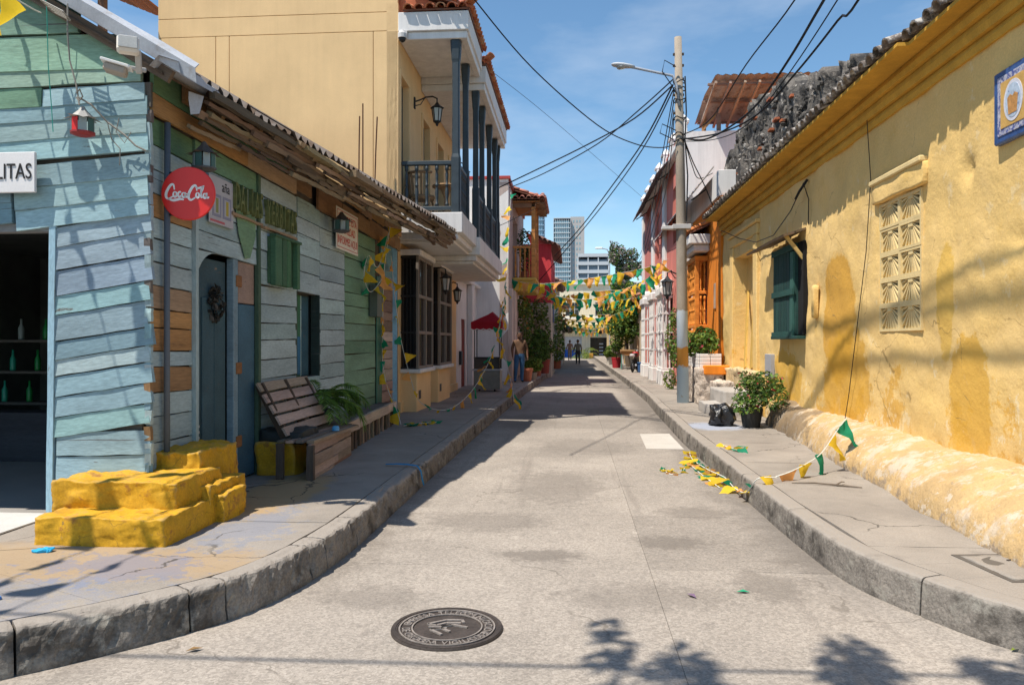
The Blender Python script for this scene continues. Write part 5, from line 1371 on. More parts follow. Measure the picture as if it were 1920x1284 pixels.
# timber terrace roof peeping out above the corner house
tr = thing('terrace_roof', 'timber slat terrace roof with a dark beam behind the metal roof', 'roof', (-9.5, 13, 7))
for k in range(22):
    x = -8.35 - k * 0.14
    plank('slat', tr, (x, 12.0, 8.25 + (x + 8.3) * -0.42), (x, 15.5, 8.25 + (x + 8.3) * -0.42), 0.11, 0.03, (0.39, 0, 0.92), M_WOOD, jcol((0.34, 0.13, 0.06), 0.15), 0.003, 3)
plank('beam', tr, (-8.1, 12.02, 8.15), (-12, 12.02, 9.8), 0.2, 0.1, (0, -1, 0), M_WOOD, (0.05, 0.05, 0.06), 0.003)
plank('beam', tr, (-8.1, 13.6, 8.05), (-12, 13.6, 9.7), 0.14, 0.1, (0, -1, 0), M_WOOD, (0.12, 0.06, 0.04), 0.003)
for xx in (-8.3, -11.5): bspan('post', (xx - 0.12, 13.0, 0), (xx, 13.12, 8.0 if xx > -9 else 9.3), M_WOOD, tr, (0.2, 0.1, 0.06))

# ------------------------------------------------------------------ white houses further along
w1 = thing('white_house', 'low white plastered house with a dark red door next to the ochre house', 'house', (-5, 23.7, SW))
facade('wall', w1, M_WHITEW, 'x', -3.3, 21.52, 26.0, 0, 5.0, [(22.45, 23.35, SW, 2.25)], 0.2, 0.8, 0.01, 8, sgn=1)
c_ = MB(); c_.span((-9, 21.54, 0), (-3.55, 25.98, 5.0)); c_.obj('core', M_WHITEW, w1)
bspan('door', (-3.40, 22.45, SW), (-3.33, 23.35, 2.25), M_WOOD, w1, (0.17, 0.035, 0.025))
bspan('ledge', (-3.3, 21.6, 3.35), (-3.12, 25.9, 3.45), M_WHITEW, w1, None, 0.02)
bspan('pilaster', (-3.3, 23.7, 0.1), (-3.12, 24.2, 3.34), M_WHITEW, w1, None, 0.02)
bspan('meter', (-3.295, 22.0, 0.9), (-3.22, 22.25, 1.3), M_PAINT, w1, (0.04, 0.05, 0.06))
w2 = thing('white_house', 'tall white house with red coping standing forward of its neighbour', 'house', (-4.5, 28.5, SW))
facade('wall', w2, M_WHITEW, 'y', 26.0, -8, -2.2, 0, 7.1, [], 0.3, 0.8, 0.01, 9, sgn=-1)
facade('wall', w2, pm('pinkish_stucco', (0.46, 0.37, 0.33), 0.9, 0.1, 1, streak=0.2), 'x', -2.2, 26.0, 33.9, 0, 7.0, [(26.5, 27.2, SW, 2.6), (27.9, 30.2, 3.9, 6.2), (29.5, 30.4, SW, 2.5)], 0.3, 0.8, 0.01, 10, sgn=1)
c_ = MB(); c_.span((-8, 26.04, 0), (-2.52, 33.88, 7.0)); c_.obj('core', M_WHITEW, w2)
bspan('coping', (-8, 25.93, 7.1), (-2.13, 26.1, 7.2), M_PAINT, w2, (0.42, 0.06, 0.05))
bspan('coping', (-2.3, 26.1, 7.0), (-2.13, 33.9, 7.15), M_PAINT, w2, (0.35, 0.08, 0.06))
for y0 in (26.5, 29.5): bspan('door', (-2.45, y0, SW), (-2.4, y0 + 0.8, 2.55), M_WOOD, w2, (0.20, 0.05, 0.035))
for y0 in (26.1, 27.3, 28.0): bspan('pilaster', (-2.2, y0, 0.1), (-2.06, y0 + 0.3, 3.4), pm('pale_pink_stucco', (0.58, 0.47, 0.42), 0.9, 0.1, 1), w2, None, 0.02)
OW = (0.56, 0.25, 0.075)
def wbal():
    bspan('balcony_floor', (-2.2, 27.8, 3.42), (-1.38, 30.6, 3.80), M_WOOD, w2, (0.55, 0.37, 0.09), 0.02)
    bspan('balcony_floor', (-2.2, 27.76, 3.803), (-1.34, 30.64, 3.9), M_WOOD, w2, (0.62, 0.42, 0.10), 0.02)
    for y in (27.9, 29.2, 30.5):
        bspan('balcony_post', (-1.52, y - 0.08, 3.9), (-1.38, y + 0.08, 6.62), M_WOOD, w2, OW, 0.01)
    bspan('balcony_rail', (-2.2, 27.86, 4.98), (-1.53, 27.94, 5.06), M_WOOD, w2, OW, 0.01)
    bspan('balcony_rail', (-1.5, 27.99, 4.98), (-1.41, 30.4, 5.06), M_WOOD, w2, OW, 0.01)
    b2 = baluster_mesh(1.07, M_WOOD, 0.04)
    for k in range(4): inst('baluster', b2, w2, T(-2.1 + k * 0.17, 27.9, 3.91), OW)
    for k in range(12): inst('baluster', b2, w2, T(-1.45, 28.1 + k * 0.19, 3.91), OW)
    bspan('balcony_lintel', (-2.2, 27.82, 6.45), (-1.36, 27.98, 6.62), M_WOOD, w2, (0.30, 0.17, 0.10), 0.01)
    bspan('balcony_ceiling', (-2.2, 27.7, 6.623), (-1.2, 30.8, 6.68), M_WOOD, w2, (0.42, 0.2, 0.08), 0.01)
    for k in range(9): bspan('rafter_tail', (-1.35, 27.75 + k * 0.36, 6.56), (-1.05, 27.83 + k * 0.36, 6.62), M_WOOD, w2, (0.30, 0.17, 0.09))
    tile_field(w2, (-0.98, 27.6, 6.70), (-0.98, 30.9, 6.70), (1, 0, 0), 0.32, 4, 0.2, cols=[(0.45, 0.17, 0.11), (0.5, 0.22, 0.15)])
    tile_field(w2, (-2.2, 27.5, 6.72), (-1.0, 27.5, 6.72), (0, -1, 0), 0.32, 2, 0.24, cols=[(0.55, 0.24, 0.17), (0.5, 0.2, 0.13)])
wbal()
bl_pl = thing('hanging_plant', 'green potted plant behind the wooden balcony rail', 'plant', (-1.9, 28.6, 3.9))
mb = MB(); leaves(mb, [((-1.85, 28.6, 5.2), (0.25, 0.4, 0.6)), ((-1.8, 28.9, 4.6), (0.2, 0.4, 0.5))], 500, 0.13, RN); mb.obj('foliage', M_LEAFD, bl_pl)
mb = MB(); mb.lathe([(0.12, 3.9), (0.17, 4.2), (0, 4.2)], 10, None, 0, (-1.85, 28.7)); mb.obj('pot', M_PAINT, bl_pl, None, (0.35, 0.14, 0.08))
rh = thing('red_house', 'bright red rendered house beyond the wooden balcony', 'house', (-3, 38, SW))
M_CRMW = pm('pale_cream_stucco', (0.62, 0.55, 0.46), 0.9, 0.1, 1, streak=0.15)
M_REDW = pm('red_stucco', (0.62, 0.06, 0.07), 0.85, 0.08, 1, streak=0.15)
facade('lower_wall', rh, M_CRMW, 'y', 34.0, -7, -0.98, 0, 3.3, [], 0.3, 1.0, 0.01, 13, sgn=-1)
facade('wall', rh, M_REDW, 'y', 34.0, -7, -0.98, 3.3, 5.9, [], 0.3, 1.0, 0.01, 11, sgn=-1)
facade('lower_wall', rh, M_CRMW, 'x', -0.98, 34.0, 41.0, 0, 3.3, [(35, 36, SW, 2.7), (37.5, 38.8, 1.0, 2.7)], 0.3, 1.0, 0.01, 14, sgn=1)
facade('wall', rh, M_REDW, 'x', -0.98, 34.0, 41.0, 3.3, 5.6, [(35.2, 36.2, 3.4, 5.1), (38, 39, 3.4, 5.1)], 0.3, 1.0, 0.01, 12, sgn=1)
c_ = MB(); c_.span((-7, 34.04, 0), (-1.3, 41, 5.7)); c_.obj('core', M_REDW, rh)
tile_field(rh, (-0.6, 33.8, 5.75), (-0.6, 41.2, 5.75), (1, 0, 0), 0.45, 4, 0.24, cols=[(0.32, 0.14, 0.1), (0.25, 0.14, 0.11), (0.4, 0.2, 0.15)])
tile_field(rh, (-3.2, 33.7, 6.9), (-0.7, 33.7, 5.8), (0, -1, 0), 0.1, 1, 0.24, cols=[(0.32, 0.14, 0.1), (0.25, 0.14, 0.11)])
for q in ((35, 36, SW, 2.7), (37.5, 38.8, 1.0, 2.7), (35.2, 36.2, 3.4, 5.1), (38, 39, 3.4, 5.1)): wood_window(rh, 'x', -0.98, *q, 1, M_PAINT, (0.6, 0.58, 0.55), 2, 3, 0.15)
FARL = [(41.05, 47.0, 4.6, (0.50, 0.46, 0.42), 'cream plastered house with dark doorways left of the far street'), (47.05, 55.0, 5.2, (0.42, 0.31, 0.22), 'tan house with awning posts at the far left'), (55.05, 66.0, 4.4, (0.55, 0.50, 0.42), 'pale yellow last house on the left before the end building')]
for y0, y1, h, c, lab in FARL:
    o = thing('row_house', lab, 'house', (-3, (y0 + y1) / 2, SW))
    m = pm('stucco_%d' % int(y0), c, 0.9, 0.1, 1, streak=0.2)
    hs = []; y = y0 + 0.6
    while y + 1.2 < y1: hs.append((y, y + 0.95, SW if len(hs) % 2 == 0 else 1.0, 2.6)); y += 1.9
    facade('wall', o, m, 'x', -0.98, y0, y1, 0, h, hs, 0.25, 1.0, 0.01, int(y0), sgn=1)
    c_ = MB(); c_.span((-6.5, y0, 0), (-1.26, y1, h)); c_.obj('core', m, o)
    for q in hs: wood_window(o, 'x', -0.98, *q, 1, M_PAINT, RN.choice([(0.6, 0.58, 0.55), (0.25, 0.12, 0.06), (0.05, 0.12, 0.28)]), 2, 3, 0.15)
    tile_field(o, (-0.6, y0, h), (-0.6, y1, h), (1, 0, 0), 0.4, 3, 0.3, r=0.14, cols=[(0.34, 0.16, 0.1), (0.28, 0.16, 0.12)])
aw = thing('porch', 'low porch roof on pale posts on the far left pavement', 'porch', (-0.6, 51, SW))
for y in (48.5, 50, 51.5, 53): bspan('post', (-0.72, y, SW), (-0.6, y + 0.12, 2.75), M_PAINT, aw, (0.58, 0.50, 0.40))
mb = MB(); mb.add([(-1.0, 48, 3.2), (-0.4, 48, 2.75), (-0.4, 53.5, 2.75), (-1.0, 53.5, 3.2), (-1.0, 48, 3.1), (-0.4, 48, 2.65), (-0.4, 53.5, 2.65), (-1.0, 53.5, 3.1)], [(0, 1, 2, 3), (4, 5, 6, 7), (0, 1, 5, 4), (1, 2, 6, 5), (2, 3, 7, 6)]); mb.obj('roof', M_WOOD, aw, None, (0.25, 0.14, 0.09))

# ------------------------------------------------------------------ right side: long yellow house
def yellow_extra(nt, c, p, b):
    sx = nt.n('ShaderNodeSeparateXYZ'); nt.put(sx.inputs[0], p); z = sx.outputs[2]
    nz = nt.noise(p, 2.2, 8, 0.72); nf = nt.noise(p, 9.0, 7, 0.74); nb = nt.noise(p, 0.8, 6, 0.62); nm = nt.noise(nt.mapping(p, (1, 1, 0.7)), 4.0, 8, 0.74)
    OC = (0.66, 0.34, 0.03); PALE = (0.80, 0.64, 0.38)
    c = nt.mix(nt.mr(nb, 0.42, 0.62, 0, 0.6, True), c, (0.80, 0.56, 0.245))
    c = nt.mix(nt.mr(nz, 0.55, 0.72, 0, 0.5, True), c, (0.70, 0.44, 0.11))
    c = nt.mix(nt.mr(nm, 0.60, 0.63, 0, 0.45, True), c, PALE)                         # flaked limewash
    low = nt.mr(z, 0.5, 1.9, 0.075, -0.13)                                          # repainted, peeling foot of the wall
    c = nt.mix(nt.mr(nt.math('ADD', nz, low), 0.545, 0.585, 0, 0.6, True), c, OC)
    c = nt.mix(nt.mr(nt.math('ADD', nm, nt.mr(z, 0.4, 1.7, 0.06, -0.10)), 0.575, 0.59, 0, 0.8, True), c, PALE)
    for (cy, cz, ry, rz, k, col) in ((10.2, 1.9, 0.62, 0.85, 0.14, (0.62, 0.31, 0.025)), (9.95, 1.0, 0.8, 0.75, 0.28, (0.64, 0.34, 0.035)), (12.6, 0.9, 0.75, 0.55, 0.35, (0.68, 0.38, 0.05)), (6.9, 1.0, 0.35, 0.6, 0.35, (0.68, 0.38, 0.05)), (7.35, 1.9, 0.16, 0.5, 0.35, (0.68, 0.42, 0.08))):
        c = nt.mix(nt.math('MULTIPLY', nt.blob(p, (3.4, cy, cz), (9, ry, rz), nz, k + 0.06, 0.06), 0.78), c, col)
    c = nt.mix(nt.mr(nt.math('ADD', nf, nt.mr(z, 0.3, 1.3, 0.05, -0.03)), 0.695, 0.71, 0, 0.75, True), c, (0.46, 0.38, 0.30))
    c = nt.mix(nt.mr(nt.math('ADD', nf, nt.mr(z, 0.3, 0.9, 0.16, -0.1)), 0.70, 0.74, 0, 0.7, True), c, (0.34, 0.25, 0.14))
    d = nt.vmath('ADD', p, nt.vmath('SCALE', nt.vmath('SUBTRACT', nt.n_color(p, 2.0), (0.5, 0.5, 0.5)), sc_=0.6))
    e = nt.voro(nt.vmath('MULTIPLY', d, (0, 1, 1)), 1.1, 'DISTANCE_TO_EDGE')
    ck = nt.math('MULTIPLY', nt.mr(e, 0.002, 0.006, 1, 0, True), nt.mr(nb, 0.5, 0.56, 0, 0.7, True))
    return nt.mix(ck, c, (0.30, 0.19, 0.07))
M_YWALL = pm('aged_yellow_plaster', (0.75, 0.51, 0.19), 0.92, 0.08, 1.5, grain=0.08, gs=50, bump=0.8, bs=14, bdist=0.018, extra=yellow_extra)
def base_extra(nt, c, p, b):
    nz = nt.noise(p, 3.0, 7, 0.7); nf = nt.noise(p, 8.0, 6, 0.72); sx = nt.n('ShaderNodeSeparateXYZ'); nt.put(sx.inputs[0], p)
    c = nt.mix(nt.mr(nz, 0.50, 0.62, 0, 0.8, True), c, (0.55, 0.46, 0.36))
    c = nt.mix(nt.mr(nf, 0.56, 0.68, 0, 0.7, True), c, (0.50, 0.30, 0.09))
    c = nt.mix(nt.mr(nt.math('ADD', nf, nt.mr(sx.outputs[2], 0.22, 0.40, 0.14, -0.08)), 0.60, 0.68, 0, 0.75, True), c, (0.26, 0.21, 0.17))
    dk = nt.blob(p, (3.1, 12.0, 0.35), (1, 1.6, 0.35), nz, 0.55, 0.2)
    c = nt.mix(nt.mr(nt.noise(p, 5.5, 8, 0.76), 0.56, 0.585, 0, 0.7, True), c, (0.56, 0.48, 0.38))
    c = nt.mix(nt.mr(nt.noise(p, 14, 7, 0.75), 0.61, 0.64, 0, 0.7, True), c, (0.27, 0.21, 0.15))
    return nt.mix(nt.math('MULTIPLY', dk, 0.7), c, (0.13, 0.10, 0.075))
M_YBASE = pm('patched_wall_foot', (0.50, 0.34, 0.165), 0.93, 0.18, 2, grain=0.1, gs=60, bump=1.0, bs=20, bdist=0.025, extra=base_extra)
M_CORN = pm('ochre_cornice', (0.56, 0.31, 0.045), 0.85, 0.15, 3, grain=0.08, bump=0.25, streak=0.12)
yh = thing('yellow_house', 'long low yellow plastered house with weathered tile eave on the right', 'house', (5.5, 10.5, SW))
XY = 3.4
lat = (7.82, 8.84, 1.67, 3.07); nic = (14.75, 16.55, 1.0, 3.32)
def dents(a, z):
    d = 0.0
    for (cy, cz, r, k) in ((6.95, 3.05, 0.10, 0.05), (6.2, 2.35, 0.09, 0.05), (8.95, 2.2, 0.06, 0.03), (11.05, 2.5, 0.05, 0.03)):
        q = ((a - cy) ** 2 + (z - cz) ** 2) / (r * r)
        if q < 4: d -= k * math.exp(-q)
    return d
facade('wall', yh, M_YWALL, 'x', XY, 3.6, 17.8, 0.1, 4.12, [lat, nic, (11.55, 12.8, 1.7, 3.0)], 0.3, 0.07, 0.030, 21, sgn=-1, fn=dents)
facade('wall', yh, M_YWALL, 'y', 3.6, XY, 10, 0.1, 4.12, [], 0.3, 0.4, 0.03, 22, sgn=-1)
c_ = MB(); c_.span((XY + 0.32, 3.65, 0), (9.5, 17.75, 4.1)); c_.obj('core', M_YWALL, yh)
# swelling foot of the wall
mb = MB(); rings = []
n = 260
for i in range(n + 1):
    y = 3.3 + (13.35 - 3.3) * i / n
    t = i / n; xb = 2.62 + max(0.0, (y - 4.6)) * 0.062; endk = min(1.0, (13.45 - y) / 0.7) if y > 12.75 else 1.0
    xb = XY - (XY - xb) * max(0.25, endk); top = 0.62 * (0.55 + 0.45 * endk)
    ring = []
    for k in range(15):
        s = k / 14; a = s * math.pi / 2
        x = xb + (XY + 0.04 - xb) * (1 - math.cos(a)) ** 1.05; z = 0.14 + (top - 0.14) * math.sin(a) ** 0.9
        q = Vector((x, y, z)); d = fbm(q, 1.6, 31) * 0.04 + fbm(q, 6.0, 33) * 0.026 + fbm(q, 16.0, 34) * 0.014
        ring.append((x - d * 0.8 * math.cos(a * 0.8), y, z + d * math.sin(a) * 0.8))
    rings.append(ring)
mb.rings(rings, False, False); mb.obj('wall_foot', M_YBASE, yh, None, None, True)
# cornice and tile eave
for dx, z0, z1 in ((0.035, 3.97, 4.07), (0.08, 4.073, 4.19), (0.13, 4.193, 4.30)):
    mb = MB(); pts = 60; rings = []
    for i in range(pts + 1):
        y = 3.5 + 14.32 * i / pts; w = fbm((y, z0, 0), 1.5, 41) * 0.004
        rings.append([(XY + 0.05, y, z0 + w), (XY - dx + w, y, z0 + w), (XY - dx - 0.015 + w, y, (z0 + z1) / 2 + w), (XY - dx + w, y, z1 + w), (XY + 0.05, y, z1 + w)])
    mb.rings(rings); mb.obj('cornice_band', M_CORN, yh, None, None, False)
eave = MB(); eave.span((XY - 0.30, 3.4, 4.303), (XY + 0.4, 7.4, 4.335)); eave.span((XY - 0.40, 7.4, 4.303), (XY + 0.4, 17.85, 4.335)); eave.obj('eave_board', M_CORN, yh)
r_keep = RN.getstate()
y = 3.45
tw = tile_mesh(0.085, 0.40, M_TILEW)
while y < 17.8:
    ov = -0.34 if y < 7.4 else -0.45
    ov += RN.uniform(-0.018, 0.015)
    for k in range(3):
        inst('eave_tile', tw, yh, frame((XY + ov + k * 0.32, y, 4.355 + k * 0.32 * 0.33 + RN.uniform(-0.006, 0.006)), (1, RN.uniform(-0.03, 0.03), 0.33), (-0.3, 0, 1)))
    inst('pan_tile', tw, yh, frame((XY + ov + 0.12, y + 0.102, 4.43), (1, 0, 0.33), (0.3, 0, -1)))
    y += 0.205
mb = MB(); mb.add([(XY - 0.2, 3.4, 4.345), (XY - 0.2, 17.85, 4.345), (6.6, 17.85, 5.3), (6.6, 3.4, 5.3), (9.8, 17.85, 4.3), (9.8, 3.4, 4.3)], [(0, 1, 2, 3), (3, 2, 4, 5)]); mb.obj('roof_slope', M_TILEW, yh)
# shell lattice vent
bspan('vent_back', (XY + 0.14, lat[0] - 0.02, lat[2] - 0.02), (XY + 0.16, lat[1] + 0.02, lat[3] + 0.02), pm('vent_shadow', (0.05, 0.035, 0.02), 1, 0.1, 2, bump=0), yh)
bw, bh = (lat[1] - lat[0]) / 2, (lat[3] - lat[2]) / 5
vb = MB()
fw = 0.028
for a, b_ in (((0, 0), (bw, fw)), ((0, bh - fw), (bw, bh)), ((0, fw), (fw, bh - fw)), ((bw - fw, fw), (bw, bh - fw))): vb.span((0, a[0], a[1]), (0.11, b_[0], b_[1]))
hub = (bw / 2, bh - fw * 0.8)
for k in range(11):
    a = math.radians(-172 + k * 164 / 10.0); dy, dz = math.cos(a), math.sin(a)
    L = min((bw / 2 - fw * 0.6) / max(1e-6, abs(dy)), (bh - fw * 1.6) / max(1e-6, abs(dz)))
    L = min(L, 0.30)
    e = Vector((0, hub[0] + dy * L, hub[1] + dz * L)); s0 = Vector((0, hub[0] + dy * 0.03, hub[1] + dz * 0.03)); nrm = Vector((0, -dz, dy))
    vb.add([s0 - nrm * 0.005 + Vector((0.015, 0, 0)), s0 + nrm * 0.005 + Vector((0.015, 0, 0)), e + nrm * 0.012 + Vector((0.02, 0, 0)), e - nrm * 0.012 + Vector((0.02, 0, 0)),
            s0 - nrm * 0.005 + Vector((0.09, 0, 0)), s0 + nrm * 0.005 + Vector((0.09, 0, 0)), e + nrm * 0.012 + Vector((0.09, 0, 0)), e - nrm * 0.012 + Vector((0.09, 0, 0))],
           [(0, 1, 2, 3), (4, 5, 6, 7), (0, 1, 5, 4), (1, 2, 6, 5), (2, 3, 7, 6), (3, 0, 4, 7)])
vb.span((0.005, hub[0] - 0.05, hub[1] - 0.045), (0.08, hub[0] + 0.05, hub[1] + 0.02))
M_SHELL = pm('shell_block_plaster', (0.70, 0.54, 0.27), 0.9, 0.1, 4, grain=0.08, bump=0.3)
vm = vb.mesh('vent_block', False, [M_SHELL])
for i in range(2):
    for j in range(5): inst('vent_block', vm, yh, T(XY - 0.005 + RN.uniform(-0.004, 0.004), lat[0] + i * bw, lat[2] + j * bh))
bspan('vent_lintel', (XY - 0.075, lat[0] - 0.12, 3.30), (XY + 0.05, lat[1] + 0.14, 3.36), M_SHELL, yh, None, 0.012)
rock('vent_hood', yh, M_YWALL, (0.10, 1.28, 0.22), (XY, 8.33, 3.2), 10, 0.015, 17, 0.1)
# door niche: blocked doorway, raised frame and leaning boards
bspan('niche_back', (XY + 0.26, nic[0] - 0.02, nic[2] - 0.02), (XY + 0.30, nic[1] + 0.02, nic[3] + 0.02), M_YWALL, yh)
for a, b_ in (((nic[0] - 0.32, 1.0), (nic[0] - 0.03, 3.55)), ((nic[1] + 0.03, 1.0), (nic[1] + 0.3, 3.55)), ((nic[0] - 0.36, 3.553), (nic[1] + 0.34, 3.75)), ((nic[0] - 0.42, 3.753), (nic[1] + 0.4, 3.82))):
    bspan('door_surround', (XY - 0.05 - (0.04 if a[1] > 3.7 else 0), a[0], a[1]), (XY + 0.06, b_[0], b_[1]), M_YWALL, yh, None, 0.015)
for k, (ya, yb) in enumerate(((16.3, 15.15), (16.05, 14.95), (16.45, 15.4))):
    plank('leaning_board', yh, (XY + 0.16 - k * 0.03, ya, 3.0 - k * 0.2), (XY + 0.02 - k * 0.03, yb, 1.05), 0.09, 0.03, (-0.96, 0, 0.25), M_WOOD, (0.55, 0.34, 0.08), 0.004)
rock('stone_plinth', yh, pm('yellow_rubble', (0.55, 0.42, 0.24), 0.95, 0.3, 6, grain=0.2, bump=0.8, bs=14, bdist=0.03, wear=(((0.3, 0.24, 0.17), 7, 0.6, 0.05, None),)), (0.24, 3.0, 0.95), (XY - 0.02, 15.7, 0.55), 18, 0.05, 19, 0.06, nsc=6)
# green shuttered window box under a rotten plank hood
GT = (0.016, 0.055, 0.048)
gw = bspan('window_box', (XY - 0.10, 11.75, 1.66), (XY + 0.2, 12.9, 3.04), M_PLANK, yh, (0.02, 0.06, 0.05))
for k in range(6):
    y0 = 11.98 + k * 0.155
    plank('shutter_board', gw, (XY - 0.115, y0 + 0.07, 1.70), (XY - 0.115, y0 + 0.07, 3.0), 0.145, 0.025, (-1, 0, 0), M_PLANK, jcol(GT, 0.15), 0.003)
for z0 in (1.64, 2.28, 2.95): plank('shutter_rail', gw, (XY - 0.14, 11.72, z0 + 0.03), (XY - 0.14, 12.92, z0 + 0.03), 0.09, 0.03, (-1, 0, 0), M_PLANK, jcol((0.022, 0.075, 0.065), 0.1), 0.004)
plank('shutter_leaf', gw, (XY - 0.12, 11.86, 1.66), (XY - 0.12, 11.84, 2.9), 0.16, 0.03, (-1, 0, 0), M_PLANK, (0.04, 0.12, 0.10), 0.006)
bspan('window_gap', (XY - 0.06, 11.50, 1.66), (XY + 0.02, 11.75, 3.04), M_DARKIN, gw)
bspan('sill', (XY - 0.16, 11.5, 1.60), (XY + 0.02, 12.95, 1.65), M_PLANK, gw, GT)
for k in range(4):
    plank('hood_plank', yh, (XY - 0.06 - k * 0.085, 11.4 + RN.uniform(-0.05, 0.1), 3.20 - k * 0.028), (XY - 0.06 - k * 0.085, 13.65 + RN.uniform(-0.2, 0.1), 3.17 - k * 0.028), 0.10, 0.035, (-0.3, 0, 0.95), M_WOOD, jcol((0.16, 0.10, 0.06), 0.25), 0.012)
plank('hood_bracket', yh, (XY - 0.02, 11.55, 2.75), (XY - 0.3, 11.55, 3.12), 0.05, 0.04, (0, -1, 0), M_WOOD, (0.5, 0.36, 0.14), 0.003)
rock('wall_box', yh, M_YWALL, (0.07, 0.10, 0.46), (XY - 0.03, 11.05, 2.12), 6, 0.006, 20, 0.12)
bspan('meter_box', (XY - 0.06, 13.35, 0.95), (XY + 0.01, 13.75, 1.35), M_PAINT, yh, (0.36, 0.36, 0.38))
wi = thing('wall_cable', 'slack black cable on an insulator along the yellow wall', 'cable', (3.35, 13, 3.5))
mb = MB(); mb.tube([(3.37, 11.35, 3.25), (3.36, 11.3, 3.6), (3.33, 11.45, 3.86), (3.30, 12.0, 3.55), (3.30, 13.0, 3.32), (3.29, 14.2, 3.36), (3.29, 15.6, 3.62), (3.3, 17.5, 4.05)], 0.008, 5); mb.tube([(3.37, 11.4, 3.9), (3.30, 11.55, 3.76), (3.29, 11.7, 3.68)], 0.02, 6); mb.obj('cable', M_CABLE, wi)
wi = thing('wall_cable', 'thin cable hanging down the yellow wall beside the shell vent', 'cable', (3.35, 9.2, 2.5))
mb = MB(); mb.tube([(3.3, 8.95, 4.05), (3.36, 9.0, 3.4), (3.365, 9.15, 2.6), (3.36, 9.4, 1.8), (3.36, 9.7, 0.9), (3.35, 9.8, 0.6)], 0.005, 4); mb.obj('cable', M_CABLE, wi)
# tiled street plaque
pq = thing('tile_plaque', 'blue framed ceramic plaque high on the yellow wall at the right edge', 'plaque', (3.36, 5.6, 3.1))
bspan('frame', (XY - 0.055, 4.85, 3.11), (XY + 0.03, 6.42, 3.68), pm('blue_glaze', (0.035, 0.085, 0.24), 0.25, 0.25, 9, grain=0.15, gs=30, bump=0.05, spec=0.5), pq, None, 0.012)
bspan('border_band', (XY - 0.062, 4.92, 3.165), (XY - 0.05, 6.35, 3.625), pm('blue_white_glaze', (0.42, 0.42, 0.50), 0.3, 0.2, 20, grain=0.3, gs=45, bump=0.05, wear=(((0.08, 0.10, 0.28), 26, 0.52, 0.05, None),)), pq, None, 0.002)
bspan('field', (XY - 0.067, 4.97, 3.215), (XY - 0.055, 6.30, 3.575), pm('ochre_glaze', (0.56, 0.34, 0.10), 0.3, 0.15, 9, bump=0.05), pq, None, 0.002)
PM = Matrix.Translation((XY - 0.0675, 6.12, 3.395)) @ FNX
mb = MB(); mb.lathe([(0.001, 0.0), (0.158, 0.0), (0.158, 0.003), (0.001, 0.003)], 32); mb.obj('oval_rim', pm('white_glaze', (0.6, 0.6, 0.66), 0.3, 0.15, 20, bump=0), pq, PM @ Matrix.Diagonal((0.80, 1, 1, 1)))
mb = MB(); mb.lathe([(0.001, 0.003), (0.130, 0.003), (0.130, 0.005), (0.001, 0.005)], 32); mb.obj('oval_field', pm('pale_blue_glaze', (0.40, 0.48, 0.58), 0.3, 0.2, 20, bump=0, wear=(((0.07, 0.12, 0.32), 18, 0.6, 0.05, None),)), pq, PM @ Matrix.Diagonal((0.78, 1, 1, 1)))
mb = MB(); mb.prism([(-0.055, -0.10), (0.055, -0.10), (0.07, 0.03), (0.03, 0.05), (0.0, 0.03), (-0.03, 0.05), (-0.07, 0.03)], 0.002); mb.obj('emblem', pm('orange_glaze', (0.50, 0.25, 0.08), 0.3, 0.3, 25, bump=0), pq, PM @ T(0, 0, 0.0065) @ Matrix.Rotation(-math.pi / 2, 4, 'X'))
M_LETB = pm('brown_glaze_print', (0.10, 0.04, 0.03), 0.4, 0.1, 9, bump=0)
for t, zz in (('AL', 3.475), ('DE', 3.385), ('PAL', 3.285)):
    inst('lettering', text_mesh(t, 0.115, M_LETB, 0.001, 'LEFT', 0.85), pq, Matrix.Translation((XY - 0.0685, 5.94, zz)) @ FNX)
# ------------------------------------------------------------------ steps, bag, pot by the doorway
M_STEPC = pm('step_concrete', (0.40, 0.37, 0.34), 0.9, 0.15, 3, grain=0.12, bump=0.3)
sp_ = thing('door_steps', 'two grey concrete steps below the blocked yellow doorway', 'steps', (2.9, 15.4, SW))
rock('step', sp_, M_STEPC, (0.95, 1.3, 0.2), (2.93, 14.75, 0.31), 10, 0.012, 23, 0.03)
rock('step', sp_, M_STEPC, (0.62, 1.5, 0.42), (3.08, 15.2, 0.44), 10, 0.012, 24, 0.03)
bag = thing('rubbish_bag', 'tied black plastic rubbish bag on the right pavement', 'bag', (2.36, 12.5, SW))
rock('bag', bag, pm('black_plastic', (0.012, 0.012, 0.014), 0.28, 0.2, 9, bump=0.8, bs=22, bdist=0.02, spec=0.6), (0.36, 0.36, 0.33), (2.38, 12.55, SW + 0.155), 12, 0.06, 25, 0.5, nsc=7)
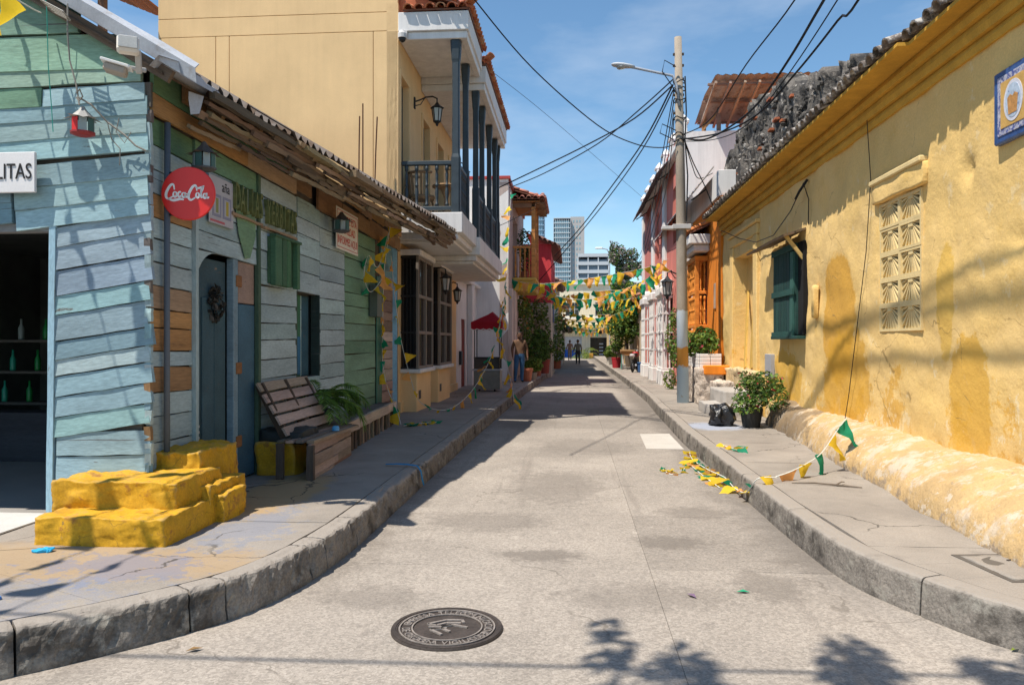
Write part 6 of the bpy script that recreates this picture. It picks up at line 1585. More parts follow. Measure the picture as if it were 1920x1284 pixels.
def bush(name, label, c, blobs, n, ls, mats, pot=None, group=None, stems=5, seed=1, flowers=None, cat='plant'):
    o = thing(name, label, cat, c, group)
    r = random.Random(seed)
    mb = MB(); leaves(mb, blobs, n, ls, r, 0.4, 0.5, 0.6, 0, len(mats)); mb.obj('foliage', mats, o)
    mb = MB()
    for k in range(stems):
        b_ = blobs[k % len(blobs)]; e = Vector(b_[0]) + Vector((r.uniform(-0.5, 0.5) * b_[1][0], r.uniform(-0.5, 0.5) * b_[1][1], r.uniform(-0.2, 0.4) * b_[1][2]))
        s = Vector((c[0] + r.uniform(-0.04, 0.04), c[1] + r.uniform(-0.04, 0.04), c[2] + (pot[2] * 0.9 if pot else 0.0)))
        mb.tube([s, s.lerp(e, 0.5) + Vector((0, 0, 0.05)), e], [0.014, 0.010, 0.005], 5)
    mb.obj('stem', M_BARK, o)
    if flowers:
        mb = MB(); leaves(mb, blobs, flowers[1], ls * 0.9, r, 0.3, 0.8, 0.3); mb.obj('flowers', pm('flower_' + name + str(seed), flowers[0], 0.6, 0.1, 5, bump=0, transl=0.3), o)['kind'] = 'stuff'
    if pot:
        r0, r1, h, col = pot
        mb = MB(); mb.lathe([(r0, 0), (r1 * 0.96, h * 0.85), (r1, h * 0.87), (r1, h), (r1 * 0.9, h), (r1 * 0.85, h * 0.85), (0, h * 0.82)], 18); mb.obj('pot', M_PAINT, o, T(*c), col, False)
    return o
bush('potted_bush', 'large flowering bush in a black pot beside the rubbish bag', (2.78, 12.3, SW), [((2.82, 12.35, 0.76), (0.30, 0.34, 0.26)), ((3.02, 12.5, 0.88), (0.32, 0.36, 0.22)), ((2.68, 12.2, 0.60), (0.24, 0.26, 0.18)), ((3.08, 12.1, 0.72), (0.2, 0.28, 0.2)), ((2.72, 12.5, 0.98), (0.12, 0.14, 0.12))], 1300, 0.075, [M_LEAF, M_LEAFD, M_LEAFY], (0.13, 0.18, 0.30, (0.03, 0.03, 0.03)), None, 8, 3, ((0.5, 0.06, 0.07), 26))

# ------------------------------------------------------------------ ruined rubble wall behind the eave
rw = thing('ruined_wall', 'blackened rubble wall with bits of brick rising behind the tile eave', 'wall', (4.2, 15, 0))
prof = [(9.0, 4.6), (10.3, 5.2), (10.8, 5.35), (11.1, 5.62), (11.9, 5.62), (12.5, 5.85), (13.3, 5.95), (14.3, 6.2), (14.6, 6.5), (15.4, 6.55), (16.2, 6.58), (17.0, 6.75), (17.7, 6.8), (18.3, 6.62), (18.8, 6.6), (19.0, 6.3), (20.0, 6.4), (20.3, 6.1)]
def topz(y):
    for i in range(len(prof) - 1):
        if prof[i][0] <= y <= prof[i + 1][0]:
            f = (y - prof[i][0]) / (prof[i + 1][0] - prof[i][0]); return prof[i][1] + f * (prof[i + 1][1] - prof[i][1])
    return prof[-1][1]
mb = MB(); rings = []
M_RUB = pm('sooty_rubble', (0.15, 0.135, 0.12), 0.98, 0.4, 3.0, grain=0.3, gs=30, bump=1.0, bs=12, bdist=0.05,
           wear=(((0.035, 0.033, 0.032), 1.8, 0.52, 0.08, None), ((0.50, 0.46, 0.41), 6.0, 0.64, 0.04, None), ((0.40, 0.15, 0.08), 5.0, 0.72, 0.02, None)))
for i in range(120):
    y = 9.0 + 11.3 * i / 119; tz = topz(y) + fbm((y, 0, 0), 4.0, 51) * 0.14; ring = []
    for k in range(26):
        z = 3.6 + (tz - 3.6) * k / 25; q = Vector((3.92, y, z))
        ring.append((3.92 - (fbm(q, 2.2, 52) * 0.10 + fbm(q, 7.0, 53) * 0.06), y, z))
    ring += [(4.2, y, tz + fbm((y, 1, 0), 6, 54) * 0.06), (4.5, y, tz - 0.1), (4.5, y, 3.6)]
    rings.append(ring)
mb.rings(rings); mb.obj('rubble_core', M_RUB, rw, None, None, True)
M_STONE = pm('rubble_stone', 'obj', 0.95, 0.3, 9, grain=0.25, gs=40, bump=0.7, bs=18, coords='object', wear=(((0.06, 0.055, 0.05), 8, 0.6, 0.06, None),))
stm = []
for k in range(5):
    bm = bmesh.new(); bmesh.ops.create_icosphere(bm, subdivisions=1, radius=1.0)
    for v in bm.verts: v.co = v.co * (1 + fbm(v.co, 1.2, 60 + k) * 0.45)
    me = bpy.data.meshes.new('rubble_stone'); bm.to_mesh(me); bm.free(); me.materials.append(M_STONE); stm.append(me)
r = random.Random(9)
for k in range(298):
    y = r.uniform(10.2, 20.3); tz = topz(y); z = 4.5 + (tz - 4.62) * r.random() ** 0.9
    c = r.choice([(0.09, 0.085, 0.08), (0.16, 0.145, 0.13), (0.05, 0.047, 0.045), (0.30, 0.28, 0.26), (0.20, 0.18, 0.16), (0.11, 0.10, 0.09), (0.42, 0.39, 0.36)])
    s = r.uniform(0.03, 0.075)
    if z < 5.0 and r.random() < 0.5: c = r.choice([(0.55, 0.52, 0.49), (0.42, 0.39, 0.36)])
    M = T(3.90 + r.uniform(-0.02, 0.04), y, z, r.uniform(0, 6), r.uniform(0, 6), r.uniform(0, 6)) @ Matrix.Diagonal((s * r.uniform(0.6, 1.1), s * r.uniform(0.8, 1.5), s * r.uniform(0.5, 0.9), 1))
    inst('stone', stm[k % 5], rw, M, c)
for k in range(30):
    y = r.choice([r.uniform(18.6, 20.3), r.uniform(18.6, 20.3), r.uniform(11, 18)]); z = r.uniform(4.9, 5.7) if y > 18.4 else r.uniform(4.8, topz(y) - 0.1)
    bbox('brick', (0.10, r.uniform(0.10, 0.22), 0.05), M_STONE, rw, T(3.87, y, z, 0, r.uniform(-0.1, 0.1)), jcol((0.42, 0.13, 0.06), 0.2), 0.008)

# ------------------------------------------------------------------ orange house
M_ORNG = pm('orange_stucco', (0.78, 0.24, 0.022), 0.88, 0.10, 1.5, grain=0.06, bump=0.25, streak=0.18)
og = thing('orange_house', 'orange house front with turned wooden window grilles', 'house', (5, 20, SW))
XO = 3.36
facade('wall', og, M_ORNG, 'x', XO, 17.84, 22.0, 0, 4.9, [(19.75, 20.8, 1.1, 3.75), (21.05, 21.75, SW, 3.3)], 0.3, 0.5, 0.012, 61, sgn=-1)
c_ = MB(); c_.span((XO + 0.32, 17.86, 0), (9, 21.98, 4.9)); c_.obj('core', M_ORNG, og)
bspan('door', (XO + 0.2, 21.05, SW), (XO + 0.25, 21.75, 3.3), M_WOOD, og, (0.22, 0.10, 0.05))
gb = bspan('window', (XO + 0.1, 19.75, 1.1), (XO + 0.14, 20.8, 3.75), M_DARKIN, og)
OG = (0.70, 0.25, 0.04)
b3 = baluster_mesh(0.72, M_WOOD, 0.03)
for lev, z0 in enumerate((1.15, 2.0, 2.85)):
    bspan('grille_rail', (3.06, 19.6, z0 - 0.08), (3.14, 20.95, z0), M_WOOD, gb, OG)
    bspan('grille_rail', (3.144, 19.6, z0 - 0.08), (XO, 19.68, z0), M_WOOD, gb, OG)
    for k in range(6): inst('baluster', b3, gb, T(3.10, 19.74 + k * 0.215, z0), OG)
    for k in range(2): inst('baluster', b3, gb, T(3.19 + k * 0.10, 19.64, z0), OG)
bspan('grille_rail', (3.04, 19.58, 3.60), (XO, 20.97, 3.72), M_WOOD, gb, OG)
for yy in (19.6, 20.87): bspan('grille_post', (3.05, yy, 1.0), (3.15, yy + 0.09, 3.6), M_WOOD, gb, OG)
bspan('grille_base', (2.98, 19.5, 0.86), (XO, 21.0, 1.06), M_WHITEW, og, None, 0.02)
bspan('hood', (2.85, 19.2, 3.98), (XO, 21.0, 4.22), M_WHITEW, og, None, 0.02)
bspan('hood_moulding', (2.95, 19.3, 3.8), (XO, 20.9, 3.977), M_WHITEW, og, None, 0.03)
tile_field(og, (2.81, 19.2, 4.25), (2.81, 21.0, 4.25), (-1, 0, 0), 0.45, 2, 0.2, cols=[(0.60, 0.20, 0.07), (0.55, 0.24, 0.12)], jit=0.12)
bspan('plaque', (XO - 0.03, 18.45, 2.35), (XO - 0.004, 18.62, 2.95), M_PAINT, og, (0.45, 0.36, 0.28))
sd = thing('stone_planter', 'rough stone planter with white brick troughs in front of the orange house', 'planter', (2.95, 18.2, SW))
M_PSTN = pm('pale_coral_stone', (0.52, 0.44, 0.37), 0.95, 0.3, 7, grain=0.2, bump=1.0, bs=13, bdist=0.03, wear=(((0.20, 0.15, 0.12), 8.0, 0.60, 0.04, None),))
rock('stone_base', sd, M_PSTN, (0.55, 1.05, 0.80), (2.95, 17.35, 0.60), 14, 0.04, 27, 0.04, nsc=8)
rock('stone_base', sd, M_PSTN, (0.60, 1.6, 0.82), (2.95, 19.3, 0.61), 14, 0.04, 28, 0.04, nsc=8)
rock('stone_base', sd, M_PSTN, (0.45, 1.0, 0.55), (3.15, 16.45, 0.47), 10, 0.04, 29, 0.05, nsc=8)
bspan('orange_block', (2.80, 16.75, 0.86), (3.34, 17.0, 1.06), M_ORNG, sd, None, 0.02)
for y0, y1 in ((16.95, 17.95), (18.5, 19.9)):
    bspan('trough', (2.72, y0 + 0.03, 1.0), (3.2, y1 - 0.03, 1.30), M_WHITEW, sd, None, 0.01)
    for k in range(4):
        yy = y0
        while yy < y1 - 0.05:
            L = min(0.24, y1 - yy)
            bspan('brick', (2.70, yy + 0.006, 1.0 + k * 0.078), (2.735, yy + L - 0.006, 1.07 + k * 0.078), M_WHITEW, sd, None, 0.006); yy += 0.24
    for k in range(4):
        for q in range(2): bspan('brick', (2.74 + q * 0.235, y0 - 0.005, 1.0 + k * 0.078), (2.965 + q * 0.235, y0 + 0.03, 1.07 + k * 0.078), M_WHITEW, sd, None, 0.006)
bush('trough_plant', 'bright green shrub in the nearer white brick trough', (2.95, 17.45, 1.28), [((2.9, 17.3, 1.52), (0.3, 0.42, 0.26)), ((2.95, 17.7, 1.62), (0.3, 0.4, 0.3)), ((2.75, 17.5, 1.4), (0.2, 0.35, 0.2))], 1300, 0.10, [M_LEAF, M_LEAFY], None, None, 5, 5, ((0.5, 0.06, 0.1), 10))
bush('trough_plant', 'bright green shrub trailing from the farther white brick trough', (2.9, 19.3, 1.28), [((2.85, 19.0, 1.5), (0.3, 0.5, 0.28)), ((2.85, 19.7, 1.55), (0.3, 0.4, 0.3)), ((2.65, 19.9, 1.2), (0.18, 0.4, 0.35))], 1200, 0.10, [M_LEAF, M_LEAFY, M_LEAFD], None, None, 5, 6)
bush('climbing_plant', 'thin leggy shrub growing at the pink house corner', (2.8, 22.2, SW), [((2.75, 22.2, 0.5), (0.2, 0.25, 0.3)), ((2.85, 22.3, 1.7), (0.25, 0.3, 0.5)), ((2.85, 22.0, 2.3), (0.15, 0.2, 0.25))], 500, 0.11, [M_LEAFY, M_LEAF], None, None, 4, 8)

# ------------------------------------------------------------------ pink house with white trim
M_PINK = pm('pink_stucco', (0.62, 0.20, 0.16), 0.88, 0.10, 1.2, grain=0.05, bump=0.25, streak=0.22)
pkh = thing('pink_house', 'tall salmon pink house with white pilasters and pointed parapet finials', 'house', (5, 28, SW))
XP = 3.1
facade('wall', pkh, M_PINK, 'x', XP, 22.04, 34.4, 0, 7.1, [(24.4, 25.6, 0.7, 3.0), (27.2, 28.4, 0.7, 3.0), (30.5, 31.6, 0.7, 3.0), (23.4, 24.3, 4.6, 6.3), (28.2, 29.1, 4.6, 6.3)], 0.3, 0.7, 0.01, 71, sgn=-1)
facade('wall', pkh, M_WHITEW, 'y', 22.0, XP, 9.0, 0, 7.5, [], 0.3, 0.7, 0.012, 72, sgn=-1)
c_ = MB(); c_.span((XP + 0.32, 22.06, 0), (9, 34.38, 7.1)); c_.obj('core', M_PINK, pkh)
for y0 in (22.04, 25.9, 29.6, 33.7): bspan('pilaster', (XP - 0.09, y0, 0.1), (XP + 0.02, y0 + 0.62, 7.0), M_WHITEW, pkh, None, 0.02)
bspan('cornice', (XP - 0.18, 22.0, 7.103), (XP + 0.2, 34.4, 7.26), M_WHITEW, pkh, None, 0.03)
y = 22.2
while y < 34.3:
    bspan('parapet_pier', (XP - 0.08, y, 7.263), (XP + 0.14, y + 0.34, 7.82), M_WHITEW, pkh, None, 0.02)
    mb = MB(); mb.rings([[(XP + 0.03 + a * q[0], y + 0.17 + a * q[1], z) for q in ((-1, -1), (1, -1), (1, 1), (-1, 1))] for a, z in ((0.16, 7.823), (0.17, 7.88), (0.02, 8.1))]); mb.obj('finial', M_WHITEW, pkh)
    if y + 1.6 < 34.3: bspan('parapet_panel', (XP - 0.03, y + 0.345, 7.263), (XP + 0.08, y + 1.655, 7.62), M_PINK, pkh)
    y += 2.0
def white_grille(y0, y1):
    x0 = XP - 0.34
    wn = bspan('window', (XP + 0.1, y0, 0.7), (XP + 0.14, y1, 3.0), M_DARKIN, pkh)
    bspan('grille_base', (x0 - 0.03, y0 - 0.12, 0.2), (XP - 0.004, y1 + 0.12, 0.68), M_WHITEW, pkh, None, 0.02)
    bspan('grille_top', (x0 - 0.06, y0 - 0.15, 3.02), (XP - 0.004, y1 + 0.15, 3.3), M_WHITEW, pkh, None, 0.04)
    rock('grille_crown', pkh, M_WHITEW, (0.36, (y1 - y0) * 0.8, 0.3), (XP - 0.14, (y0 + y1) / 2, 3.42), 6, 0.03, 30, 0.4)
    for z in (0.72, 1.3, 1.88, 2.46, 2.98):
        bspan('grille_bar', (x0, y0 - 0.1, z - 0.035), (x0 + 0.07, y1 + 0.1, z + 0.035), M_WHITEW, wn); bspan('grille_bar', (x0 + 0.073, y0 - 0.1, z - 0.035), (XP, y0 - 0.03, z + 0.035), M_WHITEW, wn)
    n = 7
    for k in range(n):
        yy = y0 - 0.08 + k * (y1 - y0 + 0.12) / (n - 1)
        mb = MB(); mb.lathe([(0.022, 0.75), (0.03, 1.0), (0.02, 1.3), (0.03, 1.6), (0.02, 1.88), (0.03, 2.2), (0.02, 2.46), (0.03, 2.7), (0.022, 2.98)], 6, None, 0, (x0 + 0.03, yy)); mb.obj('grille_rod', M_WHITEW, wn)
    for xx in (x0 + 0.14, x0 + 0.24):
        mb = MB(); mb.lathe([(0.022, 0.75), (0.03, 1.6), (0.02, 1.88), (0.03, 2.2), (0.022, 2.98)], 6, None, 0, (xx, y0 - 0.07)); mb.obj('grille_rod', M_WHITEW, wn)
for a, b_ in ((24.4, 25.6), (27.2, 28.4), (30.5, 31.6)): white_grille(a, b_)
for a, b_ in ((23.4, 24.3), (28.2, 29.1)): wood_window(pkh, 'x', XP, a, b_, 4.6, 6.3, -1, M_PAINT, (0.6, 0.58, 0.56), 2, 3, 0.15)
carriage_lantern('black street lantern on the near corner of the pink house', (XP, 22.4, 3.45), (-1, 0, 0), 1.55, 0.26)
def awning(label, y0, y1, xw, zw, xo, zo, mat):
    o = thing('corrugated_awning', label, 'awning', (xw, (y0 + y1) / 2, zo))
    n = int((y1 - y0) / 0.05); top = []
    for i in range(n + 1):
        yy = y0 + (y1 - y0) * i / n; w = 0.028 * math.sin(2 * math.pi * yy / 0.24); e = RN.uniform(-0.01, 0.01)
        top.append([(xw, yy, zw + w), ((xw + xo) / 2, yy, (zw + zo) / 2 + w), (xo + e, yy, zo + w)])
    mb = MB(); mb.rings(top, False, False); mb.rings([[(p[0], p[1], p[2] - 0.008) for p in r_] for r_ in top], False, False); mb.obj('sheet', mat, o, None, None, True)
    for f in (0.1, 0.5, 0.9):
        yy = y0 + (y1 - y0) * f; mb = MB(); mb.tube([(xw, yy, zw - 0.35), (xo + 0.08, yy, zo - 0.05)], 0.02, 5); mb.obj('strut', M_BLACK, o)
awning('grey corrugated awning above the orange and pink fronts', 18.6, 27.6, XO - 0.02, 5.75, 2.86, 5.15, pm('grey_corrugated', (0.36, 0.33, 0.31), 0.7, 0.2, 3, wear=(((0.25, 0.16, 0.12), 3, 0.6, 0.08, None),)))
awning('dark corrugated awning high on the pink house', 24.0, 33.5, XP - 0.02, 7.35, 2.55, 6.75, pm('dark_corrugated', (0.17, 0.16, 0.17), 0.7, 0.2, 3))
bspan('awning_wall', (XO - 0.05, 17.9, 4.903), (XO + 0.35, 22.0, 5.5), M_WHITEW, og, None, 0.01)
# timber roof-top shelter
tsd = thing('rooftop_shelter', 'timber roof-top shelter with corrugated roof above the white wall', 'shelter', (5, 22, 7.5))
mb = MB(); rings = []
for i in range(64):
    x = 3.55 + 4.2 * i / 63; w = 0.022 * math.sin(2 * math.pi * x / 0.21)
    rings.append([(x, 22.9, 7.95 + w + RN.uniform(-0.01, 0.01)), (x + 0.1, 21.8, 8.45 + w), (x + 0.2, 20.7, 8.62 + w)])
mb.rings(rings, False, False); mb.rings([[(p[0], p[1], p[2] + 0.012) for p in q] for q in rings], False, False); mb.obj('roof_sheet', pm('rosy_corrugated', (0.44, 0.37, 0.32), 0.8, 0.2, 3, wear=(((0.22, 0.17, 0.14), 3, 0.58, 0.08, None),)), tsd, None, None, True)
for yy, zz in ((22.7, 7.96), (21.9, 8.32), (20.95, 8.50)): bspan('purlin', (3.6, yy, zz - 0.06), (7.8, yy + 0.08, zz), M_WOOD, tsd, (0.26, 0.16, 0.12))
for k in range(11):
    x = 3.7 + k * 0.38
    plank('rafter', tsd, (x, 22.85, 7.84), (x + 0.15, 20.75, 8.46), 0.07, 0.06, (1, 0, 0), M_WOOD, jcol((0.40, 0.28, 0.21), 0.15), 0.003)
for (x, y, c) in ((3.72, 22.6, (0.45, 0.22, 0.08)), (4.05, 22.1, (0.22, 0.14, 0.11)), (6.0, 22.3, (0.22, 0.14, 0.11))):
    bspan('post', (x, y, 7.5), (x + 0.11, y + 0.11, 8.2), M_WOOD, tsd, c)
plank('brace', tsd, (3.78, 22.6, 7.7), (4.15, 22.2, 8.15), 0.06, 0.05, (0, -1, 0), M_WOOD, (0.35, 0.18, 0.08), 0.003)

# ------------------------------------------------------------------ street pole and lamp
def pole_extra(nt, c, p, b):
    sx = nt.n('ShaderNodeSeparateXYZ'); nt.put(sx.inputs[0], p)
    z = nt.math('ADD', sx.outputs[2], nt.math('MULTIPLY', nt.math('SUBTRACT', nt.noise(p, 7, 5, 0.7), 0.5), 0.25))
    nz = nt.mr(nt.noise(p, 9, 6, 0.7), 0.62, 0.70, 1, 0.25, True)
    bl = (0.50, 0.58, 0.66)
    c2 = nt.mix(nt.mr(z, 2.22, 2.25, 1, 0), c, nt.mix(nt.mr(z, 1.45, 2.2, 0, 0.35), bl, (0.5, 0.52, 0.52)))
    c2 = nt.mix(nt.mr(z, 1.43, 1.47, 1, 0), c2, (0.58, 0.28, 0.06))
    c2 = nt.mix(nt.mr(z, 1.0, 1.04, 1, 0), c2, (0.44, 0.57, 0.68))
    return nt.mix(nz, c, c2)
pole = thing('utility_pole', 'concrete utility pole with blue and orange painted foot', 'pole', (2.42, 17.25, SW))
mb = MB(); mb.tube([(2.42, 17.25, SW - 0.05), (2.40, 17.25, 2.5), (2.36, 17.25, 5.5), (2.31, 17.25, 8.3)], [0.132, 0.12, 0.10, 0.08], 20)
mb.obj('shaft', pm('pole_concrete', (0.31, 0.26, 0.205), 0.92, 0.18, 3, (1, 1, 0.5), 0.12, 60, 0.35, 25, extra=pole_extra), pole, None, None, True)
for z in (7.9, 7.65, 7.35, 7.0, 6.6): bspan('bolt', (2.20, 17.22, z), (2.44, 17.28, z + 0.05), M_STEEL, pole)
bspan('bracket', (2.18, 17.1, 4.05), (2.58, 17.4, 4.15), M_PAINT, pole, (0.5, 0.48, 0.46)); bspan('bracket', (1.95, 17.15, 4.05), (2.2, 17.35, 4.12), M_PAINT, pole, (0.6, 0.58, 0.56))
mb = MB()
for k, z in enumerate((6.0, 6.15, 6.5, 6.9, 7.15, 7.3)):
    mb.tube([(2.34 + 0.13 * math.cos(a), 17.25 + 0.13 * math.sin(a), z + 0.03 * math.sin(3 * a + k)) for a in [q * math.pi / 6 for q in range(13)]], 0.014, 5)
mb.tube([(2.45, 17.15, 7.4), (2.47, 17.1, 6.6), (2.44, 17.1, 6.0), (2.5, 17.1, 5.2), (2.47, 17.1, 4.2)], 0.016, 5)
mb.tube([(2.25, 17.1, 7.6), (2.0, 17.1, 7.75), (1.95, 17.1, 7.5), (2.15, 17.1, 7.2), (2.27, 17.12, 7.0)], 0.012, 5)
mb.tube([(2.25, 17.1, 6.2), (1.95, 17.1, 6.35), (1.9, 17.1, 6.15), (2.2, 17.1, 6.0)], 0.012, 5)
mb.obj('cable_tangle', M_CABLE, pole)
lamp = thing('street_lamp', 'grey street lamp on a long arm reaching left from the utility pole', 'street lamp', (2.3, 17.25, 7.3))
mb = MB(); mb.tube([(2.32, 17.15, 6.75), (2.27, 17.15, 7.2), (2.18, 17.15, 7.42), (1.35, 17.15, 7.62), (1.25, 17.15, 7.64)], 0.03, 8); mb.obj('arm', M_GALV, lamp, None, None, True)
mb = MB(); rings = []
for x, w, h in ((1.35, 0.05, 0.05), (1.25, 0.09, 0.08), (1.1, 0.12, 0.11), (0.98, 0.12, 0.10), (0.88, 0.08, 0.07), (0.84, 0.03, 0.03)): rings.append([(x, 17.15 + w * math.cos(a), 7.655 + (1.25 - x) * 0.12 + h * 0.5 * math.sin(a)) for a in [k * math.pi / 5 for k in range(10)]])
mb.rings(rings); mb.obj('head', pm('lamp_grey', (0.55, 0.56, 0.58), 0.5, 0.1, 5, bump=0), lamp, None, None, True)
mb = MB(); mb.lathe([(0.11, 7.655), (0.085, 7.61), (0.0, 7.60)], 12, None, 0, (1.05, 17.15)); mb.obj('lens', M_GLASS, lamp, None, None, True)

# ------------------------------------------------------------------ overhead cables
def catrom(P, sub=6):
    P = [Vector(p) for p in P]; Q = []
    for i in range(len(P) - 1):
        a, b_, c, d = P[max(i - 1, 0)], P[i], P[i + 1], P[min(i + 2, len(P) - 1)]
        for j in range(sub):
            t = j / sub; Q.append(0.5 * ((2 * b_) + (c - a) * t + (2 * a - 5 * b_ + 4 * c - d) * t * t + (3 * b_ - a - 3 * c + d) * t ** 3))
    return Q + [P[-1]]
def cable(label, P, r=0.012, group='overhead cables'):
    o = thing('overhead_cable', label, 'cable', P[0], group)
    mb = MB(); mb.tube(catrom(P), r, 5); mb.obj('cable', M_CABLE, o)
cable('cable swinging from the utility pole up over the ochre house to the top edge', [(-3.4, 8, 8.6), (-1.97, 12, 7.54), (-1.68, 13, 7.39), (-0.78, 15, 6.89), (0.53, 17, 6.33), (1.36, 17.3, 5.98), (1.95, 17.3, 5.88), (2.27, 17.25, 5.95)], 0.013)
cable('cable from the pole to the tall white house, upper of two', [(2.2, 17.25, 7.37), (1.63, 19, 7.26), (0.67, 21.5, 7.07), (-0.93, 24.5, 6.94), (-2.17, 26, 6.8)], 0.016)
cable('cable from the pole to the balcony posts, lower of two', [(2.2, 17.25, 7.25), (1.5, 19, 7.04), (0.37, 20.5, 6.8), (-1.0, 21.3, 6.35), (-2.14, 21.4, 5.85)], 0.018)
cable('cable dropping from the pole to the red house', [(2.2, 17.25, 7.25), (1.85, 20, 6.8), (1.24, 24, 6.46), (0.3, 29, 5.9), (-0.82, 34, 5.37)], 0.02)
cable('cable dropping from the pole to the foot of the wooden balcony', [(2.2, 17.25, 7.13), (1.78, 20, 6.53), (0.91, 24, 5.81), (-0.3, 29, 5.01), (-1.4, 30.6, 3.96)], 0.016)
for k in range(4):
    dz = -0.22 * k; dx = 0.05 * k
    cable('one of four cables running straight down the street from the pole', [(2.22, 17.25, 7.13 + dz), (2.37 + dx, 21, 6.48 + dz), (2.68 + dx, 27, 6.04 + dz), (3.16 + dx, 36, 5.81 + dz * 0.8), (4.0, 55, 6.4 + dz * 0.6)], 0.012, 'four cables running down the street')
cable('thickest of the cables rising over the ruined wall to the top right', [(2.35, 17.25, 6.09), (2.75, 16.5, 5.83), (3.1, 15.5, 5.82), (3.27, 14, 5.8), (3.28, 12, 5.87), (3.16, 10, 5.88), (2.9, 7, 5.75), (2.6, -4, 7)], 0.02)
cable('lowest cable over the ruined wall, nearest the yellow eave', [(2.35, 17.25, 6.04), (2.99, 16, 5.83), (3.39, 14.5, 5.76), (3.5, 12.5, 5.8), (3.49, 10.5, 5.81), (3.4, 8.5, 5.8), (2.7, -4, 7)], 0.017)
cable('leftmost cable rising over the shelter roof to the top edge', [(2.35, 17.25, 6.12), (2.78, 16, 6.1), (2.86, 13, 6.16), (2.94, 10.5, 6.11), (2.82, 8, 6.05), (2.5, -4, 7.2)], 0.012)
cable('thin cable between the thick ones above the ruined wall', [(2.35, 17.25, 6.0), (2.97, 16.5, 5.83), (3.41, 15.5, 5.84), (3.47, 13, 5.88), (3.33, 10, 5.88), (3.1, 7.5, 5.85), (2.65, -4, 7.1)], 0.010)
cable('slack cable from the pole across to the white wall', [(2.45, 17.25, 6.03), (2.75, 18.2, 5.72), (3.2, 20, 5.75), (3.9, 21.95, 6.3)], 0.012)
cable('service cables falling from the pole to the orange house', [(2.45, 17.2, 6.0), (2.7, 17.6, 5.6), (3.0, 18.0, 5.2), (3.3, 18.4, 4.7)], 0.013)
cable('faint high cable crossing the sky between the roofs', [(-1.94, 18, 7.95), (-1.0, 21, 8.0), (0.52, 26, 8.0), (3.14, 34, 7.79)], 0.006)
cable('pale service line along the wooden balcony', [(-2.16, 21.3, 4.75), (-2.0, 24, 5.35), (-1.4, 27.9, 6.4)], 0.010)
cable('cable crossing behind the camera above the side street', [(-9, 1.6, 6.6), (-3, 1.85, 6.05), (2, 2.0, 6.0), (9, 2.0, 6.4)], 0.016)
cable('thick cable bundle running overhead to the ochre house roof', [(0.9, -5, 10.2), (0.50, 2, 9.5), (0.48, 4, 9.40), (0.48, 8.0, 9.25), (0.3, 9.5, 9.3), (-1.7, 12.5, 9.6), (-4.0, 15, 9.7)], 0.034)
cable('second cable bundle running overhead to the ochre house roof', [(1.2, -5, 8.9), (0.87, 2, 8.1), (0.87, 4, 7.95), (0.85, 7.5, 7.85), (0.5, 9, 8.1), (-1.6, 12.2, 9.2), (-4.0, 14.8, 9.5)], 0.026)
cable('third cable bundle running overhead, swinging to the ochre house roof', [(1.4, -5, 9.2), (1.08, 2, 8.5), (1.06, 3.7, 8.35), (1.0, 7.2, 7.95), (0.4, 9.2, 8.3), (-1.6, 12.3, 9.3), (-4.0, 14.9, 9.6)], 0.022)

# ------------------------------------------------------------------ bunting
def pennant_meshes():
    out = []
    for v in range(6):
        mb = MB(); w, h = 0.25, 0.31; nr = 6
        for i in range(nr + 1):
            t = i / nr; ww = w / 2 * (1 - t) + 0.002
            for j in range(4):
                s = -1 + 2 * j / 3
                y = 0.55 * (0.03, 0.06, -0.07, 0.11, -0.04, 0.08)[v] * math.sin(t * 2.6) + (0.02, 0.03, 0.05, -0.04, 0.06, -0.05)[v] * s * t * 0.8 + 0.022 * math.sin(s * 4.0 + v * 2 + t * 3) + 0.012 * math.sin(t * 9 + v)
                mb.v.append((s * ww, y, -h * t))
        for i in range(nr):
            for j in range(3): mb.f.append((i * 4 + j, i * 4 + j + 1, (i + 1) * 4 + j + 1, (i + 1) * 4 + j)); mb.mi.append(0)
        me = mb.mesh('pennant', True, [M_FLAG]); out.append(me)
    return out
PEN = pennant_meshes()
def bunting(label, P, n, s=1.0, group=None, swing=0.35, seed=0, lay=False, phase=0, sub=8):
    o = thing('bunting_string', label, 'bunting', P[0], group)
    r = random.Random(seed); Q = catrom(P, sub)
    mb = MB(); mb.tube(Q, 0.006, 4); mb.obj('cord', M_PAINT, o, None, (0.6, 0.6, 0.55))
    D = [0.0]
    for i in range(1, len(Q)): D.append(D[-1] + (Q[i] - Q[i - 1]).length)
    for k in range(n):
        d = D[-1] * (k + 0.5) / n; i = max(q for q in range(len(D) - 1) if D[q] <= d); f = (d - D[i]) / max(1e-6, D[i + 1] - D[i])
        p = Q[i].lerp(Q[i + 1], f); t = (Q[i + 1] - Q[i]).normalized()
        dn = Vector((0, 0, 1))
        if abs(t.z) > 0.75: dn = Vector((r.uniform(-1, 1), r.uniform(-1, 1), 0.35))
        M = frame(p, t, dn) @ Matrix.Rotation(r.gauss(0, swing), 4, 'X') @ Matrix.Rotation(r.gauss(0, swing * 0.4), 4, 'Y') @ Matrix.Scale(s * r.uniform(0.9, 1.1), 4)
        if lay: M = frame(p + Vector((0, 0, 0.012)), (r.uniform(-1, 1), r.uniform(-1, 1), 0), (r.uniform(-1, 1), r.uniform(-1, 1), 0.25)) @ Matrix.Scale(s, 4)
        inst('pennant', PEN[r.randrange(6)], o, M, jcol((GREEN, YELL, ORAN, YELL, GREEN, YELL)[(k + phase) % 6], 0.1, r))
    return o
XG = 'strings of pennants across the street'
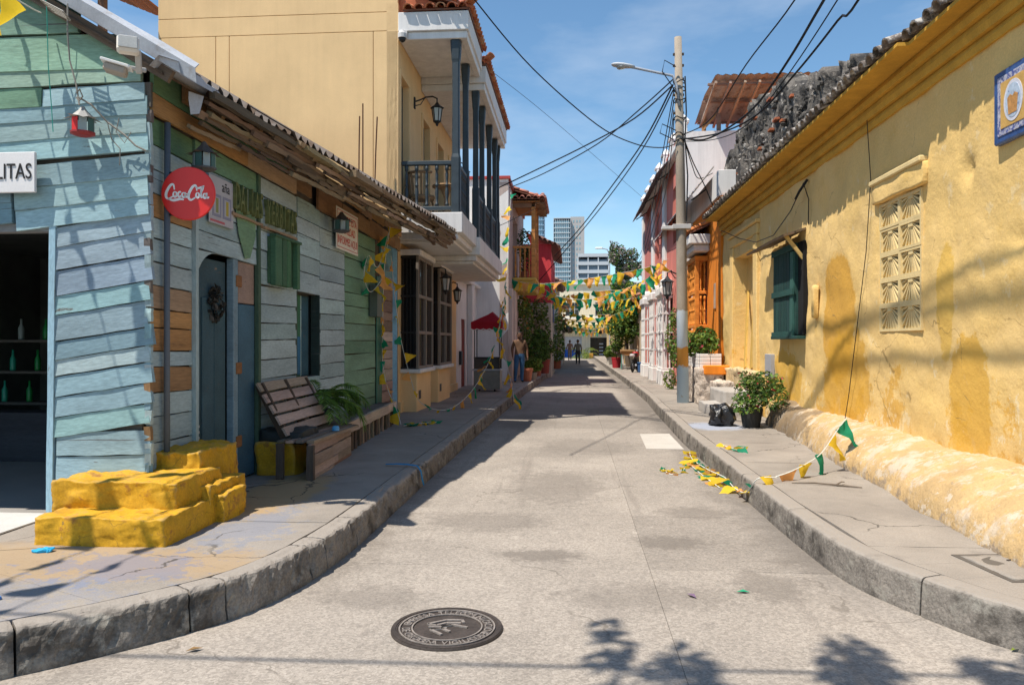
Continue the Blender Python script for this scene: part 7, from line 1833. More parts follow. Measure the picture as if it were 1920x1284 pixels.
bunting('nearest pennant string crossing from the wooden balcony to the pink house', [(-2.2, 27.6, 3.8), (-1.4, 27, 3.61), (-0.27, 26, 3.6), (0.77, 25, 3.66), (1.73, 24, 3.75), (2.39, 23.3, 3.85), (2.77, 22.8, 4.0)], 27, 1.12, XG, 0.5, 1)
bunting('second pennant string crossing just below the nearest one', [(-1.56, 30, 3.68), (-0.93, 30, 3.30), (0.1, 29, 3.36), (1.06, 28, 3.42), (1.95, 27, 3.40), (2.58, 26, 3.6), (2.82, 25, 3.75)], 27, 1.15, XG, 0.5, 2, phase=1)
bunting('third pennant string crossing in front of the red house', [(-1.0, 34, 4.2), (-0.62, 36, 3.35), (0.64, 37, 3.34), (1.86, 36, 3.46), (2.83, 33, 3.5), (3.06, 31, 3.7)], 26, 1.25, XG, 0.5, 3, phase=2)
bunting('fourth pennant string crossing past the green tree', [(-0.9, 40, 3.41), (-0.42, 41, 3.05), (1.01, 42, 3.06), (2.39, 41, 3.08), (3.05, 36, 3.3)], 22, 1.1, XG, 0.4, 4)
bunting('fifth pennant string crossing the far street', [(-0.95, 46, 3.21), (0.0, 46, 2.85), (1.11, 46, 2.75), (2.32, 45, 2.85), (3.0, 40, 3.0)], 22, 1.1, XG, 0.4, 5, phase=1)
bunting('sixth pennant string low over the far street', [(-0.95, 50, 2.83), (0.17, 50, 2.52), (1.21, 50, 2.40), (2.19, 49, 2.56), (2.97, 48, 2.94)], 20, 1.1, XG, 0.4, 6, phase=2)
bunting('farthest pennant string before the end building', [(-0.98, 58, 2.9), (0.2, 58, 2.45), (1.4, 58, 2.3), (2.35, 57, 2.5), (3.0, 56, 2.8)], 18, 1.15, XG, 0.4, 7)
bunting('pennant string strung between the farthest rows over the tree', [(-0.98, 54, 3.3), (0.4, 54, 2.8), (1.6, 53, 2.75), (2.9, 52, 3.2)], 16, 1.1, XG, 0.4, 8, phase=1)
bunting('pennant string looping between the nearest two over the street', [(-1.4, 28.5, 3.75), (-0.6, 28, 3.25), (0.4, 27, 3.05), (1.3, 26, 3.2), (2.2, 24.6, 3.5), (2.75, 23.6, 3.9)], 26, 1.1, XG, 0.55, 21, phase=2)
bunting('pennant string dipping low across the street by the green tree', [(-0.9, 38.5, 3.5), (0.1, 38.5, 2.95), (1.2, 38, 2.75), (2.2, 36.5, 2.95), (3.05, 34.5, 3.4)], 26, 1.2, XG, 0.55, 22, phase=1)
bunting('slack pennant string hanging down the wooden house end to the pavement', [(-2.95, 12.2, 3.42), (-3.02, 12.25, 3.03), (-3.08, 12.3, 2.61), (-3.12, 12.4, 1.92), (-3.12, 12.4, 1.22), (-2.98, 12.2, 0.79), (-2.80, 12.0, 0.50), (-2.70, 11.9, 0.26)], 17, 0.8, None, 0.6, 9, phase=1)
bunting('looped pennant string under the eave beside the for-sale board', [(-2.95, 12.1, 3.3), (-3.04, 11.8, 2.73), (-3.08, 11.4, 2.86), (-3.10, 11.2, 2.56), (-3.08, 11.5, 2.32), (-3.0, 12.0, 2.6)], 9, 0.8, None, 0.5, 10)
bunting('long pennant string sagging to the pavement before the bay windows', [(-3.1, 12.9, 3.02), (-3.1, 13.2, 2.31), (-3.08, 13.6, 1.57), (-2.98, 13.8, 0.99), (-2.83, 13.9, 0.5), (-2.58, 14.2, 0.30), (-2.38, 14.8, 0.27), (-2.16, 15.5, 0.45), (-2.01, 16.5, 0.77), (-1.94, 18, 1.2), (-1.9, 19.5, 1.85), (-1.9, 21, 2.75)], 30, 0.75, None, 0.5, 11, phase=2)
bunting('pennant string hanging straight down the white house corner', [(-2.05, 25.2, 6.5), (-2.05, 24.6, 5.43), (-2.02, 23.6, 4.04), (-1.95, 22.0, 3.1), (-1.85, 20.5, 2.15), (-1.85, 20, 1.58), (-1.63, 19.5, 0.76), (-1.45, 18.5, 0.35), (-1.36, 17.6, 0.2)], 24, 1.0, None, 0.6, 12)
bunting('yellow and green pennant heap lying on the left pavement', [(-2.66, 11.9, 0.24), (-2.5, 12.1, 0.25), (-2.35, 12.3, 0.25), (-2.2, 12.6, 0.24)], 7, 0.9, None, 0.3, 13, True)
bunting('pennant string lying in the right gutter and hanging up to the yellow wall', [(1.62, 10.9, 0.03), (1.55, 10.2, 0.03), (1.60, 9.4, 0.03), (1.68, 8.7, 0.05), (1.66, 8.1, 0.05), (1.67, 7.6, 0.10), (1.74, 7.4, 0.27), (1.92, 7.45, 0.27)], 17, 0.8, None, 0.9, 14, True, 1)
bunting('short pennant string rising from the right kerb to the wall foot', [(1.92, 7.5, 0.27), (2.12, 7.6, 0.32), (2.42, 7.9, 0.40), (2.58, 8.1, 0.48), (2.75, 8.3, 0.62), (2.92, 8.5, 0.74)], 5, 0.9, None, 0.35, 15, False, 2)
bunting('scattered pennants lying on the road beside the right kerb', [(1.08, 9.55, 0.01), (1.14, 9.1, 0.01), (1.3, 9.3, 0.01), (1.45, 9.9, 0.01), (1.5, 9.0, 0.01), (1.55, 8.3, 0.01)], 16, 0.75, None, 0.5, 16, True)
bunting('few pennants lying flat on the right pavement edge', [(1.9, 10.1, 0.235), (2.0, 9.6, 0.235), (2.15, 9.9, 0.235)], 6, 0.75, None, 0.5, 17, True, 1)
bunting('pennant string running from the gable over the side street', [(-4.35, 5.44, 4.5), (-4.45, 5.1, 4.45), (-4.6, 4.2, 4.25), (-5.0, 1, 4.6), (-5.4, -3, 5.2)], 20, 1.0, 'pennant strings over the side street', 0.3, 18)
bunting('second pennant string running from the gable over the side street', [(-3.95, 5.42, 4.0), (-4.0, 5.2, 4.02), (-4.2, 4.0, 4.15), (-4.6, 1, 4.6), (-5.0, -3, 5.2)], 20, 1.0, 'pennant strings over the side street', 0.3, 19, phase=1)

# ------------------------------------------------------------------ manhole cover
mh = thing('manhole_cover', 'round cast iron manhole cover with raised lettering and emblem', 'manhole', (-0.68, 4.11, 0))
mb = MB(); mb.lathe([(0.0, 0.008), (0.268, 0.008), (0.268, 0.012), (0.275, 0.013), (0.300, 0.013), (0.302, 0.006), (0.302, -0.01), (0, -0.01)], 56); mb.obj('plate', M_STEEL, mh, T(-0.68, 4.11, 0.002))
for r0, r1 in ((0.276, 0.296), (0.252, 0.260), (0.185, 0.192)):
    mb = MB(); n = 56; mb.rings([[(r0 * math.cos(a), r0 * math.sin(a), 0.011), (r1 * math.cos(a), r1 * math.sin(a), 0.011), (r1 * math.cos(a), r1 * math.sin(a), 0.0165), (r0 * math.cos(a), r0 * math.sin(a), 0.0165)] for a in [2 * math.pi * k / n for k in range(n + 1)]], False); mb.obj('raised_ring', M_IRONLT if r0 < 0.27 else M_STEEL, mh, T(-0.68, 4.11, 0.002))
def arc_text(txt, rad, a0, a1, flip, size):
    for k, ch_ in enumerate(txt):
        if ch_ == ' ': continue
        a = a0 + (a1 - a0) * k / max(1, len(txt) - 1)
        me = text_mesh(ch_, size, M_IRONLT, 0.003, 'CENTER', 0.85)
        inst('raised_letter', me, mh, T(-0.68 + rad * math.cos(a), 4.11 + rad * math.sin(a), 0.0125, a - math.pi / 2 if not flip else a + math.pi / 2))
arc_text('EMPRESA TELECOMUNICACIONES', 0.222, math.radians(172), math.radians(-28), False, 0.062)
arc_text('DE CARTAGENA', 0.222, math.radians(192), math.radians(262), True, 0.062)
arc_text('VIGILADO', 0.222, math.radians(276), math.radians(325), True, 0.062)
em = MB()
def bar2(pts, w=0.016):
    ribbon_pts = pts
    for i in range(len(pts) - 1):
        a = Vector((*pts[i], 0)); b_ = Vector((*pts[i + 1], 0)); t = (b_ - a).normalized(); n = Vector((-t.y, t.x, 0)) * w / 2
        em.add([a - n, b_ - n, b_ + n, a + n, a - n + Vector((0, 0, 0.008)), b_ - n + Vector((0, 0, 0.008)), b_ + n + Vector((0, 0, 0.008)), a + n + Vector((0, 0, 0.008))], [(0, 1, 2, 3), (4, 5, 6, 7), (0, 1, 5, 4), (1, 2, 6, 5), (2, 3, 7, 6), (3, 0, 4, 7)])
bar2([(0.085, 0.06), (0.075, 0.10), (-0.01, 0.10), (-0.11, 0.04), (-0.06, 0.02), (-0.01, 0.055), (0.07, 0.055)])
bar2([(-0.10, 0.0), (-0.03, -0.0), (0.03, 0.03), (0.11, -0.01)]); bar2([(0.02, 0.03), (-0.03, 0.0)])
bar2([(0.0, -0.02), (-0.085, -0.04), (-0.02, -0.11)]); bar2([(-0.085, -0.04), (-0.03, -0.02), (0.02, -0.07)])
em.obj('emblem', M_IRONLT, mh, T(-0.68, 4.11, 0.011, 0.08))

# ------------------------------------------------------------------ people
def person(label, M, shirt, trousers, hair=(0.015, 0.012, 0.01), pose=None, h=1.72, bare=False):
    o = thing('person', label, 'person', tuple(M.translation))
    J = {'pel': (0, 0, 0.96, 0.135, 0.10), 'spn': (0, 0.01, 1.14, 0.125, 0.09), 'chs': (0, 0.005, 1.33, 0.155, 0.105), 'nkb': (0, 0.005, 1.45, 0.06, 0.055), 'nkt': (0, -0.01, 1.53, 0.05, 0.05)}
    E_ = [('pel', 'spn'), ('spn', 'chs'), ('chs', 'nkb'), ('nkb', 'nkt')]
    p = {'armL': ((-0.26, 0.02, 1.14), (-0.27, -0.05, 0.90)), 'armR': ((0.26, 0.02, 1.14), (0.27, -0.05, 0.90)), 'legL': ((-0.10, -0.02, 0.51), (-0.10, 0.03, 0.09)), 'legR': ((0.10, -0.02, 0.51), (0.10, 0.03, 0.09))}
    p.update(pose or {})
    for s, k in ((-1, 'L'), (1, 'R')):
        e, w = p['arm' + k]; kn, an = p['leg' + k]
        J['sh' + k] = (s * 0.175, 0.005, 1.405, 0.062, 0.058); J['el' + k] = (*e, 0.045, 0.045); J['wr' + k] = (*w, 0.031, 0.03)
        hd = Vector(w) + (Vector(w) - Vector(e)).normalized() * 0.075; J['hd' + k] = (hd.x, hd.y, hd.z, 0.04, 0.02)
        J['hp' + k] = (s * 0.085, 0, 0.90, 0.095, 0.10); J['kn' + k] = (*kn, 0.062, 0.065); J['cf' + k] = (kn[0] * 0.5 + an[0] * 0.5, kn[1] * 0.4 + an[1] * 0.6 + 0.015, (kn[2] * 0.6 + an[2] * 0.4), 0.06, 0.062); J['an' + k] = (*an, 0.042, 0.045); J['to' + k] = (an[0] + s * 0.02, an[1] - 0.15, an[2] - 0.045, 0.045, 0.03)
        E_ += [('chs', 'sh' + k), ('sh' + k, 'el' + k), ('el' + k, 'wr' + k), ('wr' + k, 'hd' + k), ('pel', 'hp' + k), ('hp' + k, 'kn' + k), ('kn' + k, 'cf' + k), ('cf' + k, 'an' + k), ('an' + k, 'to' + k)]
    ks = list(J); me = bpy.data.meshes.new('body'); me.from_pydata([J[k][:3] for k in ks], [(ks.index(a), ks.index(b_)) for a, b_ in E_], [])
    ob = bpy.data.objects.new('body_cage', me); COL.objects.link(ob)
    ob.modifiers.new('skin', 'SKIN'); sd_ = ob.modifiers.new('sub', 'SUBSURF'); sd_.levels = 2; sd_.render_levels = 2
    for i, k in enumerate(ks):
        J[k] = (*J[k][:3], J[k][3] * 1.18, J[k][4] * 1.2) if k[:2] not in ('wr', 'hd', 'nk', 'to') else J[k]
        me.skin_vertices[0].data[i].radius = J[k][3:5]; me.skin_vertices[0].data[i].use_root = (k == 'pel')
    dg = bpy.context.evaluated_depsgraph_get(); ev = bpy.data.meshes.new_from_object(ob.evaluated_get(dg)); bpy.data.objects.remove(ob)
    mb = MB()
    for f in ev.polygons:
        c = f.center; hand = abs(c.x) > 0.19 and c.z < 1.06
        mi = 0
        if c.z < 0.075: mi = 3
        elif c.z < 0.985 and not hand: mi = 2
        elif c.z < 1.455 and (c.z > 1.17 or abs(c.x) < 0.2): mi = 1
        if bare and mi == 1: mi = 0
        mb.mi.append(mi)
    mb.v = [tuple(v.co) for v in ev.vertices]; mb.f = [tuple(f.vertices) for f in ev.polygons]
    # head: skull with jaw, nose, ears, eyes, hair cap
    n = 14; rings = []
    for z, rx, ry, dy in ((1.50, 0.035, 0.035, -0.02), (1.515, 0.05, 0.062, -0.022), (1.545, 0.062, 0.082, -0.014), (1.585, 0.070, 0.092, -0.006), (1.625, 0.074, 0.096, 0.0), (1.665, 0.072, 0.092, 0.004), (1.70, 0.056, 0.072, 0.006), (1.718, 0.03, 0.04, 0.006)):
        rings.append([(1.22 * rx * math.cos(2 * math.pi * k / n), dy + 1.18 * ry * math.sin(2 * math.pi * k / n), 1.50 + (z - 1.50) * 1.14 + 0.012) for k in range(n)])
    k0 = len(mb.f); mb.rings(rings)
    for i in range(k0, len(mb.f)):
        c = sum((Vector(mb.v[j]) for j in mb.f[i]), Vector()) / len(mb.f[i])
        mb.mi[i] = 4 if (c.z > 1.69 or (c.y > 0.0 and c.z > 1.57) or (c.z > 1.66 and c.y > -0.07)) else 0
    mb.add([(0, -0.145, 1.61), (-0.016, -0.112, 1.605), (0.016, -0.112, 1.605), (0, -0.112, 1.655)], [(0, 1, 2), (0, 1, 3), (0, 2, 3)], None, 0)
    for s in (-1, 1):
        mb.box((0.014, 0.034, 0.055), (s * 0.092, 0.012, 1.63)); mb.box((0.026, 0.008, 0.012), (s * 0.034, -0.110, 1.648), mi=4)
    mb.box((0.05, 0.008, 0.008), (0, -0.108, 1.57), mi=4)
    for s, k in ((-1, 'L'), (1, 'R')):                       # fingers and thumb
        e, w = p['arm' + k]; d = (Vector(w) - Vector(e)).normalized(); hp = Vector(w) + d * 0.085; sd2 = Vector((0, 1, 0)); sd2 = (sd2 - d * sd2.dot(d)).normalized(); inw = Vector((-s, 0, 0))
        for q, L in enumerate((0.065, 0.075, 0.07, 0.055)):
            b0 = hp + sd2 * (-0.026 + q * 0.017); mb.tube([b0, b0 + d * L * 0.6 + inw * 0.008, b0 + d * L * 0.9 + inw * 0.028], [0.0085, 0.008, 0.006], 5)
        b0 = Vector(w) + d * 0.03 - sd2 * 0.03; mb.tube([b0, b0 + d * 0.035 - sd2 * 0.02, b0 + d * 0.062 - sd2 * 0.02 + inw * 0.015], [0.010, 0.009, 0.007], 5)
    nm = 'cloth_%s' % abs(hash(label))
    ms = [M_SKIN, pm(label[:20] + ' shirt', shirt, 0.9, 0.1, 9, bump=0.2), pm(label[:20] + ' trousers', trousers, 0.9, 0.18, 6, bump=0.2), M_RUBBER, pm('hair_dark', hair, 0.7, 0.2, 20, bump=0.2)]
    mb.obj('body', ms, o, M @ Matrix.Scale(h / 1.72, 4), None, True)
    bpy.data.meshes.remove(ev)
    return o
person('man in a brown shirt and blue jeans standing on the left pavement', T(-1.78, 25.4, SW, 0.2), (0.15, 0.085, 0.05), (0.04, 0.11, 0.22), pose={'armL': ((-0.25, 0.04, 1.16), (-0.24, -0.02, 0.92)), 'legL': ((-0.13, -0.04, 0.52), (-0.15, 0.02, 0.09)), 'legR': ((0.09, 0.0, 0.51), (0.09, 0.05, 0.09))}, h=1.66)
person('person in dark shirt and shorts walking at the far left of the street', T(-0.3, 66, 0.0, 0.1), (0.26, 0.16, 0.12), (0.26, 0.21, 0.17), pose={'legL': ((-0.10, -0.12, 0.52), (-0.10, -0.12, 0.09)), 'legR': ((0.10, 0.04, 0.51), (0.10, 0.14, 0.12))})
person('person in dark clothes standing in the middle of the far street', T(0.32, 55, 0.0, -0.2), (0.20, 0.19, 0.15), (0.045, 0.045, 0.05))

# ------------------------------------------------------------------ street food cart with red awning
ct = thing('food_cart', 'grey steel food cart with a scalloped red awning by the white house', 'cart', (-2.3, 20.9, SW))
CX0, CX1, CY0, CY1 = -2.70, -1.98, 20.7, 21.3
bspan('cabinet', (CX0, CY0, SW + 0.06), (CX1, CY1, 0.78), pm('cart_steel', (0.20, 0.20, 0.19), 0.5, 0.2, 4, bump=0.1, metal=0.3), ct, None, 0.01)
bspan('counter', (CX0 - 0.03, CY0 - 0.03, 0.783), (CX1 + 0.03, CY1 + 0.03, 0.83), M_GALV, ct, None, 0.008)
bspan('glass_case', (CX0 + 0.03, CY0 + 0.03, 0.833), (CX1 - 0.03, CY1 - 0.03, 1.12), pm('case_glass', (0.05, 0.055, 0.06), 0.1, 0.2, 6, bump=0, spec=0.6), ct, None, 0.004)
bspan('case_lid', (CX0, CY0, 1.123), (CX1, CY1, 1.15), M_BLACK, ct)
for x in (CX0 + 0.02, CX1 - 0.02):
    for y in (CY0 + 0.02, CY1 - 0.02):
        mb = MB(); mb.tube([(x, y, 0.8), (x, y, 2.08)], 0.014, 6); mb.obj('awning_pole', M_BLACK, ct)
M_AWN = pm('red_canvas', (0.40, 0.012, 0.025), 0.8, 0.1, 4, transl=0.15)
mb = MB(); n = 16; xm = (CX0 + CX1) / 2
mb.add([(CX0 - 0.06, CY0 - 0.1, 2.1), (CX1 + 0.06, CY0 - 0.1, 2.1), (CX1 + 0.06, CY1 + 0.1, 2.1), (CX0 - 0.06, CY1 + 0.1, 2.1), (xm + 0.12, CY0 + 0.2, 2.36), (xm + 0.12, CY1 - 0.2, 2.40)], [(0, 1, 4), (1, 2, 5, 4), (2, 3, 5), (3, 0, 4, 5)]); mb.obj('awning', M_AWN, ct)
mb = MB(); hem = MB()
for (a, b_) in (((CX0 - 0.06, CY0 - 0.1), (CX1 + 0.06, CY0 - 0.1)), ((CX1 + 0.06, CY0 - 0.1), (CX1 + 0.06, CY1 + 0.1)), ((CX1 + 0.06, CY1 + 0.1), (CX0 - 0.06, CY1 + 0.1)), ((CX0 - 0.06, CY1 + 0.1), (CX0 - 0.06, CY0 - 0.1))):
    top = []; bot = []; b2 = []
    for i in range(n * 3 + 1):
        t = i / (n * 3); x = a[0] + (b_[0] - a[0]) * t; y = a[1] + (b_[1] - a[1]) * t; z = 1.93 - 0.03 * abs(math.sin(t * math.pi * 5))
        top.append((x, y, 2.1)); bot.append((x, y, z)); b2.append((x, y, z - 0.02))
    mb.rings([top, bot], False, False); hem.rings([bot, b2], False, False)
mb.obj('valance', M_AWN, ct); hem.obj('valance_hem', M_WHT, ct)
for x in (CX0 + 0.15, CX1 - 0.15):
    mb = MB(); mb.lathe([(0.03, -0.02), (0.09, -0.02), (0.09, 0.02), (0.03, 0.02)], 14, T(x, CY0 + 0.1, SW + 0.09, 0, math.pi / 2, 0) @ Matrix.Rotation(math.pi / 2, 4, 'Y')); mb.obj('wheel', M_RUBBER, ct)

# ------------------------------------------------------------------ potted plants and shrubs along the left pavement
TC = (0.34, 0.11, 0.06)
bush('vine', 'dark vine climbing the wall below the wooden balcony', (-1.95, 29.3, SW), [((-1.85, 28.9, 2.9), (0.3, 0.8, 0.45)), ((-1.85, 30.0, 2.4), (0.3, 0.9, 0.8)), ((-1.85, 30.3, 1.5), (0.25, 0.7, 0.6))], 1100, 0.14, [M_LEAF, M_LEAFY, M_LEAFD], None, None, 7, 21, ((0.55, 0.2, 0.05), 30))
bush('potted_shrub', 'large dark green shrub in a terracotta pot left of the street', (-1.45, 30.5, SW), [((-1.4, 30.4, 1.25), (0.45, 0.6, 0.5)), ((-1.35, 30.9, 1.7), (0.35, 0.5, 0.4))], 900, 0.16, [M_LEAF, M_LEAFD], (0.16, 0.22, 0.5, TC), None, 6, 22)
bush('potted_shrub', 'low bright green shrub in a small pot beside the man', (-1.45, 27.6, SW), [((-1.42, 27.6, 0.75), (0.34, 0.36, 0.26))], 700, 0.11, [M_LEAF, M_LEAFY], (0.12, 0.16, 0.26, (0.3, 0.25, 0.2)), None, 5, 23)
pt = thing('flower_pot', 'empty terracotta pot just behind the man', 'pot', (-1.62, 26.2, SW))
mb = MB(); mb.lathe([(0.14, 0), (0.19, 0.36), (0.21, 0.37), (0.21, 0.44), (0.17, 0.44), (0.15, 0.3), (0, 0.3)], 16); mb.obj('pot', M_PAINT, pt, T(-1.58, 26.3, SW), TC)
bush('potted_shrub', 'tall dark shrub in a red pot further up the left pavement', (-1.25, 33.2, SW), [((-1.2, 33.2, 1.3), (0.42, 0.5, 0.5)), ((-1.35, 33.4, 2.2), (0.4, 0.4, 0.6)), ((-1.5, 33.5, 3.0), (0.4, 0.4, 0.5))], 900, 0.16, [M_LEAF, M_LEAFY, M_LEAFD], (0.2, 0.25, 0.6, (0.30, 0.07, 0.05)), None, 7, 24)
bush('potted_shrub', 'shrub overhanging the far left kerb beside the red topped house', (-0.85, 39, SW), [((-0.8, 39, 1.3), (0.4, 0.8, 0.8)), ((-0.8, 40, 2.6), (0.4, 0.7, 0.5))], 600, 0.17, [M_LEAF, M_LEAFY], (0.2, 0.24, 0.4, TC), None, 6, 25)
hb1 = bush('hanging_basket', 'hanging flower basket at the far left porch', (-0.4, 48.5, 2.2), [((-0.35, 48.5, 2.35), (0.35, 0.35, 0.2))], 160, 0.16, [M_LEAFD, M_BLOSSOM], (0.08, 0.16, 0.14, (0.05, 0.03, 0.03)), None, 4, 26)
hb2 = bush('hanging_basket', 'dark hanging basket over the middle of the far street', (1.75, 50, 2.1), [((1.75, 50, 2.3), (0.3, 0.3, 0.16))], 140, 0.15, [M_LEAFD, M_BLOSSOM], (0.08, 0.16, 0.16, (0.05, 0.03, 0.03)), None, 4, 27)
sk = thing('white_sack', 'bulging white sack on the far left kerb', 'sack', (-1.0, 44, SW))
rock('sack', sk, pm('white_plastic', (0.6, 0.58, 0.56), 0.6, 0.1, 5, bump=0.5), (0.42, 0.45, 0.85), (-0.82, 44, SW + 0.4), 8, 0.06, 41, 0.4, nsc=4)
sg2 = thing('wall_poster', 'blue poster on the white upper wall left of the far street', 'poster', (-0.95, 36.8, 2.2))
bspan('sheet', (-0.97, 36.4, 2.5), (-0.94, 37.1, 3.3), M_PAINT, sg2, (0.02, 0.06, 0.26))

# ------------------------------------------------------------------ right side of the far street
rws = thing('row_house', 'low cream row house behind the green tree on the right', 'house', (5, 42, SW))
M_CRM = pm('cream_stucco', (0.58, 0.48, 0.36), 0.9, 0.1, 1, streak=0.2)
hs = [(35.4, 36.3, SW, 2.5), (37.6, 38.8, 0.9, 2.5), (41, 42, SW, 2.5), (44, 45.2, 0.9, 2.5)]
facade('wall', rws, M_CRM, 'x', 3.2, 34.45, 48, 0, 3.6, hs, 0.25, 1, 0.01, 81, sgn=-1)
for q in hs: wood_window(rws, 'x', 3.2, *q, -1, M_PAINT, (0.5, 0.46, 0.4), 2, 3, 0.15)
c_ = MB(); c_.span((3.5, 34.5, 0), (8, 48, 3.6)); c_.obj('core', M_CRM, rws)
tile_field(rws, (2.8, 34.5, 3.6), (2.8, 48, 3.6), (-1, 0, 0), 0.4, 3, 0.3, r=0.14, cols=[(0.34, 0.16, 0.1), (0.28, 0.16, 0.12)])
rw2 = thing('row_house', 'ochre row house at the far right end of the street', 'house', (5, 60, SW))
facade('wall', rw2, pm('dim_ochre', (0.5, 0.36, 0.18), 0.9, 0.1, 1, streak=0.2), 'x', 3.1, 48.05, 72, 0, 4.2, [(50, 51, SW, 2.6), (54, 55, SW, 2.6), (58, 59.2, 1, 2.6), (63, 64, SW, 2.6)], 0.25, 1.2, 0.01, 82, sgn=-1)
for q in [(50, 51, SW, 2.6), (54, 55, SW, 2.6), (58, 59.2, 1, 2.6), (63, 64, SW, 2.6)]: wood_window(rw2, 'x', 3.1, *q, -1, M_PAINT, (0.3, 0.16, 0.08), 2, 3, 0.15)
c_ = MB(); c_.span((3.4, 48.1, 0), (8, 72, 4.2)); c_.obj('core', M_CRM, rw2)
def tree(label, base, trunk, blobs, n, ls, mats, seed, group=None, shell=0.5):
    o = thing('street_tree', label, 'tree', base, group)
    r = random.Random(seed)
    mb = MB(); B = Vector(base); top = Vector(trunk[0])
    mb.tube([B, B.lerp(top, 0.4) + Vector((r.uniform(-0.1, 0.1), 0, 0)), top], [trunk[1], trunk[1] * 0.8, trunk[1] * 0.6], 9)
    for c, rad in blobs:
        e = Vector(c); mb.tube([top - Vector((0, 0, 0.2)), top.lerp(e, 0.5) + Vector((r.uniform(-0.15, 0.15), r.uniform(-0.15, 0.15), 0.1)), e, e + Vector((r.uniform(-0.3, 0.3) * rad[0], r.uniform(-0.3, 0.3) * rad[1], 0.6 * rad[2]))], [trunk[1] * 0.5, trunk[1] * 0.3, trunk[1] * 0.16, 0.01], 6)
    mb.obj('trunk', M_BARK, o)
    sub = []
    for c, rad in blobs:                                   # clumps within each limb's foliage
        for k in range(9):
            d = Vector((r.gauss(0, 1), r.gauss(0, 1), r.gauss(0, 1))).normalized() * r.uniform(0.35, 0.95)
            s = r.uniform(0.28, 0.5)
            sub.append(((c[0] + d.x * rad[0], c[1] + d.y * rad[1], c[2] + d.z * rad[2]), (rad[0] * s, rad[1] * s, rad[2] * s)))
    mb = MB(); leaves(mb, sub, n, ls, r, 0.4, 0.5, shell, 0, len(mats)); mb.obj('crown', mats, o)
    return o
tree('big green street tree spreading over the right pavement', (3.0, 42, SW), ((2.9, 42, 2.0), 0.16), [((2.6, 41.0, 3.0), (1.0, 1.6, 1.1)), ((3.0, 43, 4.0), (1.0, 1.6, 1.1)), ((2.7, 39.6, 2.2), (0.9, 1.2, 0.9)), ((3.2, 38.6, 3.0), (0.7, 1.0, 0.9)), ((2.1, 43, 3.2), (0.7, 1.2, 0.9))], 6500, 0.2, [M_LEAF, M_LEAFD, M_LEAFY], 31)
tree('tall tree with dusty pink blossom rising at the end of the street', (3.9, 60, SW), ((3.8, 60, 4.5), 0.2), [((3.6, 60, 6.6), (1.1, 1.3, 1.3)), ((4.4, 60.5, 7.3), (1.1, 1.2, 1.2)), ((3.3, 60, 8.1), (0.8, 1, 1.0)), ((4.2, 60, 5.6), (1.5, 1.5, 0.9)), ((3.0, 60, 9.0), (0.28, 0.4, 0.8))], 5200, 0.24, [M_BLOSSOM, M_LEAFD, M_BLOSSOM, M_LEAF], 32)
tree('small yellow green tree hung with pennants left of the end building', (3.0, 50, SW), ((2.9, 50, 1.8), 0.12), [((2.6, 50, 2.6), (0.8, 1, 0.8)), ((3.2, 49, 3.6), (0.7, 1, 0.8))], 1500, 0.2, [M_LEAFY, M_LEAF], 33)
palm('palm standing before the end building', (1.05, 74, 0.0), 0.25, 18, 1.7, None, (0.4, 0.35, 0.3), M_LEAFY)
bush('potted_shrub', 'grey green agave in a white box on the far right kerb', (2.3, 47, SW), [((2.3, 47, 0.95), (0.45, 0.6, 0.4))], 300, 0.22, [M_LEAF, M_LEAFY], (0.26, 0.3, 0.45, (0.6, 0.56, 0.5)), None, 5, 28)
bush('potted_shrub', 'thin leggy plant in a red pot on the right pavement', (2.25, 40.5, SW), [((2.25, 40.5, 1.3), (0.25, 0.3, 0.4))], 160, 0.18, [M_LEAFD, M_BLOSSOM], (0.2, 0.26, 0.55, (0.42, 0.03, 0.04)), None, 6, 29)
vs_ = thing('vendor_stall', 'wooden vendor stall with a rounded brown tray on pale posts', 'stall', (2.7, 38.6, SW))
mb = MB(); rings = []
for i in range(13):
    a = math.pi * i / 12; rings.append([(2.35 + 0.0 + 0.5 - 0.5 * math.cos(a), y, 1.0 + 0.12 - 0.22 * math.sin(a) ** 0.7) for y in (38.2, 39.2)])
mb.rings(rings, False, False); mb.add([(2.35, 38.2, 1.12), (3.35, 38.2, 1.12), (3.35, 39.2, 1.12), (2.35, 39.2, 1.12)], [(0, 1, 2, 3)]); mb.rings([[r_[0], (r_[0][0], 38.2, 1.12)] for r_ in rings], False, False); mb.obj('tray', M_WOOD, vs_, None, (0.40, 0.19, 0.07), False)
bspan('tray_rim', (2.3, 38.15, 1.12), (3.4, 38.2, 1.2), M_WOOD, vs_, (0.5, 0.3, 0.14))
for x in (2.4, 3.2): bspan('leg', (x, 38.3, SW), (x + 0.09, 38.4, 0.95), M_PAINT, vs_, (0.6, 0.58, 0.55)); bspan('leg', (x, 39.0, SW), (x + 0.09, 39.1, 0.95), M_PAINT, vs_, (0.05, 0.25, 0.2))

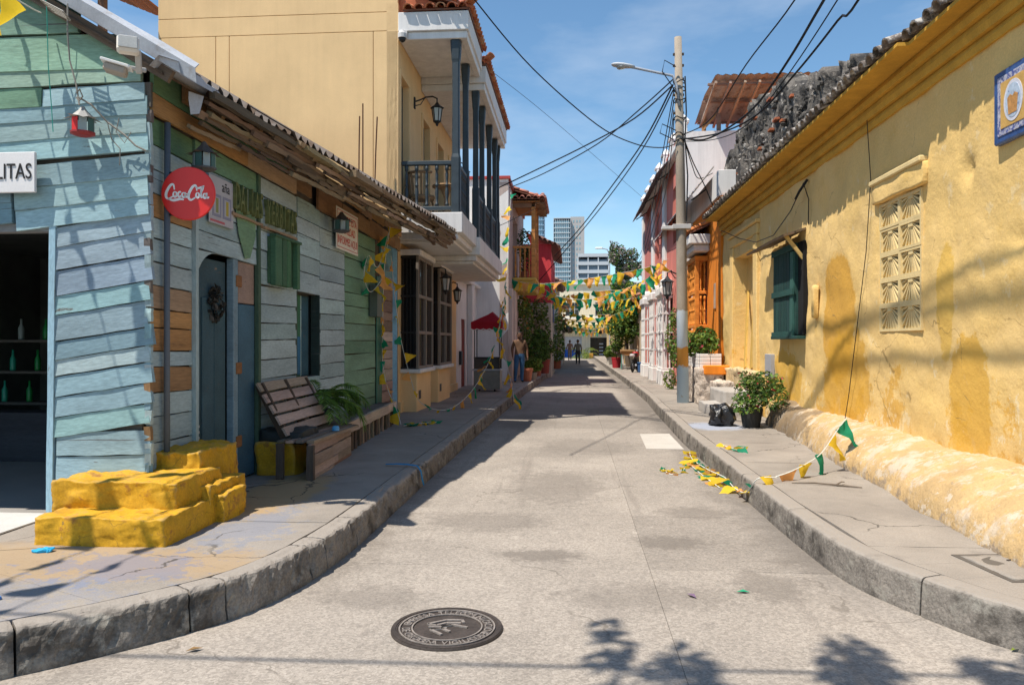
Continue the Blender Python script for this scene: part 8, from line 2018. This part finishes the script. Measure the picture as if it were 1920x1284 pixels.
# ------------------------------------------------------------------ motorcycle
mc = thing('motorcycle', 'red and black motorcycle parked on the right pavement', 'motorcycle', (2.75, 35.3, SW))
MM = T(2.78, 35.0, SW, math.radians(75))
def wheel(x):
    mb = MB(); mb.rings([[((0.25 + 0.045 * math.cos(b_)) * math.cos(a) + x, 0.045 * math.sin(b_), (0.25 + 0.045 * math.cos(b_)) * math.sin(a) + 0.295) for b_ in [q * math.pi / 4 for q in range(8)]] for a in [q * math.pi / 10 for q in range(21)]], False); w = mb.obj('wheel', M_RUBBER, mc, MM, None, True)
    mb = MB()
    for k in range(8):
        a = k * math.pi / 4; mb.tube([(x, 0, 0.295), (x + 0.22 * math.cos(a), 0, 0.295 + 0.22 * math.sin(a))], 0.008, 4)
    mb.lathe([(0.04, -0.04), (0.04, 0.04)], 8, T(x, 0, 0.295, 0, math.pi / 2)); mb.obj('spokes', M_GALV, w, MM)
wheel(-0.62); wheel(0.62)
mb = MB(); mb.tube([(0.62, 0.06, 0.3), (0.45, 0.06, 0.85), (0.42, 0.06, 0.98)], 0.022, 6); mb.tube([(0.62, -0.06, 0.3), (0.45, -0.06, 0.85), (0.42, -0.06, 0.98)], 0.022, 6); mb.tube([(0.36, -0.34, 1.02), (0.42, -0.15, 1.0), (0.42, 0.15, 1.0), (0.36, 0.34, 1.02)], 0.014, 6); mb.obj('fork', M_BLACK, mc, MM)
rock('fuel_tank', mc, M_GLOSS, (0.46, 0.26, 0.22), (0.16, 0, 0.80), 6, 0.0, 1, 0.45, (0.42, 0.02, 0.02), MM)
rock('saddle', mc, M_RUBBER, (0.62, 0.24, 0.10), (-0.32, 0, 0.80), 6, 0.0, 1, 0.3, None, MM)
rock('engine', mc, M_STEEL, (0.36, 0.24, 0.32), (0.06, 0, 0.45), 6, 0.02, 2, 0.25, None, MM)
mb = MB(); mb.tube([(0.2, -0.12, 0.35), (-0.1, -0.15, 0.26), (-0.7, -0.16, 0.34)], [0.02, 0.03, 0.045], 7); mb.obj('exhaust', M_GALV, mc, MM)
mb = MB(); mb.tube([(-0.62, 0.07, 0.3), (-0.1, 0.08, 0.4), (0.3, 0.05, 0.75), (-0.5, 0.08, 0.78), (-0.78, 0.06, 0.82)], 0.02, 6); mb.obj('frame', M_BLACK, mc, MM)
mb = MB(); mb.lathe([(0.03, 0), (0.085, 0.04), (0.09, 0.10), (0.0, 0.105)], 12, T(0.44, 0, 0.9, 0, 0, math.pi / 2)); mb.obj('headlight', M_GLASS, mc, MM)
rock('rear_fairing', mc, M_GLOSS, (0.34, 0.2, 0.12), (-0.66, 0, 0.76), 5, 0, 1, 0.4, (0.55, 0.5, 0.5), MM)
bbx = thing('blue_box', 'blue plastic box beside the motorcycle', 'box', (3.0, 34.6, SW))
bspan('box', (2.85, 34.3, SW), (3.08, 34.8, 0.62), M_PAINT, bbx, (0.04, 0.10, 0.24), 0.03); bspan('lid', (2.83, 34.28, 0.623), (3.10, 34.82, 0.67), M_PAINT, bbx, (0.04, 0.12, 0.3), 0.01)

# ------------------------------------------------------------------ end of the street and skyline
eb = thing('end_building', 'cream building closing the street with shutters and a dark shop opening', 'building', (2.5, 80, 0))
M_EB = pm('end_cream', (0.80, 0.70, 0.52), 0.9, 0.08, 0.6, streak=0.2)
ehs = [(-0.9, 0.85, 0.05, 2.15), (1.7, 3.95, 0.05, 2.05), (-0.8, 0.6, 4.2, 5.6), (2.2, 3.6, 4.2, 5.6), (5.0, 6.4, 4.2, 5.6)]
facade('wall', eb, M_EB, 'y', 78.0, -9, 12, 0, 7.4, ehs, 0.3, 1.5, 0.01, 91, sgn=-1)
c_ = MB(); c_.span((-9, 78.35, 0), (12, 88, 7.3)); c_.obj('core', M_EB, eb)
bspan('canopy', (-6, 76.6, 3.0), (10, 77.99, 3.35), pm('canopy_ochre', (0.62, 0.46, 0.20), 0.9, 0.1, 1), eb)
bspan('blue_dado', (-0.9, 78.1, 0.05), (0.85, 78.2, 0.85), M_PAINT, eb, (0.02, 0.12, 0.5)); bspan('shutter', (-0.9, 78.12, 0.853), (0.85, 78.22, 2.15), M_PAINT, eb, (0.55, 0.54, 0.56))
bspan('shop_dark', (1.7, 78.2, 0.05), (3.95, 78.25, 2.05), M_PANE, eb)
for k in range(4): bspan('shop_shelf', (2.6, 78.0, 0.3 + k * 0.35), (3.0, 78.1, 0.42 + k * 0.35), M_PAINT, eb, (0.5, 0.5, 0.52))
for q in ehs[2:]: wood_window(eb, 'y', 78.0, *q, -1, M_PAINT, (0.6, 0.6, 0.58), 3, 2, 0.15)
bspan('upper_cornice', (-9, 77.8, 7.4), (12, 78.2, 7.65), M_WHITEW, eb); bspan('floor_band', (-9, 77.88, 3.9), (12, 77.999, 4.1), M_WHITEW, eb)
yc = thing('shop_crate', 'orange crate before the dark shop opening', 'crate', (1.6, 76, 0)); bspan('crate', (1.55, 75.8, 0.02), (1.95, 76.2, 0.5), M_PAINT, yc, (0.5, 0.26, 0.05), 0.02)
yc = thing('shop_crate', 'yellow crate at the right of the dark shop opening', 'crate', (3.6, 76, 0)); bspan('crate', (3.4, 75.8, 0.02), (3.95, 76.2, 0.55), M_PAINT, yc, (0.55, 0.34, 0.08), 0.02)
def tower(label, x0, x1, y, d, h, floors, cols, wall, glass, fin, mw=0.12):
    o = thing('apartment_tower', label, 'building', ((x0 + x1) / 2, y, 0))
    c2 = MB(); c2.span((x0 + 0.5, y + 0.5, 0), (x1 - 0.5, y + d, h - 1.2)); c2.obj('core', glass, o)
    fl = MB(); pr = MB()
    fh = h / floors
    for k in range(floors + 1): fl.span((x0, y, k * fh - 0.2), (x1, y + d, k * fh + 0.9 * fin))
    for k in range(cols + 1):
        x = x0 + (x1 - x0) * k / cols; pr.span((x - mw, y + 0.12, 0), (x + mw, y + d - 0.1, h - 0.5))
    a = fl.obj('floor_slabs', wall, o); b_ = pr.obj('mullions', wall, o)
    a['kind'] = 'stuff'; b_['kind'] = 'stuff'
    return o
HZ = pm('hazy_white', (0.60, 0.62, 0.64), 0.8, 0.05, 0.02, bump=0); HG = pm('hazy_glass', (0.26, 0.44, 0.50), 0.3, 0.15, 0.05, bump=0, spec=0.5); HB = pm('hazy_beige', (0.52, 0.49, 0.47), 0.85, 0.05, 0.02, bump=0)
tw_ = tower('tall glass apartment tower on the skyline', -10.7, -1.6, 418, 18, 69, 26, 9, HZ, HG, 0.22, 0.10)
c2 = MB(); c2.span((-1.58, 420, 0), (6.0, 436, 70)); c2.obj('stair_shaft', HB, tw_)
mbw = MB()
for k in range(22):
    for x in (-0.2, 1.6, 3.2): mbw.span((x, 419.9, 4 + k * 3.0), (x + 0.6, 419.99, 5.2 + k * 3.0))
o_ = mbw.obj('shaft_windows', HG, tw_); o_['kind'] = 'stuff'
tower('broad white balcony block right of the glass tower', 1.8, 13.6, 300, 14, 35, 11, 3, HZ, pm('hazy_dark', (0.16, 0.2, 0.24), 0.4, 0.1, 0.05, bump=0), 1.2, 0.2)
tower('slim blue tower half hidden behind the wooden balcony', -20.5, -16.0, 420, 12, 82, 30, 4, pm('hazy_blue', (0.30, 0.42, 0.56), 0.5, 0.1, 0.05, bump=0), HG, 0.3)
fl2 = thing('street_lamp', 'distant white double street lamp above the blossom tree', 'street lamp', (2.3, 62, 0))
mb = MB(); mb.tube([(2.9, 62, 0), (2.9, 62, 8.6), (2.7, 62, 9.0), (2.3, 62, 9.1)], 0.05, 6); mb.obj('column', M_GALV, fl2)
bspan('head', (1.75, 61.9, 9.05), (2.35, 62.1, 9.18), M_WHT, fl2, None, 0.04)

# ------------------------------------------------------------------ tree on the corner behind the camera; its crown shades the crossing
tree('leafy corner tree whose crown shades the near crossing', (-4.2, -1.0, 0), ((-3.4, -0.4, 4.8), 0.16), [((-2.05, 1.46, 6.3), (0.26, 1.1, 0.6)), ((-1.08, 1.40, 6.3), (0.22, 1.15, 0.6)), ((-0.42, 1.52, 6.2), (0.24, 1.15, 0.5)), ((-2.6, -0.2, 6.0), (0.8, 0.8, 0.7))], 2600, 0.14, [M_LEAF, M_LEAFD], 35, None, 1.0)
